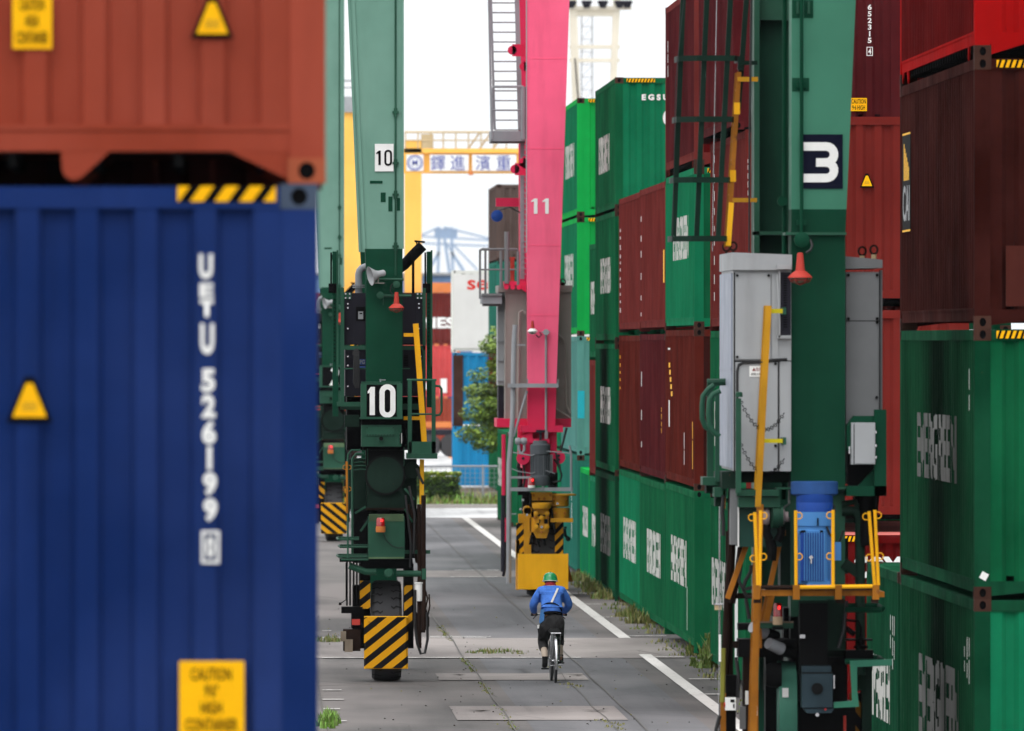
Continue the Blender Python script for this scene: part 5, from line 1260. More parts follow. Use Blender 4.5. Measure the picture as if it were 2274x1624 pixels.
    mb = MB(GREY_D)
    for x, y in ((1240, 1012), (1240, 1021), (1161, 1018)): q = c.P(x, y, -.17); mb.lathe([(.03, 0), (.03, -.01)], tuple(q), 'y', 8)
    mb.build('pin_hole', T)
    mb = MB(GALV)
    for x in (1150, 1163): q = c.P(x, 980, -.15); mb.lathe([(.05, -.06), (.07, -.03), (.07, .03), (.05, .06)], tuple(q), 'x', 12)
    c.tb(mb, [(1151, 985, -.15), (1152, 1000, -.15), (1158, 1008, -.15), (1164, 1000, -.15), (1164, 985, -.15)], .03, 8); mb.build('shackle', T)
    MG = paint('motor_grey', (.075, .085, .095), .45, .15, 0, .15)
    q = c.P(1199, 1079, -.35); mb = MB(MG); H_ = c.Z(979) - c.Z(1079)
    mb.lathe([(.19, 0), (.2, .02), (.2, H_ * .22), (.18, H_ * .24), (.18, H_ * .68), (.2, H_ * .7), (.2, H_ * .9), (.15, H_ * .93), (.13, H_), (0, H_)], tuple(q), 'z', 24); o = mb.build('motor', T)
    mb = MB(MG)
    for i in range(18):
        a = math.pi * 2 * i / 18; mb.beam((q.x + .19 * math.cos(a), q.y + .19 * math.sin(a), q.z + H_ * .24), (q.x + .19 * math.cos(a), q.y + .19 * math.sin(a), q.z + H_ * .68), .012, .03)
    mb.build('cooling_fin', o)
    mb = MB(GREY_M); c.bx(mb, 1216, 1010, 1227, 1050, -.35, .3); mb.build('terminal_box', o)
    mb = MB(GREY_D); c.tb(mb, [(1200, 978, -.3), (1200, 960, -.3)], .025); c.bx(mb, 1190, 955, 1210, 961, -.33, .08); mb.build('hoist_hook', T)
    mb = MB(HOSE)
    for pts in ([(1230, 1020, -.2), (1240, 1035, -.2), (1247, 1055, -.2), (1244, 1068, -.2), (1228, 1072, -.2)], [(1234, 1005, -.2), (1238, 1025, -.2), (1243, 1040, -.2)], [(1258, 950, 0), (1252, 975, 0), (1244, 1005, 0)], [(1150, 1020, 0), (1155, 1050, 0), (1152, 1080, 0)], [(1160, 1020, 0), (1166, 1060, 0), (1160, 1088, 0)], [(1156, 1000, 0), (1148, 1040, 0)]): c.tb(mb, pts, .022, 6)
    mb.m = BLACK; c.bx(mb, 1150, 1040, 1176, 1100, .2, .5); c.bx(mb, 1218, 1050, 1238, 1084, -.1, .5); mb.build('hydraulic_hose', T)
    # service platform rails
    mb = MB(GALV); c.bx(mb, 1133, 1083, 1272, 1091, -.5, .12); c.bx(mb, 1133, 1058, 1177, 1063, -.5, .06); c.bx(mb, 1172, 1063, 1176, 1084, -.5, .04); mb.build('platform_beam', T)
    mb = MB(GALV)
    for pts in ([(1205, 1090, -.5), (1205, 1000, -.5), (1204, 990, -.5)], [(1268, 1090, -.5), (1268, 1010, -.5), (1264, 990, -.5)]): c.tb(mb, pts, .024, 6)
    c.tb(mb, [(1133, 1040, -.5), (1150, 1047, -.5), (1180, 1052, -.5), (1205, 1043, -.5), (1232, 1052, -.5)], .01, 5); c.tb(mb, [(1138, 1005, -.5), (1180, 1012, -.5), (1206, 1002, -.5), (1264, 1007, -.5)], .012, 5); mb.build('guard_rail', T)
    beacon(c, 1172, 1061, 1188, 1078, 1084, -.62, WHITE)
    # yellow gearbox
    mb = MB(YEL_M); c.bx(mb, 1180, 1094, 1226, 1125, -.2, .8); c.bx(mb, 1186, 1125, 1218, 1180, -.3, .6); c.bx(mb, 1176, 1150, 1186, 1182, -.1, .5)
    q = c.P(1202, 1130, -.3); mb.lathe([(.17, 0), (.19, .03), (.19, .1), (.13, .12)], tuple(q), 'z', 20)
    for x, y in ((1190, 1140), (1214, 1140), (1190, 1170), (1214, 1170), (1202, 1150)): w_ = c.P(x, y, -.32); mb.lathe([(.05, 0), (.05, -.05), (.02, -.06)], tuple(w_), 'y', 10)
    mb.prism([(c.X(1182), c.Z(1178)), (c.X(1218), c.Z(1178)), (c.X(1212), c.Z(1195)), (c.X(1190), c.Z(1195))], -.25, .2); o = mb.build('gearbox', T)
    mb = MB(GRIME); c.tb(mb, [(1198, 1142, -.36), (1198, 1162, -.36)], .012); c.bx(mb, 1208, 1153, 1216, 1163, -.33, .04); c.bx(mb, 1185, 1118, 1190, 1124, -.32, .04); mb.build('seal', o)
    mb = MB(YEL_O)
    for x, y in ((1184, 1100), (1222, 1100), (1184, 1120), (1222, 1120), (1188, 1128), (1216, 1128), (1188, 1150), (1216, 1150), (1202, 1182), (1196, 1108), (1208, 1108), (1230, 1108), (1256, 1108), (1232, 1140), (1254, 1140)):
        w_ = c.P(x, y, -.33 if 1125 < y and x < 1225 else -.22); mb.lathe([(.028, 0), (.028, -.03), (.012, -.035)], tuple(w_), 'y', 8)
    mb.build('bolt', o)
    mb = MB(GRIME)
    for a_, b_ in (((1178, 1096), (1178, 1126)), ((1224, 1128), (1232, 1180)), ((1180, 1188), (1176, 1210)), ((1192, 1196), (1198, 1215)), ((1206, 1196), (1210, 1212))): c.tb(mb, [(*a_, -.25), (*b_, -.25)], .022, 6)
    c.bx(mb, 1186, 1133, 1190, 1137, -.31, .02); c.bx(mb, 1194, 1143, 1210, 1147, -.31, .02); c.bx(mb, 1191, 1162, 1197, 1172, -.31, .02); c.bx(mb, 1180, 1112, 1226, 1115, -.215, .02); mb.build('grease_line', o)
    mb = MB(CHROME)
    for x, y in ((1200, 1170), (1167, 1143), (1235, 1118), (1153, 1130), (1158, 1110)): c.bx(mb, x, y - 2, x + 5, y + 3, -.36, .04)
    mb.build('shiny_fitting', o)
    mb = MB(YEL_M); q = c.P(1243, 1096, 0); 
    mb.lathe([(.26, 0), (.26, .03), (.2, .04)], tuple(c.P(1250, 1101, 0)), 'z', 20); mb.lathe([(.14, -.22), (.17, -.2), (.17, 0)], tuple(c.P(1244, 1101, 0)), 'z', 18); mb.lathe([(.19, -.25), (.19, 0)], tuple(c.P(1243, 1128, 0)), 'z', 18); c.bx(mb, 1222, 1151, 1272, 1160, -.3, .1); mb.build('swivel_drum', T)
    mb = MB(YEL_M); c.bx(mb, 1163, 1128, 1179, 1310, -.1, .5); mb.lathe([(.085, -.1), (.085, .4)], tuple(c.P(1171, 1133, 0)), 'y', 18); c.bx(mb, 1151, 1142, 1164, 1162, -.05, .3); c.bx(mb, 1146, 1200, 1153, 1310, 0, .6); mb.build('chain_guard', T)
    mb = MB(hazard('hazard_paint_far', 1.05, .16)); c.bx(mb, 1146, 1162, 1165, 1240, 0, .1); c.bx(mb, 1232, 1160, 1250, 1240, 0, .1); mb.build('hazard_stripe', T)
    mb = MB(BLACK); c.bx(mb, 1178, 1195, 1240, 1240, .3, .2); c.bx(mb, 1240, 1160, 1251, 1240, .15, .8); c.bx(mb, 1160, 1095, 1185, 1200, .4, .6); c.bx(mb, 1215, 1095, 1236, 1200, .3, .6); mb.build('wheel_fork', T)
    mb = MB(GRIME); c.bx(mb, 1252, 1170, 1258, 1174, 0, .1); c.tb(mb, [(1253, 1175, 0), (1255, 1190, 0), (1262, 1196, 0)], .03, 6); q = c.P(1261, 1197, 0); mb.lathe([(.05, 0), (.05, -.08)], tuple(q), 'y', 10); mb.build('hose_coupling', T)
    o = c.box('wheel_guard', YEL_C, 1150, 1230.5, 1261.5, 1309, -.5, .05)
    mb = MB(YEL_C); c.bx(mb, 1150, 1230.5, 1153, 1309, -.45, .5); c.bx(mb, 1258, 1230.5, 1261.5, 1309, -.45, .5); mb.build('guard_side', o)
    tyre(c, 1209, 1325, 78, 1.5, .0); tyre(c, 1205, 1325, 78, 1.5, 6.0)
    mb = MB(YEL_O); c.prismq = None; mb.prism([(c.X(1262), c.Z(1255)), (c.X(1262), c.Z(1296)), (c.X(1277), c.Z(1296)), (c.X(1268), c.Z(1262))], 1.5, 2.2); mb.build('rear_guard', T)
    return T
pink_crane()

# ------------------------------------------------------------------ near crane 3
def near_crane():
    c = Rig('gantry_crane', 'near green crane leg bearing a white 3, with grey cabinets and a blue motor', 'crane', 1816, 109.8, 'yard gantry cranes'); T = c.t
    zu = 12.
    # front leg
    def p(x, y): return (c.X(x), c.Z(y))
    mb = MB(G_DK); mb.prism([p(1756, 1090), p(1877, 1090), p(1877.5, 519), p(1757, 519)], 0, .55); o = mb.build('front_leg', T)
    k = (zu - c.Z(0)) / (c.Z(0) - c.Z(519))
    mb = MB(G_DK); mb.prism([p(1757, 519), p(1877.5, 519), p(1880, 465), p(1757.5, 465)], 0, .55)
    mb.m = paint('bright_faded_green', (.045, .18, .115), .5, .12, 0, .1); mb.prism([p(1757.5, 465), p(1880, 465), p(1900.5, 0), (c.X(1900.5) + (c.X(1900.5) - c.X(1877)) * k, zu), (c.X(1758), zu), p(1758, 0)], 0, .55); mb.build('upper_leg', o)
    mb = MB(G_MD); c.bx(mb, 1744, 516, 1880, 522, -.05, .65); mb.build('flange_plate', o)
    mb = MB(G_DK)
    for a in ((1759, 0, 1783, 40), (1785, 0, 1806, 40), (1759, 173, 1797, 203), (1759, 472, 1797, 498), (1866, 468, 1879, 482)): c.bx(mb, *a, -.004, .004)
    mb.build('touched_up_paint', o)
    mb = MB(G_MD)
    for a in ((1769, 3, 1774, 30), (1794, 3, 1799, 30)): c.bx(mb, *a, -.05, .04)
    mb.build('cleat', o)
    mb = MB(G_DK); c.tb(mb, [(1780, -20, -.06), (1780, 525, -.06)], .017, 8)
    for y in (183, 488): c.bx(mb, 1770, y, 1791, y + 12, -.06, .05)
    q = c.P(1780, 533, -.06); mb.lathe([(.075, 0), (.075, -.08), (.03, -.1)], tuple(q), 'y', 16); mb.build('conduit', T)
    mb = MB(HOSE); c.tb(mb, [(1790, 532, -.1), (1800, 534, -.12), (1804, 545, -.14), (1800, 556, -.16), (1790, 562, -.16)], .014, 6); mb.build('lamp_cable', T)
    o2 = c.box('number_plate', NAVY, 1776, 298.5, 1871.5, 419, -.012, .012, o)
    mb = MB(WHITE_S); x0, x1 = c.X(1784.5), c.X(1861.5); zt, zm, zb, st = c.Z(316), c.Z(361), c.Z(405), .082
    cx = x1 - .11; pts = [(x0, zt - st / 2), (cx, zt - st / 2)]
    for (za, zbb) in ((zt - st / 2, zm),): 
        r = (za - zbb) / 2; pts = [(x0, za), (x1 - r - st / 2, za)] + [(x1 - st / 2 - r + r * math.cos(R(a)), za - r + r * math.sin(R(a))) for a in range(70, -91, -20)] + [(x0 + .12, zbb)]
    mb.ribbon(pts, st, -.017, -.013)
    za, zbb = zm, zb + st / 2; r = (za - zbb) / 2
    pts = [(x0 + .12, za), (x1 - r - st / 2, za)] + [(x1 - st / 2 - r + r * math.cos(R(a)), za - r + r * math.sin(R(a))) for a in range(70, -91, -20)] + [(x0, zbb)]
    mb.ribbon(pts, st, -.0175, -.0135); mb.build('number', o2)
    # rear leg, an open channel
    mb = MB(G_DK); d = 6.2
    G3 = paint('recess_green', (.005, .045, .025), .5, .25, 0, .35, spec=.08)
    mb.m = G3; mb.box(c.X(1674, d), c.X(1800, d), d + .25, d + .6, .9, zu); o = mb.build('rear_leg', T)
    mb = MB(G_MD); mb.box(c.X(1674, d), c.X(1686, d), d - .05, d + .25, 1.5, zu); mb.box(c.X(1674, d), c.X(1760, d), d - .05, d + .3, c.Z(522, d), c.Z(514, d)); mb.box(c.X(1686, d), c.X(1770, d), d + .1, d + .26, c.Z(44, d), zu); mb.build('edge_strip', o)
    mb = MB(BLACK); mb.box(c.X(1690, d), c.X(1790, d), d + .0, d + .1, c.Z(44, d), c.Z(0, d) + 3) if False else 0
    mb = MB(G_DK); c.tb(mb, [(1742, -20, .5), (1741, 1110, .5)], .022, 8)
    for y in (330, 455, 500, 678, 700, 930, 1045): c.bx(mb, 1737, y, 1746, y + 3, .46, .08)
    q = c.P(1737, 447, .45); mb.lathe([(.05, 0), (.05, -.05)], tuple(q), 'y', 12); mb.build('stand_pipe', T)
    # lower leg continues to the ground
    # lamp
    spotlight(c, 1777, 602, .148, -.32)
    # ladder cage
    CG = paint('cage_green', (.003, .018, .011), .5, .25, .05, .2, spec=.08)
    hoops = []
    for y, xa, xb in ((122, 1508, 1645), (258, 1503, 1638), (393, 1497, 1632), (524, 1493, 1626)):
        mb = MB(CG); zc = c.Z(y + 5.5, 0); A_, B_ = c.X(xa), c.X(xb)
        pts = [(B_, 1.3), (B_, .6), (B_ - .05, .35), (A_ + .2, .3), (A_ + .02, .5), (A_, .8), (A_, 1.1)]
        for (x0, y0), (x1, y1) in zip(pts, pts[1:]): mb.beam((x0, y0, zc), (x1, y1, zc), .012, .055)
        mb.build('cage_hoop', T)
    for a, b, dd in (((1519, -60), (1496, 524), .62), ((1572, -60), (1547, 524), .36), ((1625, -60), (1595, 524), .36), ((1662, -60), (1640, 240), .5), ((1545, -60), (1522, 524), 1.1) ):
        if dd > 1: continue
        mb = MB(CG); mb.beam(c.P(*a, dd), c.P(*b, dd), .05, .012, up=(0, 1, 0)); mb.beam(c.P(a[0] - 4.5, a[1], dd + .02), c.P(b[0] - 4.5, b[1], dd + .02), .012, .04, up=(0, 1, 0)); mb.build('cage_strap', T)
    mb = MB(CG); c.bx(mb, 1640, 135, 1682, 144, .4, .1); c.bx(mb, 1638, 125, 1652, 155, .42, .06); mb.build('cage_bracket', T)
    ladder_side(c, 'ladder', [(1641, 160), (1616, 548)], 10, YEL_O, .45)
    mb = MB(YEL_C)
    for (x, y) in ((1635, 240), (1626, 390)): c.bx(mb, x - 5, y - 12, x + 8, y + 14, .43, .02)
    mb.m = YEL; mb.beam(c.P(1624, 450, .42), c.P(1617, 546, .42), .05, .02, up=(0, 1, 0)); mb.build('fresh_paint_patch', T)
    mb = MB(YEL_M); c.bx(mb, 1638, 171, 1683, 181, .42, .06); c.bx(mb, 1627, 440, 1681, 449, .42, .06); mb.build('ladder_bracket', T)
    mb = MB(HOSE); c.tb(mb, [(1520, -20, .2), (1500, 180, .2), (1493, 540, .2)], .004, 4); c.tb(mb, [(1668, -20, .3), (1666, 180, .3), (1664, 320, .3)], .012, 5); c.tb(mb, [(1664, 320, .3), (1663, 560, .3)], .01, 5); mb.m = CHROME; c.tb(mb, [(1592, -20, .5), (1584, 400, .5), (1582, 558, .5)], .004, 4); mb.build('hanging_rope', T)
    for i, y in enumerate((62, 113, 305)): pass
    # left cabinet
    g = c.box('electric_cabinet', GREY_L, 1628, 600, 1757, 1046, -.1 + .0, 2.6)
    mb = MB(GREY_B); 
    zt, zb = c.Z(607), c.Z(1040); xl = c.X(1628)
    mb.box(xl - .022, xl - .0, .0, 2.55, c.Z(818), zt); mb.box(xl - .022, xl - .0, .0, 2.55, zb, c.Z(821)); mb.box(xl - .026, xl, .02, 2.5, c.Z(822), c.Z(817)); mb.build('side_panel', g)
    # the side is angled outwards: wide lid above
    mb = MB(GREY_L); mb.prism([(c.X(1624), c.Z(600)), (c.X(1757), c.Z(600)), (c.X(1757), c.Z(566)), (c.X(1624), c.Z(561))], -.16, 2.7); lid = mb.build('cabinet_lid', g)
    mb = MB(GREY_L); c.bx(mb, 1633, 607, 1711, 798, -.118, .018); c.bx(mb, 1634, 806, 1726, 1047, -.122, .022); c.bx(mb, 1732, 803, 1756, 1047, -.116, .016); c.bx(mb, 1714, 607, 1728, 798, -.112, .012); mb.build('door', g)
    mb = MB(BLACK); c.bx(mb, 1629.5, 605, 1632, 1050, -.104, .004); c.bx(mb, 1728, 804, 1730, 1046, -.105, .004); c.bx(mb, 1632, 801, 1757, 804, -.105, .004); mb.build('panel_gap', g)
    mb = MB(HOSE); c.tb(mb, [(1637, 980, -.13), (1637, 825, -.13), (1640, 812, -.13), (1650, 806, -.13), (1700, 804, -.13), (1715, 800, -.13), (1748, 798, -.13)], .013, 6); mb.build('cable', g)
    c.bolts(g, [(1637, 612), (1707, 612), (1637, 793), (1641, 810), (1722, 808), (1722, 990), (1721, 1042)], -.125, .014, GRIME)
    mb = MB(GREY_D)
    c.bx(mb, 1733, 605, 1756, 745, -.13, .03); mb.m = GREY_L; c.bx(mb, 1725, 588, 1757, 598, -.2, .1); c.bx(mb, 1729, 598, 1733, 750, -.16, .05); mb.beam(c.P(1726, 610, -.2), c.P(1731, 740, -.2), .012); c.bx(mb, 1727, 745, 1757, 752, -.16, .06); mb.m = BLACK
    for i in range(22): c.bx(mb, 1740, 612 + i * 5.4, 1748, 614 + i * 5.4, -.135, .006)
    mb.build('vent_hood', g)
    o = c.box('danger_notice', WHITE_S, 1664, 813, 1694, 837, -.126, .004, g)
    RD = flat('dark_red_print', (.2, .01, .01)); mb = MB(RD); mb.prism([(c.X(1669), c.Z(824)), (c.X(1677), c.Z(824)), (c.X(1673), c.Z(817))], -.13, -.127); mb.build('warning_mark', o)
    text('\u5371', .033, .035, o, tuple(c.P(1682, 820.5, -.129)), 0, RD); text('\u967a', .03, .035, o, tuple(c.P(1690, 820.5, -.129)), 0, RD)
    text('\u611f\u96fb\u6ce8\u610f', .1, .025, o, tuple(c.P(1679, 831, -.129)), 0, BLACK)
    mb = MB(RUSTY)
    for x, y, dd in ((1613, 549, 1.8), (1628, 547, 1.2)): 
        q = c.P(x, y, dd); mb.ribbon([(q.x + .035 * math.cos(R(a)), q.z + .04 * math.sin(R(a))) for a in range(0, 360, 30)], .018, q.y, q.y + .02, True); mb.tube([q + Vector((0, .01, -.04)), q + Vector((0, .01, -.12))], .012, 6)
    c.bx(mb, 1617, 545, 1626, 549, 1.5, .02); mb.build('lifting_eye', lid)
    # right cabinet
    g2 = c.box('side_cabinet', GREY_M, 1880, 604, 1955, 1075, .25, 2.2)
    mb = MB(GREY_M); mb.prism([(c.X(1878), c.Z(597)), (c.X(1963), c.Z(595)), (c.X(1963), c.Z(577)), (c.X(1950), c.Z(575)), (c.X(1878), c.Z(569))], .2, 2.5); mb.build('cabinet_lid', g2)
    mb = MB(GREY_M); c.bx(mb, 1879, 606, 1951, 712, .235, .015); c.bx(mb, 1879, 714, 1950, 1010, .232, .018); c.bx(mb, 1955, 600, 1960, 915, .3, .06); mb.m = BLACK; c.bx(mb, 1953, 600, 1955, 915, .24, .02); c.bx(mb, 1879, 712, 1953, 714, .24, .008); mb.build('door', g2)
    c.bolts(g2, [(1884, 611), (1948, 611), (1884, 708), (1948, 708), (1948, 716), (1947, 883)], .225, .016, GRIME)
    mb = MB(RUSTY)
    for x, y in ((1915, 558), (1941, 555)):
        q = c.P(x, y, .8); mb.m = RUSTY; mb.ribbon([(q.x + .036 * math.cos(R(a)), q.z + .042 * math.sin(R(a))) for a in range(0, 360, 30)], .02, q.y, q.y + .02, True); mb.m = CREAM; mb.tube([q + Vector((0, .01, -.045)), q + Vector((0, .01, -.1))], .025, 8)
    mb.build('lifting_eye', g2)
    # control box in its green frame
    mb = MB(G_DK); c.bx(mb, 1942, 910, 1969, 1102, -.15, .1); mb.prism([p(1880, 1000), p(1880, 945), p(1895, 924), p(1942, 924), p(1942, 938), p(1900, 938), p(1893, 948), p(1893, 1000)], -.1, .1); c.bx(mb, 1880, 1080, 1969, 1102, -.15, .4)
    mb.prism([p(1880, 1080), p(1905, 1080), p(1942, 1040), p(1942, 1102), p(1880, 1102)], -.05, .05); o = mb.build('box_frame', T)
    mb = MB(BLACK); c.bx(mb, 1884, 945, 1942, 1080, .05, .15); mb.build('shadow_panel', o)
    b = c.box('control_box', GREY_L, 1891, 939, 1944, 1032, -.2, .22); mb = MB(GREY_L); c.bx(mb, 1898, 941, 1943, 1030, -.215, .015); mb.m = BLACK; c.bx(mb, 1896, 941, 1898, 1031, -.205, .01); mb.build('door', b)
    mb = MB(CHROME); c.bx(mb, 1885, 992, 1888, 1008, -.22, .03)
    for y in (960, 990, 1016): c.bx(mb, 1944, y - 3, 1947, y + 3, -.19, .03)
    mb.build('hinge', b)
    # yellow lower ladder, post, chains, loops
    ladder_side(c, 'ladder', [(1707, 679), (1683, 1126)], 13, YEL_M, -.55); ladder_side(c, 'ladder', [(1688, 1120), (1672, 1640)], 15, YEL_O, -.45)
    mb = MB(paint('lime_yellow', (.5, .42, .01), .45, .1)); c.bx(mb, 1704, 686, 1738, 696, -.5, .06); c.bx(mb, 1690, 975, 1740, 984, -.5, .06); mb.m = G_MD; c.bx(mb, 1738, 683, 1746, 699, -.5, .5); c.bx(mb, 1738, 972, 1746, 988, -.5, .5); mb.build('ladder_bracket', T)
    mb = MB(G_MD); c.bx(mb, 1634, 885, 1646, 1095, -.35, .07); q = c.P(1641, 882, -.33); mb.lathe([(.035, 0), (.035, .04), (.02, .05)], tuple(q), 'z', 10); mb.m = CHROME; 
    for y in (890, 930, 980): mb.box(c.X(1634) - .012, c.X(1634), -.34, -.3, c.Z(y + 6), c.Z(y))
    mb.build('gate_post', T)
    chain(c, T, (1644, 890, -.32), (1742, 916, -.3), .22); chain(c, T, (1644, 985, -.32), (1742, 1018, -.3), .22)
    mb = MB(G_MD)
    c.tb(mb, [(1570, 905 - 55, 1.2), (1620, 848, 1.2)], .035, 8); c.tb(mb, [(1586, 855, .6), (1572, 866, .6), (1561, 880, .6), (1559, 900, .6), (1559, 930, .6), (1566, 948, .6), (1576, 955, .6)], .026, 8)
    c.tb(mb, [(1600, 868, .3), (1584, 876, .3), (1575, 890, .3), (1573, 920, .3), (1575, 945, .3), (1586, 962, .3), (1598, 970, .3)], .026, 8)
    c.bx(mb, 1570, 855, 1584, 1065, .8, .06); c.bx(mb, 1588, 868, 1598, 1070, .45, .06); c.bx(mb, 1560, 1060, 1600, 1078, .5, .5); c.bx(mb, 1586, 1083, 1614, 1104, .2, .5); mb.build('hand_rail', T)
    mb = MB(G_OLD); c.bx(mb, 1568, 1078, 1592, 1096, .6, .4); c.bx(mb, 1588, 1104, 1610, 1125, .3, .3); c.bx(mb, 1603, 1048, 1640, 1085, -.02, 1.); c.bx(mb, 1600, 1050, 1880, 1072, .35, 1.6); mb.build('deck_bracket', T)
    # deck and green boxes below
    mb = MB(G_MD); c.bx(mb, 1637, 1088, 1730, 1102, -.25, .9); c.bx(mb, 1640, 1104, 1732, 1127, -.2, .8); c.bx(mb, 1724, 1083, 1757, 1087, -.1, .3); c.bx(mb, 1860, 1083, 1884, 1087, -.1, .3); mb.build('walk_deck', T)
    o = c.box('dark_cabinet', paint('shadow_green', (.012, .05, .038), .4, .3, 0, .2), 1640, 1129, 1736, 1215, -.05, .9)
    mb = MB(GREY_M); c.bx(mb, 1622, 1075, 1639, 1210, .0, .5); mb.m = WHITE; c.bx(mb, 1638, 1126, 1641, 1215, -.07, .02); mb.build('edge_trim', o)
    # leg base behind the blue motor
    mb = MB(G_MD); mb.prism([p(1723, 1145), p(1757, 1120), p(1757, 1090), p(1878, 1090), p(1878, 1370), p(1757, 1370), p(1757, 1150)], .1, .6); mb.m = G_OLD; c.bx(mb, 1733, 1160, 1757, 1320, .15, .5); c.bx(mb, 1866, 1196, 1884, 1275, .3, .1); mb.build('leg_base', T)
    mb = MB(G_MD)
    q = c.P(1718, 1146, -.1); mb.lathe([(.12, -.01), (.12, .05)], (q.x, q.y, q.z), 'x', 20); mb.lathe([(.1, .05), (.105, .09)], (q.x, q.y, q.z), 'x', 20); c.bx(mb, 1712, 1125, 1724, 1172, -.14, .09); c.bx(mb, 1724, 1142, 1750, 1147, -.12, .1); mb.build('pivot_lug', T)
    mb = MB(paint('pinkish_steel', (.3, .24, .24), .5, .2, .1, .2)); q = c.P(1705, 1148, -.1); mb.lathe([(.05, -.09), (.05, -.06), (.075, -.05), (.085, -.01), (.07, .015)], tuple(q), 'x', 14); q = c.P(1732, 1148, -.1); mb.lathe([(.07, -.04), (.085, 0), (.075, .04), (.05, .05), (.05, .08)], tuple(q), 'x', 14); mb.m = GRIME
    c.tb(mb, [(1703, 1160, -.08), (1702, 1185, -.08), (1710, 1200, -.08)], .04, 8); c.tb(mb, [(1734, 1160, -.08), (1735, 1185, -.08), (1726, 1202, -.08)], .04, 8); c.tb(mb, [(1710, 1200, -.08), (1714, 1220, -.08), (1712, 1245, -.08)], .05, 8); mb.build('shackle', T)
    # blue motor
    zb, zt = c.Z(1300), c.Z(1098); q = c.P(1809, 1300, -.55)
    mb = MB(BLUE_D); mb.lathe([(.225, 0), (.225, .04)], (q.x, q.y, c.Z(1098, -.55)), 'z', 32)
    mb2 = MB(paint('chipped_blue', (.02, .07, .22), .5, .4, .25, .4)); mb2.lathe([(.2, -.02), (.228, 0), (.228, .115), (.2, .12), (0, .12)], (q.x, q.y + .05, c.Z(1097, -.55)), 'z', 32); 
    body = MB(BLUE_M); zz = lambda y: c.Z(y, -.55)
    body.lathe([(.15, zz(1300)), (.176, zz(1296)), (.176, zz(1178)), (.165, zz(1176)), (.165, zz(1170)), (.178, zz(1168)), (.178, zz(1137)), (0, zz(1137))], (q.x, q.y, 0), 'z', 32)
    m_ = body.build('motor', T)
    body = MB(BLUE_D); body.lathe([(.177, zz(1137)), (.177, zz(1117)), (.175, zz(1116)), (.177, zz(1115)), (.177, zz(1096))], (q.x, q.y, 0), 'z', 32); body.build('brake_housing', m_)
    mb2.build('motor_cap', m_)
    fn = MB(BLUE_M)
    for i in range(-4, 5):
        fn.box(q.x - .012 + i * .0235 - .0045, q.x - .012 + i * .0235 + .0045, q.y - .205 + abs(i) * .0012, q.y - .15, zz(1290), zz(1182))
    for sd in (-1, 1):
        for k in range(4): fn.box(q.x + sd * (.13 + k * .013) - .003, q.x + sd * (.13 + k * .013) + .003, q.y - .14 + k * .025, q.y - .08, zz(1294), zz(1184))
    fn.build('cooling_fin', m_)
    mb = MB(BLACK); c.bx(mb, 1779, 1178, 1789, 1190, -.72, .02); c.bx(mb, 1820, 1178, 1828, 1190, -.72, .02); c.bx(mb, 1815, 1151, 1818, 1168, -.745, .02); c.bx(mb, 1776, 1180, 1779, 1188, -.7, .02); mb.build('bolt_recess', m_)
    mb = MB(BLUE_D); c.bx(mb, 1778, 1184, 1830, 1291, -.735, .06); mb.m = CHROME; mb.beam(c.P(1798, 1241, -.78), c.P(1804, 1236, -.78), .03, .03); c.bx(mb, 1800, 1238, 1803, 1252, -.765, .03); mb.build('fin_gap', m_)
    mb = MB(BLUE_M); c.bx(mb, 1852, 1205, 1868, 1245, -.5, .25); mb.prism([(c.X(1777), c.Z(1306)), (c.X(1843), c.Z(1306)), (c.X(1833), c.Z(1288)), (c.X(1787), c.Z(1288))], -.74, -.4); mb.build('terminal_box', m_)
    mb = MB(HOSE)
    for pts in ([(1847, 1118, -.45), (1853, 1124, -.45), (1855, 1140, -.45)], [(1836, 1170, -.7), (1842, 1186, -.7), (1852, 1196, -.65)], [(1872, 1180, -.1), (1866, 1200, -.2), (1856, 1212, -.3)], [(1800, 1240, -.7), (1832, 1230, -.72)]): c.tb(mb, pts, .011, 6)
    mb.build('motor_cable', T)
    # yellow guard platform
    mb = MB(YEL_C); c.tb(mb, [(1771, 1305, -1.0), (1938, 1303, -1.0)], .02, 8); o = mb.build('platform_rail', T)
    mb = MB(YEL_O); c.bx(mb, 1690, 1311, 1772, 1324, -.98, .08); c.bx(mb, 1770, 1309, 1940, 1324, -.92, .08); mb.m = RUSTY; c.tb(mb, [(1690, 1304, -1.), (1771, 1305, -1.)], .018, 8)
    mb.m = YEL_O
    for x in (1672, 1761, 1855, 1938): c.bx(mb, x, 1300, x + 15, 1332, -1.03, .14)
    for x in (1690, 1938): mb.box(c.X(x), c.X(x) + .06, -.95, .3, c.Z(1322), c.Z(1310))
    mb.m = RUSTY
    for x in (1674, 1858, 1935): c.bx(mb, x, 1330, x + 16, 1340, -1.02, .1)
    mb.build('platform_frame', o)
    for a, b in (((1676, 1138), (1683, 1300)), ((1689, 1134), (1687, 1302)), ((1767, 1134), (1768, 1302)), ((1850, 1133), (1850, 1302)), ((1930, 1136), (1943, 1302)), ((1943, 1133), (1951, 1300))):
        mb = MB(YEL_C); c.tb(mb, [(*a, -1.0), (*b, -1.0)], .0165, 10)
        for f in (.03, .6):
            x = a[0] + (b[0] - a[0]) * f; y = a[1] + 160 * f; sd = -1 if a[0] in (1676, 1850, 1930) else 1
            c.tb(mb, [(x, y, -1.0), (x + sd * 10, y, -1.0), (x + sd * 14, y + 4, -1.0), (x + sd * 14, y + 10, -1.0), (x + sd * 10, y + 14, -1.0), (x, y + 14, -1.0)], .006, 5)
        mb.build('platform_post', o)
    mb = MB(GREY_D); mb.box(c.X(1690), c.X(1940), -.93, -.3, c.Z(1306), c.Z(1303))
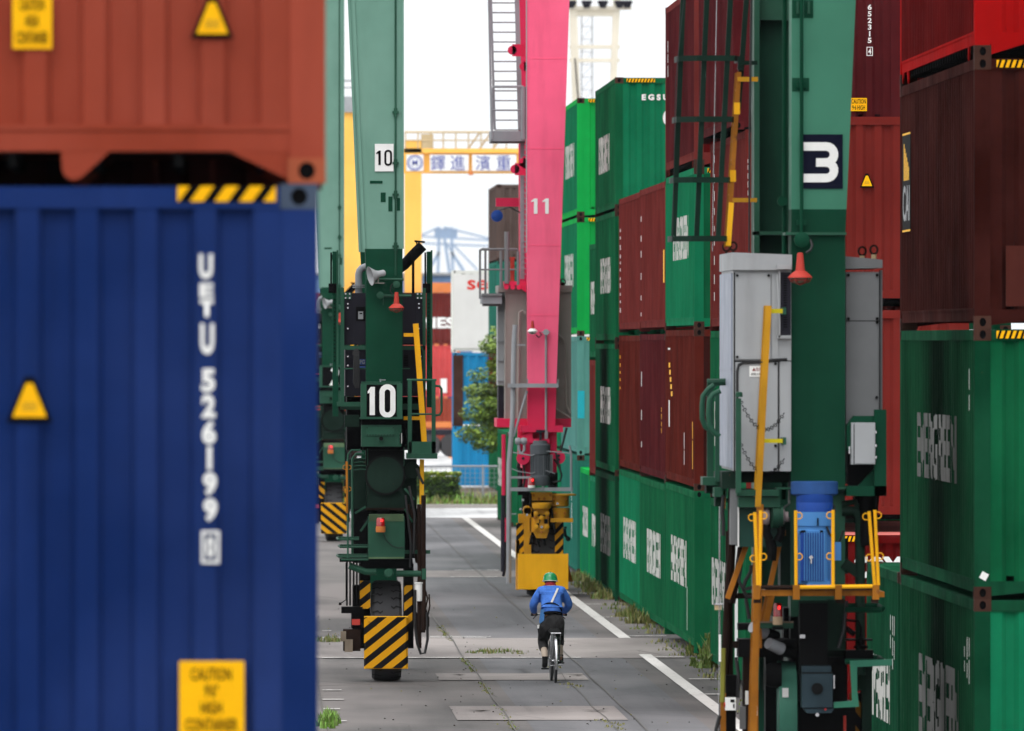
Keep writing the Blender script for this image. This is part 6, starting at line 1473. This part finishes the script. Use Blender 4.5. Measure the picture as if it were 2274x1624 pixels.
    for i in range(38): mb.box(c.X(1690 + i * 6.5), c.X(1690 + i * 6.5) + .008, -.97, -.3, c.Z(1303), c.Z(1301))
    mb.build('grating', o)
    # dark bogie and gearbox
    mb = MB(G_OLD); c.bx(mb, 1775, 1335, 1840, 1460, .0, .6); c.bx(mb, 1838, 1333, 1877, 1445, -.05, .7); c.bx(mb, 1757, 1370, 1880, 1460, .3, .6); mb.m = GRIME; c.bx(mb, 1776, 1340, 1838, 1560, -.1, .4); c.bx(mb, 1768, 1460, 1882, 1700, .2, .8); c.bx(mb, 1755, 1340, 1776, 1470, .2, .5); c.bx(mb, 1740, 1350, 1768, 1450, .5, .4); o = mb.build('drive_housing', T)
    mb = MB(SLATE); c.bx(mb, 1781, 1497, 1849, 1572, -.35, .3); c.bx(mb, 1781, 1480, 1846, 1494, -.3, .25); mb.prism([p(1781, 1572), p(1849, 1572), p(1842, 1582), p(1788, 1582)], -.33, .0); o = mb.build('gearbox', T)
    for a in (): pass
    mb = MB(GRIME); q = c.P(1815, 1530, -.36); mb.lathe([(.055, 0), (.055, -.01), (.04, -.012)], tuple(q), 'y', 18); c.bx(mb, 1781, 1494, 1849, 1497, -.34, .3); mb.m = RED_L; q = c.P(1833, 1576, -.36); mb.lathe([(.012, 0), (.012, -.01)], tuple(q), 'y', 8); mb.m = CHROME; q = c.P(1815, 1588, -.36); mb.lathe([(.018, 0), (.018, -.015)], tuple(q), 'y', 10); c.bx(mb, 1776, 1410, 1788, 1418, -.13, .02); c.bx(mb, 1851, 1500, 1854, 1530, -.2, .02); mb.build('gearbox_fitting', o)
    mb = MB(paint('drum_green', (.07, .24, .17), .45, .3, .1, .3)); cy = c.P(1747, 1510, .35)
    mb.lathe([(.44, -.092), (.46, -.085), (.46, .085), (.44, .092)], (cy.x, cy.y + .1, cy.z - .28), 'x', 36); o = mb.build('brake_drum', T)
    mb = MB(WHITE_S); c.bx(mb, 1740, 1521, 1753, 1538, -.055, .02) if False else mb.box(cy.x - .06, cy.x + .0, cy.y - .365, cy.y - .355, cy.z - .06 - .28 + .18, cy.z + .03 - .28 + .18); mb.build('paper_label', o)
    mb = MB(GRIME); q = c.P(1712, 1500, .1); mb.lathe([(.1, -.05), (.12, 0), (.12, .1)], tuple(q), 'x', 16); c.bx(mb, 1700, 1490, 1728, 1530, .1, .3); mb.build('bearing_block', T)
    for x, y in ((1670, 1393), (1706, 1429)):
        mb = MB(GALV); q = c.P(x, y, -.2); mb.tube([q, q + Vector((.13, .1, -.06))], [.055, .062], 14); mb.m = GRIME; mb.tube([q + Vector((.12, .09, -.055)), q + Vector((.24, .2, -.1))], .06, 12); mb.build('electric_cylinder', T)
    mb = MB(GRIME); c.bx(mb, 1640, 1420, 1770, 1460, .15, .4); c.bx(mb, 1640, 1385, 1680, 1400, .1, .3); c.bx(mb, 1730, 1546, 1770, 1720, .3, .5); c.bx(mb, 1700, 1460, 1740, 1640, .5, .3); c.bx(mb, 1768, 1560, 1900, 1750, .4, .8); mb.build('bogie_machinery', T)
    mb = MB(G_MD); c.bx(mb, 1673, 1383, 1762, 1396, -.35, .12); mb.m = paint('scuffed_edge', (.2, .14, .1), .7, .4, .4, .4); c.bx(mb, 1673, 1381, 1762, 1384, -.36, .13); mb.build('cross_arm', T)
    beacon(c, 1716, 1340, 1738, 1370, 1388, -.45, paint('cream_base', (.42, .3, .19), .5, .1))
    q = c.P(1727, 1392, -.4); mb = MB(GRIME); mb.box(q.x - .05, q.x + .05, -.43, .1, q.z - .03, q.z); mb.build('beacon_bracket', T)
    # diagonal yellow struts, left dark posts and hoses
    mb = MB(YEL_O)
    for a, b in (((1744, 1185), (1650, 1430)), ((1724, 1265), (1684, 1430))): pass
    mb.beam(c.P(1663, 1195, .1), c.P(1615, 1330, .1), .05, .05); mb.beam(c.P(1730, 1210, .1), c.P(1692, 1385, .1), .05, .05); mb.beam(c.P(1718, 1300, .0), c.P(1700, 1385, .0), .06, .05); c.bx(mb, 1672, 1324, 1692, 1440, -.3, .08); c.bx(mb, 1670, 1440, 1684, 1720, -.28, .07); c.bx(mb, 1700, 1178, 1745, 1190, .05, .1); mb.build('diagonal_strut', T)
    mb = MB(RUSTY); c.tb(mb, [(1626, 1090, .3), (1624, 1230, .3), (1618, 1300, .3), (1612, 1430, .3), (1606, 1560, .3), (1603, 1700, .3)], .04, 8); c.tb(mb, [(1650, 1190, .2), (1640, 1260, .2), (1625, 1340, .2)], .035, 6); c.bx(mb, 1612, 1180, 1628, 1560, .35, .1); c.bx(mb, 1628, 1175, 1672, 1186, .3, .1); c.bx(mb, 1628, 1318, 1672, 1330, .3, .1); c.bx(mb, 1628, 1425, 1672, 1440, .3, .15); c.bx(mb, 1650, 1450, 1668, 1720, .2, .2); mb.build('hydraulic_strut', T)
    mb = MB(YEL_O); c.bx(mb, 1606, 1090, 1611, 1130, .2, .05); c.bx(mb, 1600, 1540, 1612, 1700, -.1, .08); mb.m = paint('yellow_green_pipe', (.2, .2, .03), .5, .4, .3, .4); c.tb(mb, [(1606, 1440, -.1), (1604, 1560, -.1)], .025, 6); mb.build('guard_post', T)
    mb = MB(HOSE)
    for pts in ([(1606, 1100, .2), (1604, 1140, .2), (1606, 1160, .2), (1606, 1190, .2)], [(1640, 1240, .1), (1644, 1265, .1), (1640, 1290, .1), (1650, 1310, .1), (1672, 1305, .1)], [(1668, 1255, .1), (1667, 1270, .1), (1655, 1290, .1), (1650, 1310, .1), (1658, 1325, .1), (1672, 1325, .1)], [(1656, 1330, .1), (1664, 1375, .1)], [(1634, 1460, .1), (1640, 1500, .1), (1638, 1550, .1)], [(1598, 1590, -.1), (1590, 1620, -.1), (1590, 1680, -.1)], [(1880, 1335, -.1), (1874, 1400, -.1), (1862, 1440, -.1)], [(1700, 1410, -.1), (1712, 1424, -.1), (1740, 1420, -.1)]): c.tb(mb, pts, .018, 6)
    c.bx(mb, 1588, 1628, 1602, 1700, -.12, .1); mb.build('hydraulic_hose', T)
    mb = MB(CHROME); c.tb(mb, [(1597, 1125, -.1), (1596, 1624, -.1)], .003, 4); c.tb(mb, [(1599, 1125, -.1), (1599, 1624, -.1)], .003, 4); c.bx(mb, 1587, 1340, 1606, 1344, -.12, .04); mb.m = CREAM; c.bx(mb, 1587, 1344, 1602, 1355, -.1, .03); mb.build('hanging_wire', T)
    mb = MB(WHITE); c.bx(mb, 1674, 1512, 1682, 1590, -.38, .03); c.bx(mb, 1596, 1410, 1601, 1470, -.2, .03); c.bx(mb, 1655, 1535, 1662, 1565, .0, .03); mb.build('paper_tag', T)
    o = c.box('push_button_box', WHITE, 1611, 1550, 1634, 1578, -.25, .12); mb = MB(BLACK); c.bx(mb, 1622, 1554, 1631, 1560, -.256, .005); c.bx(mb, 1628, 1564, 1631, 1573, -.256, .005); mb.m = RED_P; q = c.P(1610, 1566, -.2); mb.lathe([(.025, -.01), (.025, .01)], tuple(q), 'x', 12); mb.build('button', o)
    mb = MB(GREY_M); c.bx(mb, 1643, 1570, 1656, 1620, .0, .08); mb.m = GRIME; c.bx(mb, 1612, 1500, 1636, 1550, .1, .2); c.bx(mb, 1610, 1578, 1634, 1650, .05, .2); mb.build('junction_box', T)
    # right side pipes, handles and angled frame
    mb = MB(G_OLD); c.tb(mb, [(1870, 1135, .1), (1895, 1135, .1), (1905, 1142, .1), (1910, 1152, .1), (1911, 1500, .1)], .05, 10); c.tb(mb, [(1870, 1120, .1), (1900, 1115, .1), (1905, 1130, .1)], .03, 8); mb.beam(c.P(1874, 1250, .1), c.P(1915, 1280, .1), .045, .1); mb.beam(c.P(1770, 1240, .0), c.P(1740, 1290, .0), .05, .1) if False else 0; c.bx(mb, 1877, 1153, 1905, 1162, .15, .1); mb.build('drain_pipe', T)
    mb = MB(BLACK); c.tb(mb, [(1928, 1100, .1), (1926, 1150, .1), (1924, 1185, .1), (1926, 1212, .1)], .085, 12); c.tb(mb, [(1940, 1095, .15), (1935, 1150, .15), (1928, 1200, .15)], .06, 10); c.tb(mb, [(1905, 1102, .2), (1910, 1150, .2), (1918, 1190, .2)], .05, 10); mb.build('bundled_hose', T)
    for y in (1355, 1470):
        mb = MB(G_DK); c.tb(mb, [(1877, y, -.25), (1957, y, -.25), (1960, y - 3, -.2), (1952, y - 9, .25), (1877, y - 9, .25)], .026, 8); mb.build('step_rung', T)
    mb = MB(GRIME); c.bx(mb, 1878, 1445, 1940, 1466, -.05, .3); c.bx(mb, 1878, 1420, 1938, 1424, .0, .3); q = c.P(1912, 1440, .0); mb.lathe([(.07, 0), (.07, .02), (.03, .03), (.03, .09), (.015, .1), (.015, .14)], tuple(q), 'z', 14); c.tb(mb, [(1880, 1378, 0), (1905, 1380, 0), (1913, 1395, 0), (1913, 1425, 0)], .015, 6); c.tb(mb, [(1878, 1395, 0), (1898, 1410, 0)], .03, 6); mb.build('grease_pump', T)
    GA = paint('angle_green', (.04, .19, .12), .45, .15, .05, .2)
    mb = MB(GA); mb.prism([p(1884, 1466), p(1978, 1463), p(1977, 1477), p(1900, 1480), p(1900, 1530), p(1904, 1568), p(1848, 1571), p(1848, 1558), p(1889, 1555), p(1884, 1470)], -.3, -.24); mb.build('angle_frame', T)
    mb = MB(G_OLD); c.bx(mb, 1895, 1480, 1938, 1490, .1, .4); c.bx(mb, 1915, 1490, 1936, 1720, .3, .3); c.bx(mb, 1900, 1480, 1916, 1535, .2, .2); mb.build('rear_post', T)
    mb = MB(hazard('hazard_paint_near', -1.3, .2, (.3, .13, .01))); c.bx(mb, 1888, 1540, 1912, 1720, .45, .1); mb.build('hazard_stripe', T)
    mb = MB(RED_P); c.tb(mb, [(1876, 1590, .0), (1878, 1720, .0)], .014, 6); mb.build('red_hose', T)
    tyre(c, 1816, 1921, 100, 1.46, .3); tyre(c, 1812, 1921, 100, 1.46, 6.2)
    mb = MB(G_OLD); mb.box(c.X(1762), c.X(1870), .6, 6.3, 1.5, 2.3); mb.build('sill_beam', T)
    return T
near_crane()

# ------------------------------------------------------------------ cyclist
def skin(name, J, E, m, parent, root, sub=2):
    """one continuous surface grown on a joint skeleton; J: name -> (x, y, z, radius)"""
    names = list(J); me = bpy.data.meshes.new(name); me.from_pydata([J[n][:3] for n in names], [(names.index(a), names.index(b)) for a, b in E], [])
    o = bpy.data.objects.new(name, me); COL.objects.link(o); sk = o.modifiers.new('s', 'SKIN'); sk.use_smooth_shade = True
    if not me.skin_vertices: me.attributes.new
    for i, n in enumerate(names):
        r = J[n][3]; r = r if isinstance(r, tuple) else (r, r); sv_ = me.skin_vertices[0].data[i]; sv_.radius = r; sv_.use_root = (n == root)
    ss = o.modifiers.new('u', 'SUBSURF'); ss.levels = sub; ss.render_levels = sub
    bpy.context.view_layer.update()
    nm = bpy.data.meshes.new_from_object(o.evaluated_get(bpy.context.evaluated_depsgraph_get())); bpy.data.objects.remove(o); bpy.data.meshes.remove(me)
    nm.name = name; nm.materials.clear(); nm.materials.append(m); return link(name, nm, parent)
SKIN = flat('skin', (.42, .22, .14), .6); CLOTH_B = None
def cloth(name, rgb, k=.3):
    m, nt, b = newmat(name); v = coords(nt, (1, 1, 1), False); n = noise(nt, v, 9, 5, .6)
    c = mixc(nt, ramp(nt, n, .35, .65), tuple(x * (1 - k) for x in rgb), rgb); nt.links.new(c, b.inputs['Base Color']); b.inputs['Roughness'].default_value = .85; b.inputs['Specular IOR Level'].default_value = .2
    bp = node(nt, 'ShaderNodeBump'); bp.inputs['Strength'].default_value = .9; bp.inputs['Distance'].default_value = .03; nt.links.new(noise(nt, coords(nt, (1.6, 1, .8), False), 11, 3), bp.inputs['Height']); nt.links.new(bp.outputs[0], b.inputs['Normal'])
    return m
VB = 168.5; BX, BY = px(1233, VB), VB
SHIRT = cloth('blue_work_shirt', (.065, .2, .66)); TROU = cloth('charcoal_trousers', (.03, .029, .03), .5); GLOVE = cloth('dark_work_glove', (.03, .02, .018))
P_ = thing('person', 'person cycling away in blue work shirt, dark trousers and green hard hat', 'person', (BX, BY, 0), R(.8))
hip = (-.045, .14, .86)
J = {'pelvis': (-.045, .14, .90, (.12, .08)), 'waist': (-.045, .22, 1.03, (.10, .07)), 'chest': (-.045, .36, 1.22, (.15, .10)), 'neckb': (-.05, .46, 1.37, (.09, .07)), 'neck': (-.055, .50, 1.43, .055), 'head': (-.055, .53, 1.50, (.075, .085)), 'crown': (-.055, .54, 1.57, .07),
     'lsh': (-.185, .44, 1.345, .062), 'lel': (-.30, .50, 1.16, .045), 'lwr': (-.285, .70, 1.025, .03), 'lhand': (-.285, .76, 1.005, .034),
     'rsh': (.10, .44, 1.345, .062), 'rel': (.215, .50, 1.16, .045), 'rwr': (.155, .70, 1.025, .03), 'rhand': (.155, .76, 1.005, .034),
     'lhip': (-.13, .16, .87, .10), 'lkn': (-.165, .42, .60, .065), 'lan': (-.15, .08, .37, .038), 'ltoe': (-.15, .16, .25, .035),
     'rhip': (.04, .16, .87, .10), 'rkn': (.065, .50, .70, .065), 'ran': (.085, .32, .38, .038), 'rtoe': (.09, .44, .31, .035)}
E = [('pelvis', 'waist'), ('waist', 'chest'), ('chest', 'neckb'), ('neckb', 'neck'), ('neck', 'head'), ('head', 'crown'), ('neckb', 'lsh'), ('lsh', 'lel'), ('lel', 'lwr'), ('lwr', 'lhand'), ('neckb', 'rsh'), ('rsh', 'rel'), ('rel', 'rwr'), ('rwr', 'rhand'), ('pelvis', 'lhip'), ('lhip', 'lkn'), ('lkn', 'lan'), ('lan', 'ltoe'), ('pelvis', 'rhip'), ('rhip', 'rkn'), ('rkn', 'ran'), ('ran', 'rtoe')]
skin('body', J, E, SKIN, P_, 'pelvis')
mb = MB(SKIN)
for sx in (-1, 1): q = Vector((-.055 + sx * .078, .535, 1.5)); mb.lathe([(.0, -.012), (.02, -.008), (.02, .008), (0, .012)], tuple(q), 'x', 10)
mb.box(-.063, -.047, .615, .64, 1.475, 1.51); mb.build('ear', P_)
HAIR = flat('black_hair', (.01, .01, .01), .7); mb = MB(HAIR); mb.lathe([(.07, -.045), (.088, -.02), (.09, .03), (.085, .06)], (-.055, .535, 1.5), 'z', 20); mb.build('hair', P_)
# shirt
J2 = {'hem': (-.045, .155, .985, (.155, .11)), 'w': (-.045, .22, 1.06, (.148, .112)), 'm': (-.045, .30, 1.15, (.165, .12)), 'c': (-.045, .37, 1.25, (.185, .12)), 'u': (-.048, .44, 1.35, (.13, .09)), 'col': (-.052, .475, 1.41, (.075, .065)),
      'ls': (-.2, .44, 1.345, .082), 'lm': (-.262, .47, 1.25, .074), 'le': (-.312, .50, 1.15, .066), 'lf': (-.30, .60, 1.08, .055), 'lw': (-.285, .69, 1.03, .045),
      'rs': (.115, .44, 1.345, .082), 'rm': (.175, .47, 1.25, .074), 're': (.228, .50, 1.15, .066), 'rf': (.19, .60, 1.08, .055), 'rw': (.155, .69, 1.03, .045)}
E2 = [('hem', 'w'), ('w', 'm'), ('m', 'c'), ('c', 'u'), ('u', 'col'), ('u', 'ls'), ('ls', 'lm'), ('lm', 'le'), ('le', 'lf'), ('lf', 'lw'), ('u', 'rs'), ('rs', 'rm'), ('rm', 're'), ('re', 'rf'), ('rf', 'rw')]
skin('shirt', J2, E2, SHIRT, P_, 'm')
# trousers rolled below the knee
J3 = {'belt': (-.045, .15, 1.05, (.15, .11)), 'seat': (-.045, .12, .90, (.165, .125)), 'lh': (-.125, .16, .84, (.115, .12)), 'lt': (-.15, .30, .71, .10), 'lk': (-.17, .41, .61, .085), 'lc': (-.165, .27, .52, .078), 'lb': (-.16, .2, .475, .066),
      'rh': (.04, .16, .84, (.115, .12)), 'rt': (.055, .34, .755, .10), 'rk': (.068, .48, .70, .085), 'rc': (.075, .42, .58, .078), 'rb': (.08, .38, .52, .066)}
E3 = [('belt', 'seat'), ('seat', 'lh'), ('lh', 'lt'), ('lt', 'lk'), ('lk', 'lc'), ('lc', 'lb'), ('seat', 'rh'), ('rh', 'rt'), ('rt', 'rk'), ('rk', 'rc'), ('rc', 'rb')]
skin('trousers', J3, E3, TROU, P_, 'seat')
GAI = flat('beige_legwear', (.42, .34, .27), .8)
mb = MB(GAI); mb.tube([(-.16, .22, .49), (-.155, .14, .43), (-.15, .085, .365)], [.05, .05, .042], 12); mb.tube([(.08, .38, .54), (.083, .35, .46), (.085, .325, .37)], [.048, .046, .04], 12); mb.build('gaiter', P_)
SHOE = flat('black_shoe', (.008, .008, .008), .5)
skin('shoe', {'a': (-.15, .075, .375, .043), 'h': (-.15, .06, .335, .045), 'm': (-.152, .10, .285, (.045, .035)), 't': (-.155, .15, .225, (.046, .028))}, [('a', 'h'), ('h', 'm'), ('m', 't')], SHOE, P_, 'h')
skin('shoe', {'a': (.085, .32, .385, .043), 'h': (.086, .30, .35, .045), 'm': (.09, .38, .325, (.045, .035)), 't': (.095, .47, .315, (.045, .025))}, [('a', 'h'), ('h', 'm'), ('m', 't')], SHOE, P_, 'h')
# gloves: palm, four curled fingers and a thumb round each grip
for sx, hx in ((-1, -.285), (1, .155)):
    JJ = {'w': (hx, .70, 1.022, .033), 'p': (hx, .735, 1.022, (.036, .022)), 'k': (hx, .765, 1.02, (.038, .018))}; EE = [('w', 'p'), ('p', 'k')]
    gl = skin('glove', JJ, EE, GLOVE, P_, 'p')
    for i in range(4):
        fx = hx - .033 + i * .022; ln = (.9, 1.05, 1., .8)[i]
        skin('finger', {'a': (fx, .762, 1.02, .0105), 'b': (fx, .785 + .005 * ln, 1.012, .010), 'c': (fx, .79 + .006 * ln, .99, .0095), 'd': (fx, .774, .975, .0085)}, [('a', 'b'), ('b', 'c'), ('c', 'd')], GLOVE, gl, 'a', 1)
    ix = hx - sx * .036; skin('thumb', {'a': (ix, .735, 1.012, .012), 'b': (ix - sx * .012, .752, .995, .0105), 'c': (ix - sx * .004, .77, .982, .009)}, [('a', 'b'), ('b', 'c')], GLOVE, gl, 'a', 1)
# belt, scarf, strap, bag, pouch
mb = MB(BLACK); mb.lathe([(.155, -.016), (.16, 0), (.155, .016)], (0, 0, 0), 'z', 28); mb.v = [(x * 1.0, y * .72, z) for x, y, z in mb.v]; o = mb.build('belt', P_); o.location = (-.045, .165, 1.012); o.rotation_euler = (R(-20), 0, 0)
SCARF = flat('red_scarf', (.3, .012, .02), .8); mb = MB(SCARF); mb.lathe([(.075, -.03), (.09, -.01), (.085, .02), (.072, .04)], (0, 0, 0), 'z', 20); o = mb.build('scarf', P_); o.location = (-.052, .50, 1.428); o.rotation_euler = (R(-25), R(8), 0)
def on_back(x, z, off=.0):  # surface of the back at height z
    t = (z - 1.0) / .38; return Vector((x, .17 + .27 * t - .105 - off, z))
STRAP = flat('white_strap', (.72, .7, .66), .6); mb = MB(STRAP)
a0, a1 = on_back(.045, 1.385, .035), on_back(-.055, 1.185, .05); mb.beam(a0, a1, .028, .006, up=(0, -1, 0)); mb.beam(a0, (.05, .50, 1.42), .028, .006); mb.build('shoulder_strap', P_)
mb = MB(BLACK); pts = [(-.2, 1.13), (-.15, 1.165), (-.10, 1.18), (-.045, 1.182), (.0, 1.172), (.045, 1.145), (.085, 1.10), (.10, 1.06)]
mb.tube([on_back(x, z, .05) + Vector((0, abs(x + .045) ** 2 * 3, 0)) for x, z in pts], .011, 6); mb.build('sling_cord', P_)
BAG = cloth('light_blue_bag', (.07, .22, .52)); mb = MB(BAG); mb.prism([(-.235, .90), (-.225, .875), (-.165, .925), (-.155, 1.05), (-.16, 1.09), (-.21, 1.09), (-.225, 1.0)], .10, .17); mb.build('shoulder_bag', P_)
mb = MB(cloth('black_pouch', (.012, .012, .013))); mb.prism([(-.255, .80), (-.205, .80), (-.195, .66), (-.235, .65)], .22, .30); mb.m = WHITE; mb.prism([(-.262, .85), (-.21, .86), (-.205, .81), (-.255, .80)], .215, .24); mb.build('leg_pouch', P_)
# helmet
HEL = paint('green_helmet', (.012, .26, .09), .25, .05, 0, .0, spec=.6)
mb = MB(HEL); mb.lathe([(.118, -.032), (.112, -.03), (.106, -.02), (.104, .015), (.092, .055), (.066, .085), (.03, .098), (0, .10)], (0, 0, 0), 'z', 28); mb.box(-.008, .008, -.06, .06, .088, .104); h_ = mb.build('hard_hat', P_); h_.location = (-.055, .535, 1.528); h_.rotation_euler = (R(-6), 0, 0)
mb = MB(WHITE); mb.lathe([(.119, -.034), (.12, -.031), (.119, -.028)], (0, 0, 0), 'z', 28); mb.build('helmet_brim', h_)
# bicycle
B_ = thing('bicycle', 'silver city bicycle with mudguards being ridden along the lane', 'bicycle', (BX, BY, 0), R(.8))
CH = CHROME
for nm, (wx, wy) in (('rear_wheel', (0, .0)), ('front_wheel', (-.015, 1.05))):
    mb = MB(RUBBER); mb.lathe([(.303, -.016), (.318, -.019), (.328, -.012), (.33, 0), (.328, .012), (.318, .019), (.303, .016)], (wx, wy, .33), 'x', 40); o = mb.build(nm, B_)
    mb = MB(CH); mb.lathe([(.303, -.014), (.288, -.01), (.288, .01), (.303, .014)], (wx, wy, .33), 'x', 40); mb.build('rim', o)
    mb = MB(CH); mb.lathe([(.02, -.035), (.02, .035)], (wx, wy, .33), 'x', 12); mb.tube([(wx - .05, wy, .33), (wx + .05, wy, .33)], .008, 6)
    for i in range(20): a = 2 * math.pi * i / 20; mb.tube([(wx + (.02 if i % 2 else -.02), wy, .33), (wx, wy + .29 * math.cos(a), .33 + .29 * math.sin(a))], .0014, 3)
    mb.build('hub', o)
mb = MB(GREY_M); mb.tube([(-.01, .12, .72), (-.01, .16, .55), (-.01, .42, .28)], .016, 8); mb.tube([(-.01, .42, .28), (-.012, .88, .74)], .017, 8); mb.tube([(-.01, .2, .48), (-.012, .90, .62)], .015, 8); mb.tube([(-.012, .87, .85), (-.013, .93, .58)], .017, 8)
for sx in (-1, 1):
    mb.tube([(-.01 + sx * .01, .16, .58), (sx * .055, .0, .33)], .008, 6); mb.tube([(-.01 + sx * .015, .42, .28), (sx * .055, .0, .33)], .009, 6); mb.tube([(-.015 + sx * .03, .94, .6), (-.015 + sx * .045, 1.0, .45), (-.015 + sx * .05, 1.05, .33)], .010, 6)
mb.build('frame', B_)
mb = MB(CH)
for cx, cy, a0_, a1_ in ((0, 0, 20, 205), (-.015, 1.05, 25, 170)):
    pr = [(cx, cy + .35 * math.cos(R(a)), .33 + .35 * math.sin(R(a))) for a in range(a0_, a1_, 10)]
    mb.tube(pr, .022, 6)
mb.build('mudguard', B_)
mb = MB(CH); mb.tube([(-.07, -.16, .74), (.07, -.16, .74), (.07, .12, .74), (-.07, .12, .74), (-.07, -.16, .74)], .009, 6)
for x in (-.035, 0, .035): mb.tube([(x, -.16, .74), (x, .12, .74)], .006, 5)
for sx in (-1, 1): mb.tube([(sx * .07, -.1, .74), (sx * .06, 0, .34)], .006, 5); mb.tube([(sx * .05, -.02, .60), (sx * .06, 0, .34)], .008, 5)
mb.build('luggage_rack', B_)
mb = MB(CH); mb.tube([(-.085, -.06, .30), (-.09, -.05, .255), (.11, -.05, .27), (.09, -.04, .33)], .008, 6); mb.build('stand', B_)
SAD = flat('black_saddle', (.012, .012, .012), .4); mb = MB(SAD); mb.prism([(-.09, .0), (-.075, -.03), (.075, -.03), (.09, 0), (.06, .03), (-.06, .03)], 0, .12); mb.prism([(-.05, -.02), (.05, -.02), (.03, .025), (-.03, .025)], .12, .26); mb.m = CH; mb.tube([(-.04, .05, -.03), (-.03, .1, -.05), (0, .12, -.05)], .006, 5); mb.tube([(.04, .05, -.03), (.03, .1, -.05), (0, .12, -.05)], .006, 5); o = mb.build('saddle', B_); o.location = (-.015, .04, .775)
mb = MB(CH); mb.tube([(-.012, .88, .85), (-.013, .86, .98)], .012, 8); mb.tube([(-.29, .74, .99), (-.24, .78, 1.0), (-.12, .86, 1.0), (-.065, .86, .99), (0, .86, 1.0), (.11, .78, 1.0), (.16, .74, .99)], .011, 8); hb = mb.build('handlebar', B_)
mb = MB(BLACK); mb.tube([(-.33, .745, .99), (-.25, .785, 1.0)], .017, 8); mb.tube([(.2, .745, .99), (.12, .785, 1.0)], .017, 8); mb.tube([(-.25, .80, .985), (-.3, .80, .93)], .006, 5); mb.tube([(.12, .80, .985), (.18, .80, .93)], .006, 5); mb.build('grip', hb)
mb = MB(GREY_M); mb.lathe([(.09, -.004), (.09, .004)], (.03, .42, .28), 'x', 20); mb.tube([(-.07, .42, .28), (-.075, .36, .15)] if False else [(-.07, .42, .28), (-.075, .28, .22)], .009, 6); mb.tube([(.05, .42, .28), (.055, .50, .36)] if False else [(.05, .42, .28), (.06, .5, .31)], .009, 6); mb.m = BLACK; mb.box(-.20, -.09, .17, .25, .195, .215); mb.box(.05, .15, .40, .48, .275, .292); mb.build('pedal', B_)
mb = MB(BLACK); mb.box(.035, .05, -.02, .42, .27, .32); mb.build('chain_case', B_)
mb = MB(RED_L); mb.lathe([(.022, 0), (.022, -.012), (.01, -.018)], (.005, -.19, .585), 'y', 12); mb.build('reflector', B_)

# ------------------------------------------------------------------ haze
def haze(dens):
    mb = MB(None); mb.box(-700, 700, -60, 5400, -1, 130)
    m = bpy.data.materials.new('haze_air'); m.use_nodes = True; nt = m.node_tree; nt.nodes.clear()
    out = nt.nodes.new('ShaderNodeOutputMaterial'); pv = nt.nodes.new('ShaderNodeVolumePrincipled')
    pv.inputs['Color'].default_value = (.86, .92, 1, 1); pv.inputs['Density'].default_value = dens; pv.inputs['Anisotropy'].default_value = .2
    nt.links.new(pv.outputs[0], out.inputs['Volume']); mb.m = m; mb.mats = [m]; MB.auto = False
    o = mb.build('haze'); o['kind'] = 'stuff'; return o
haze(.00003)
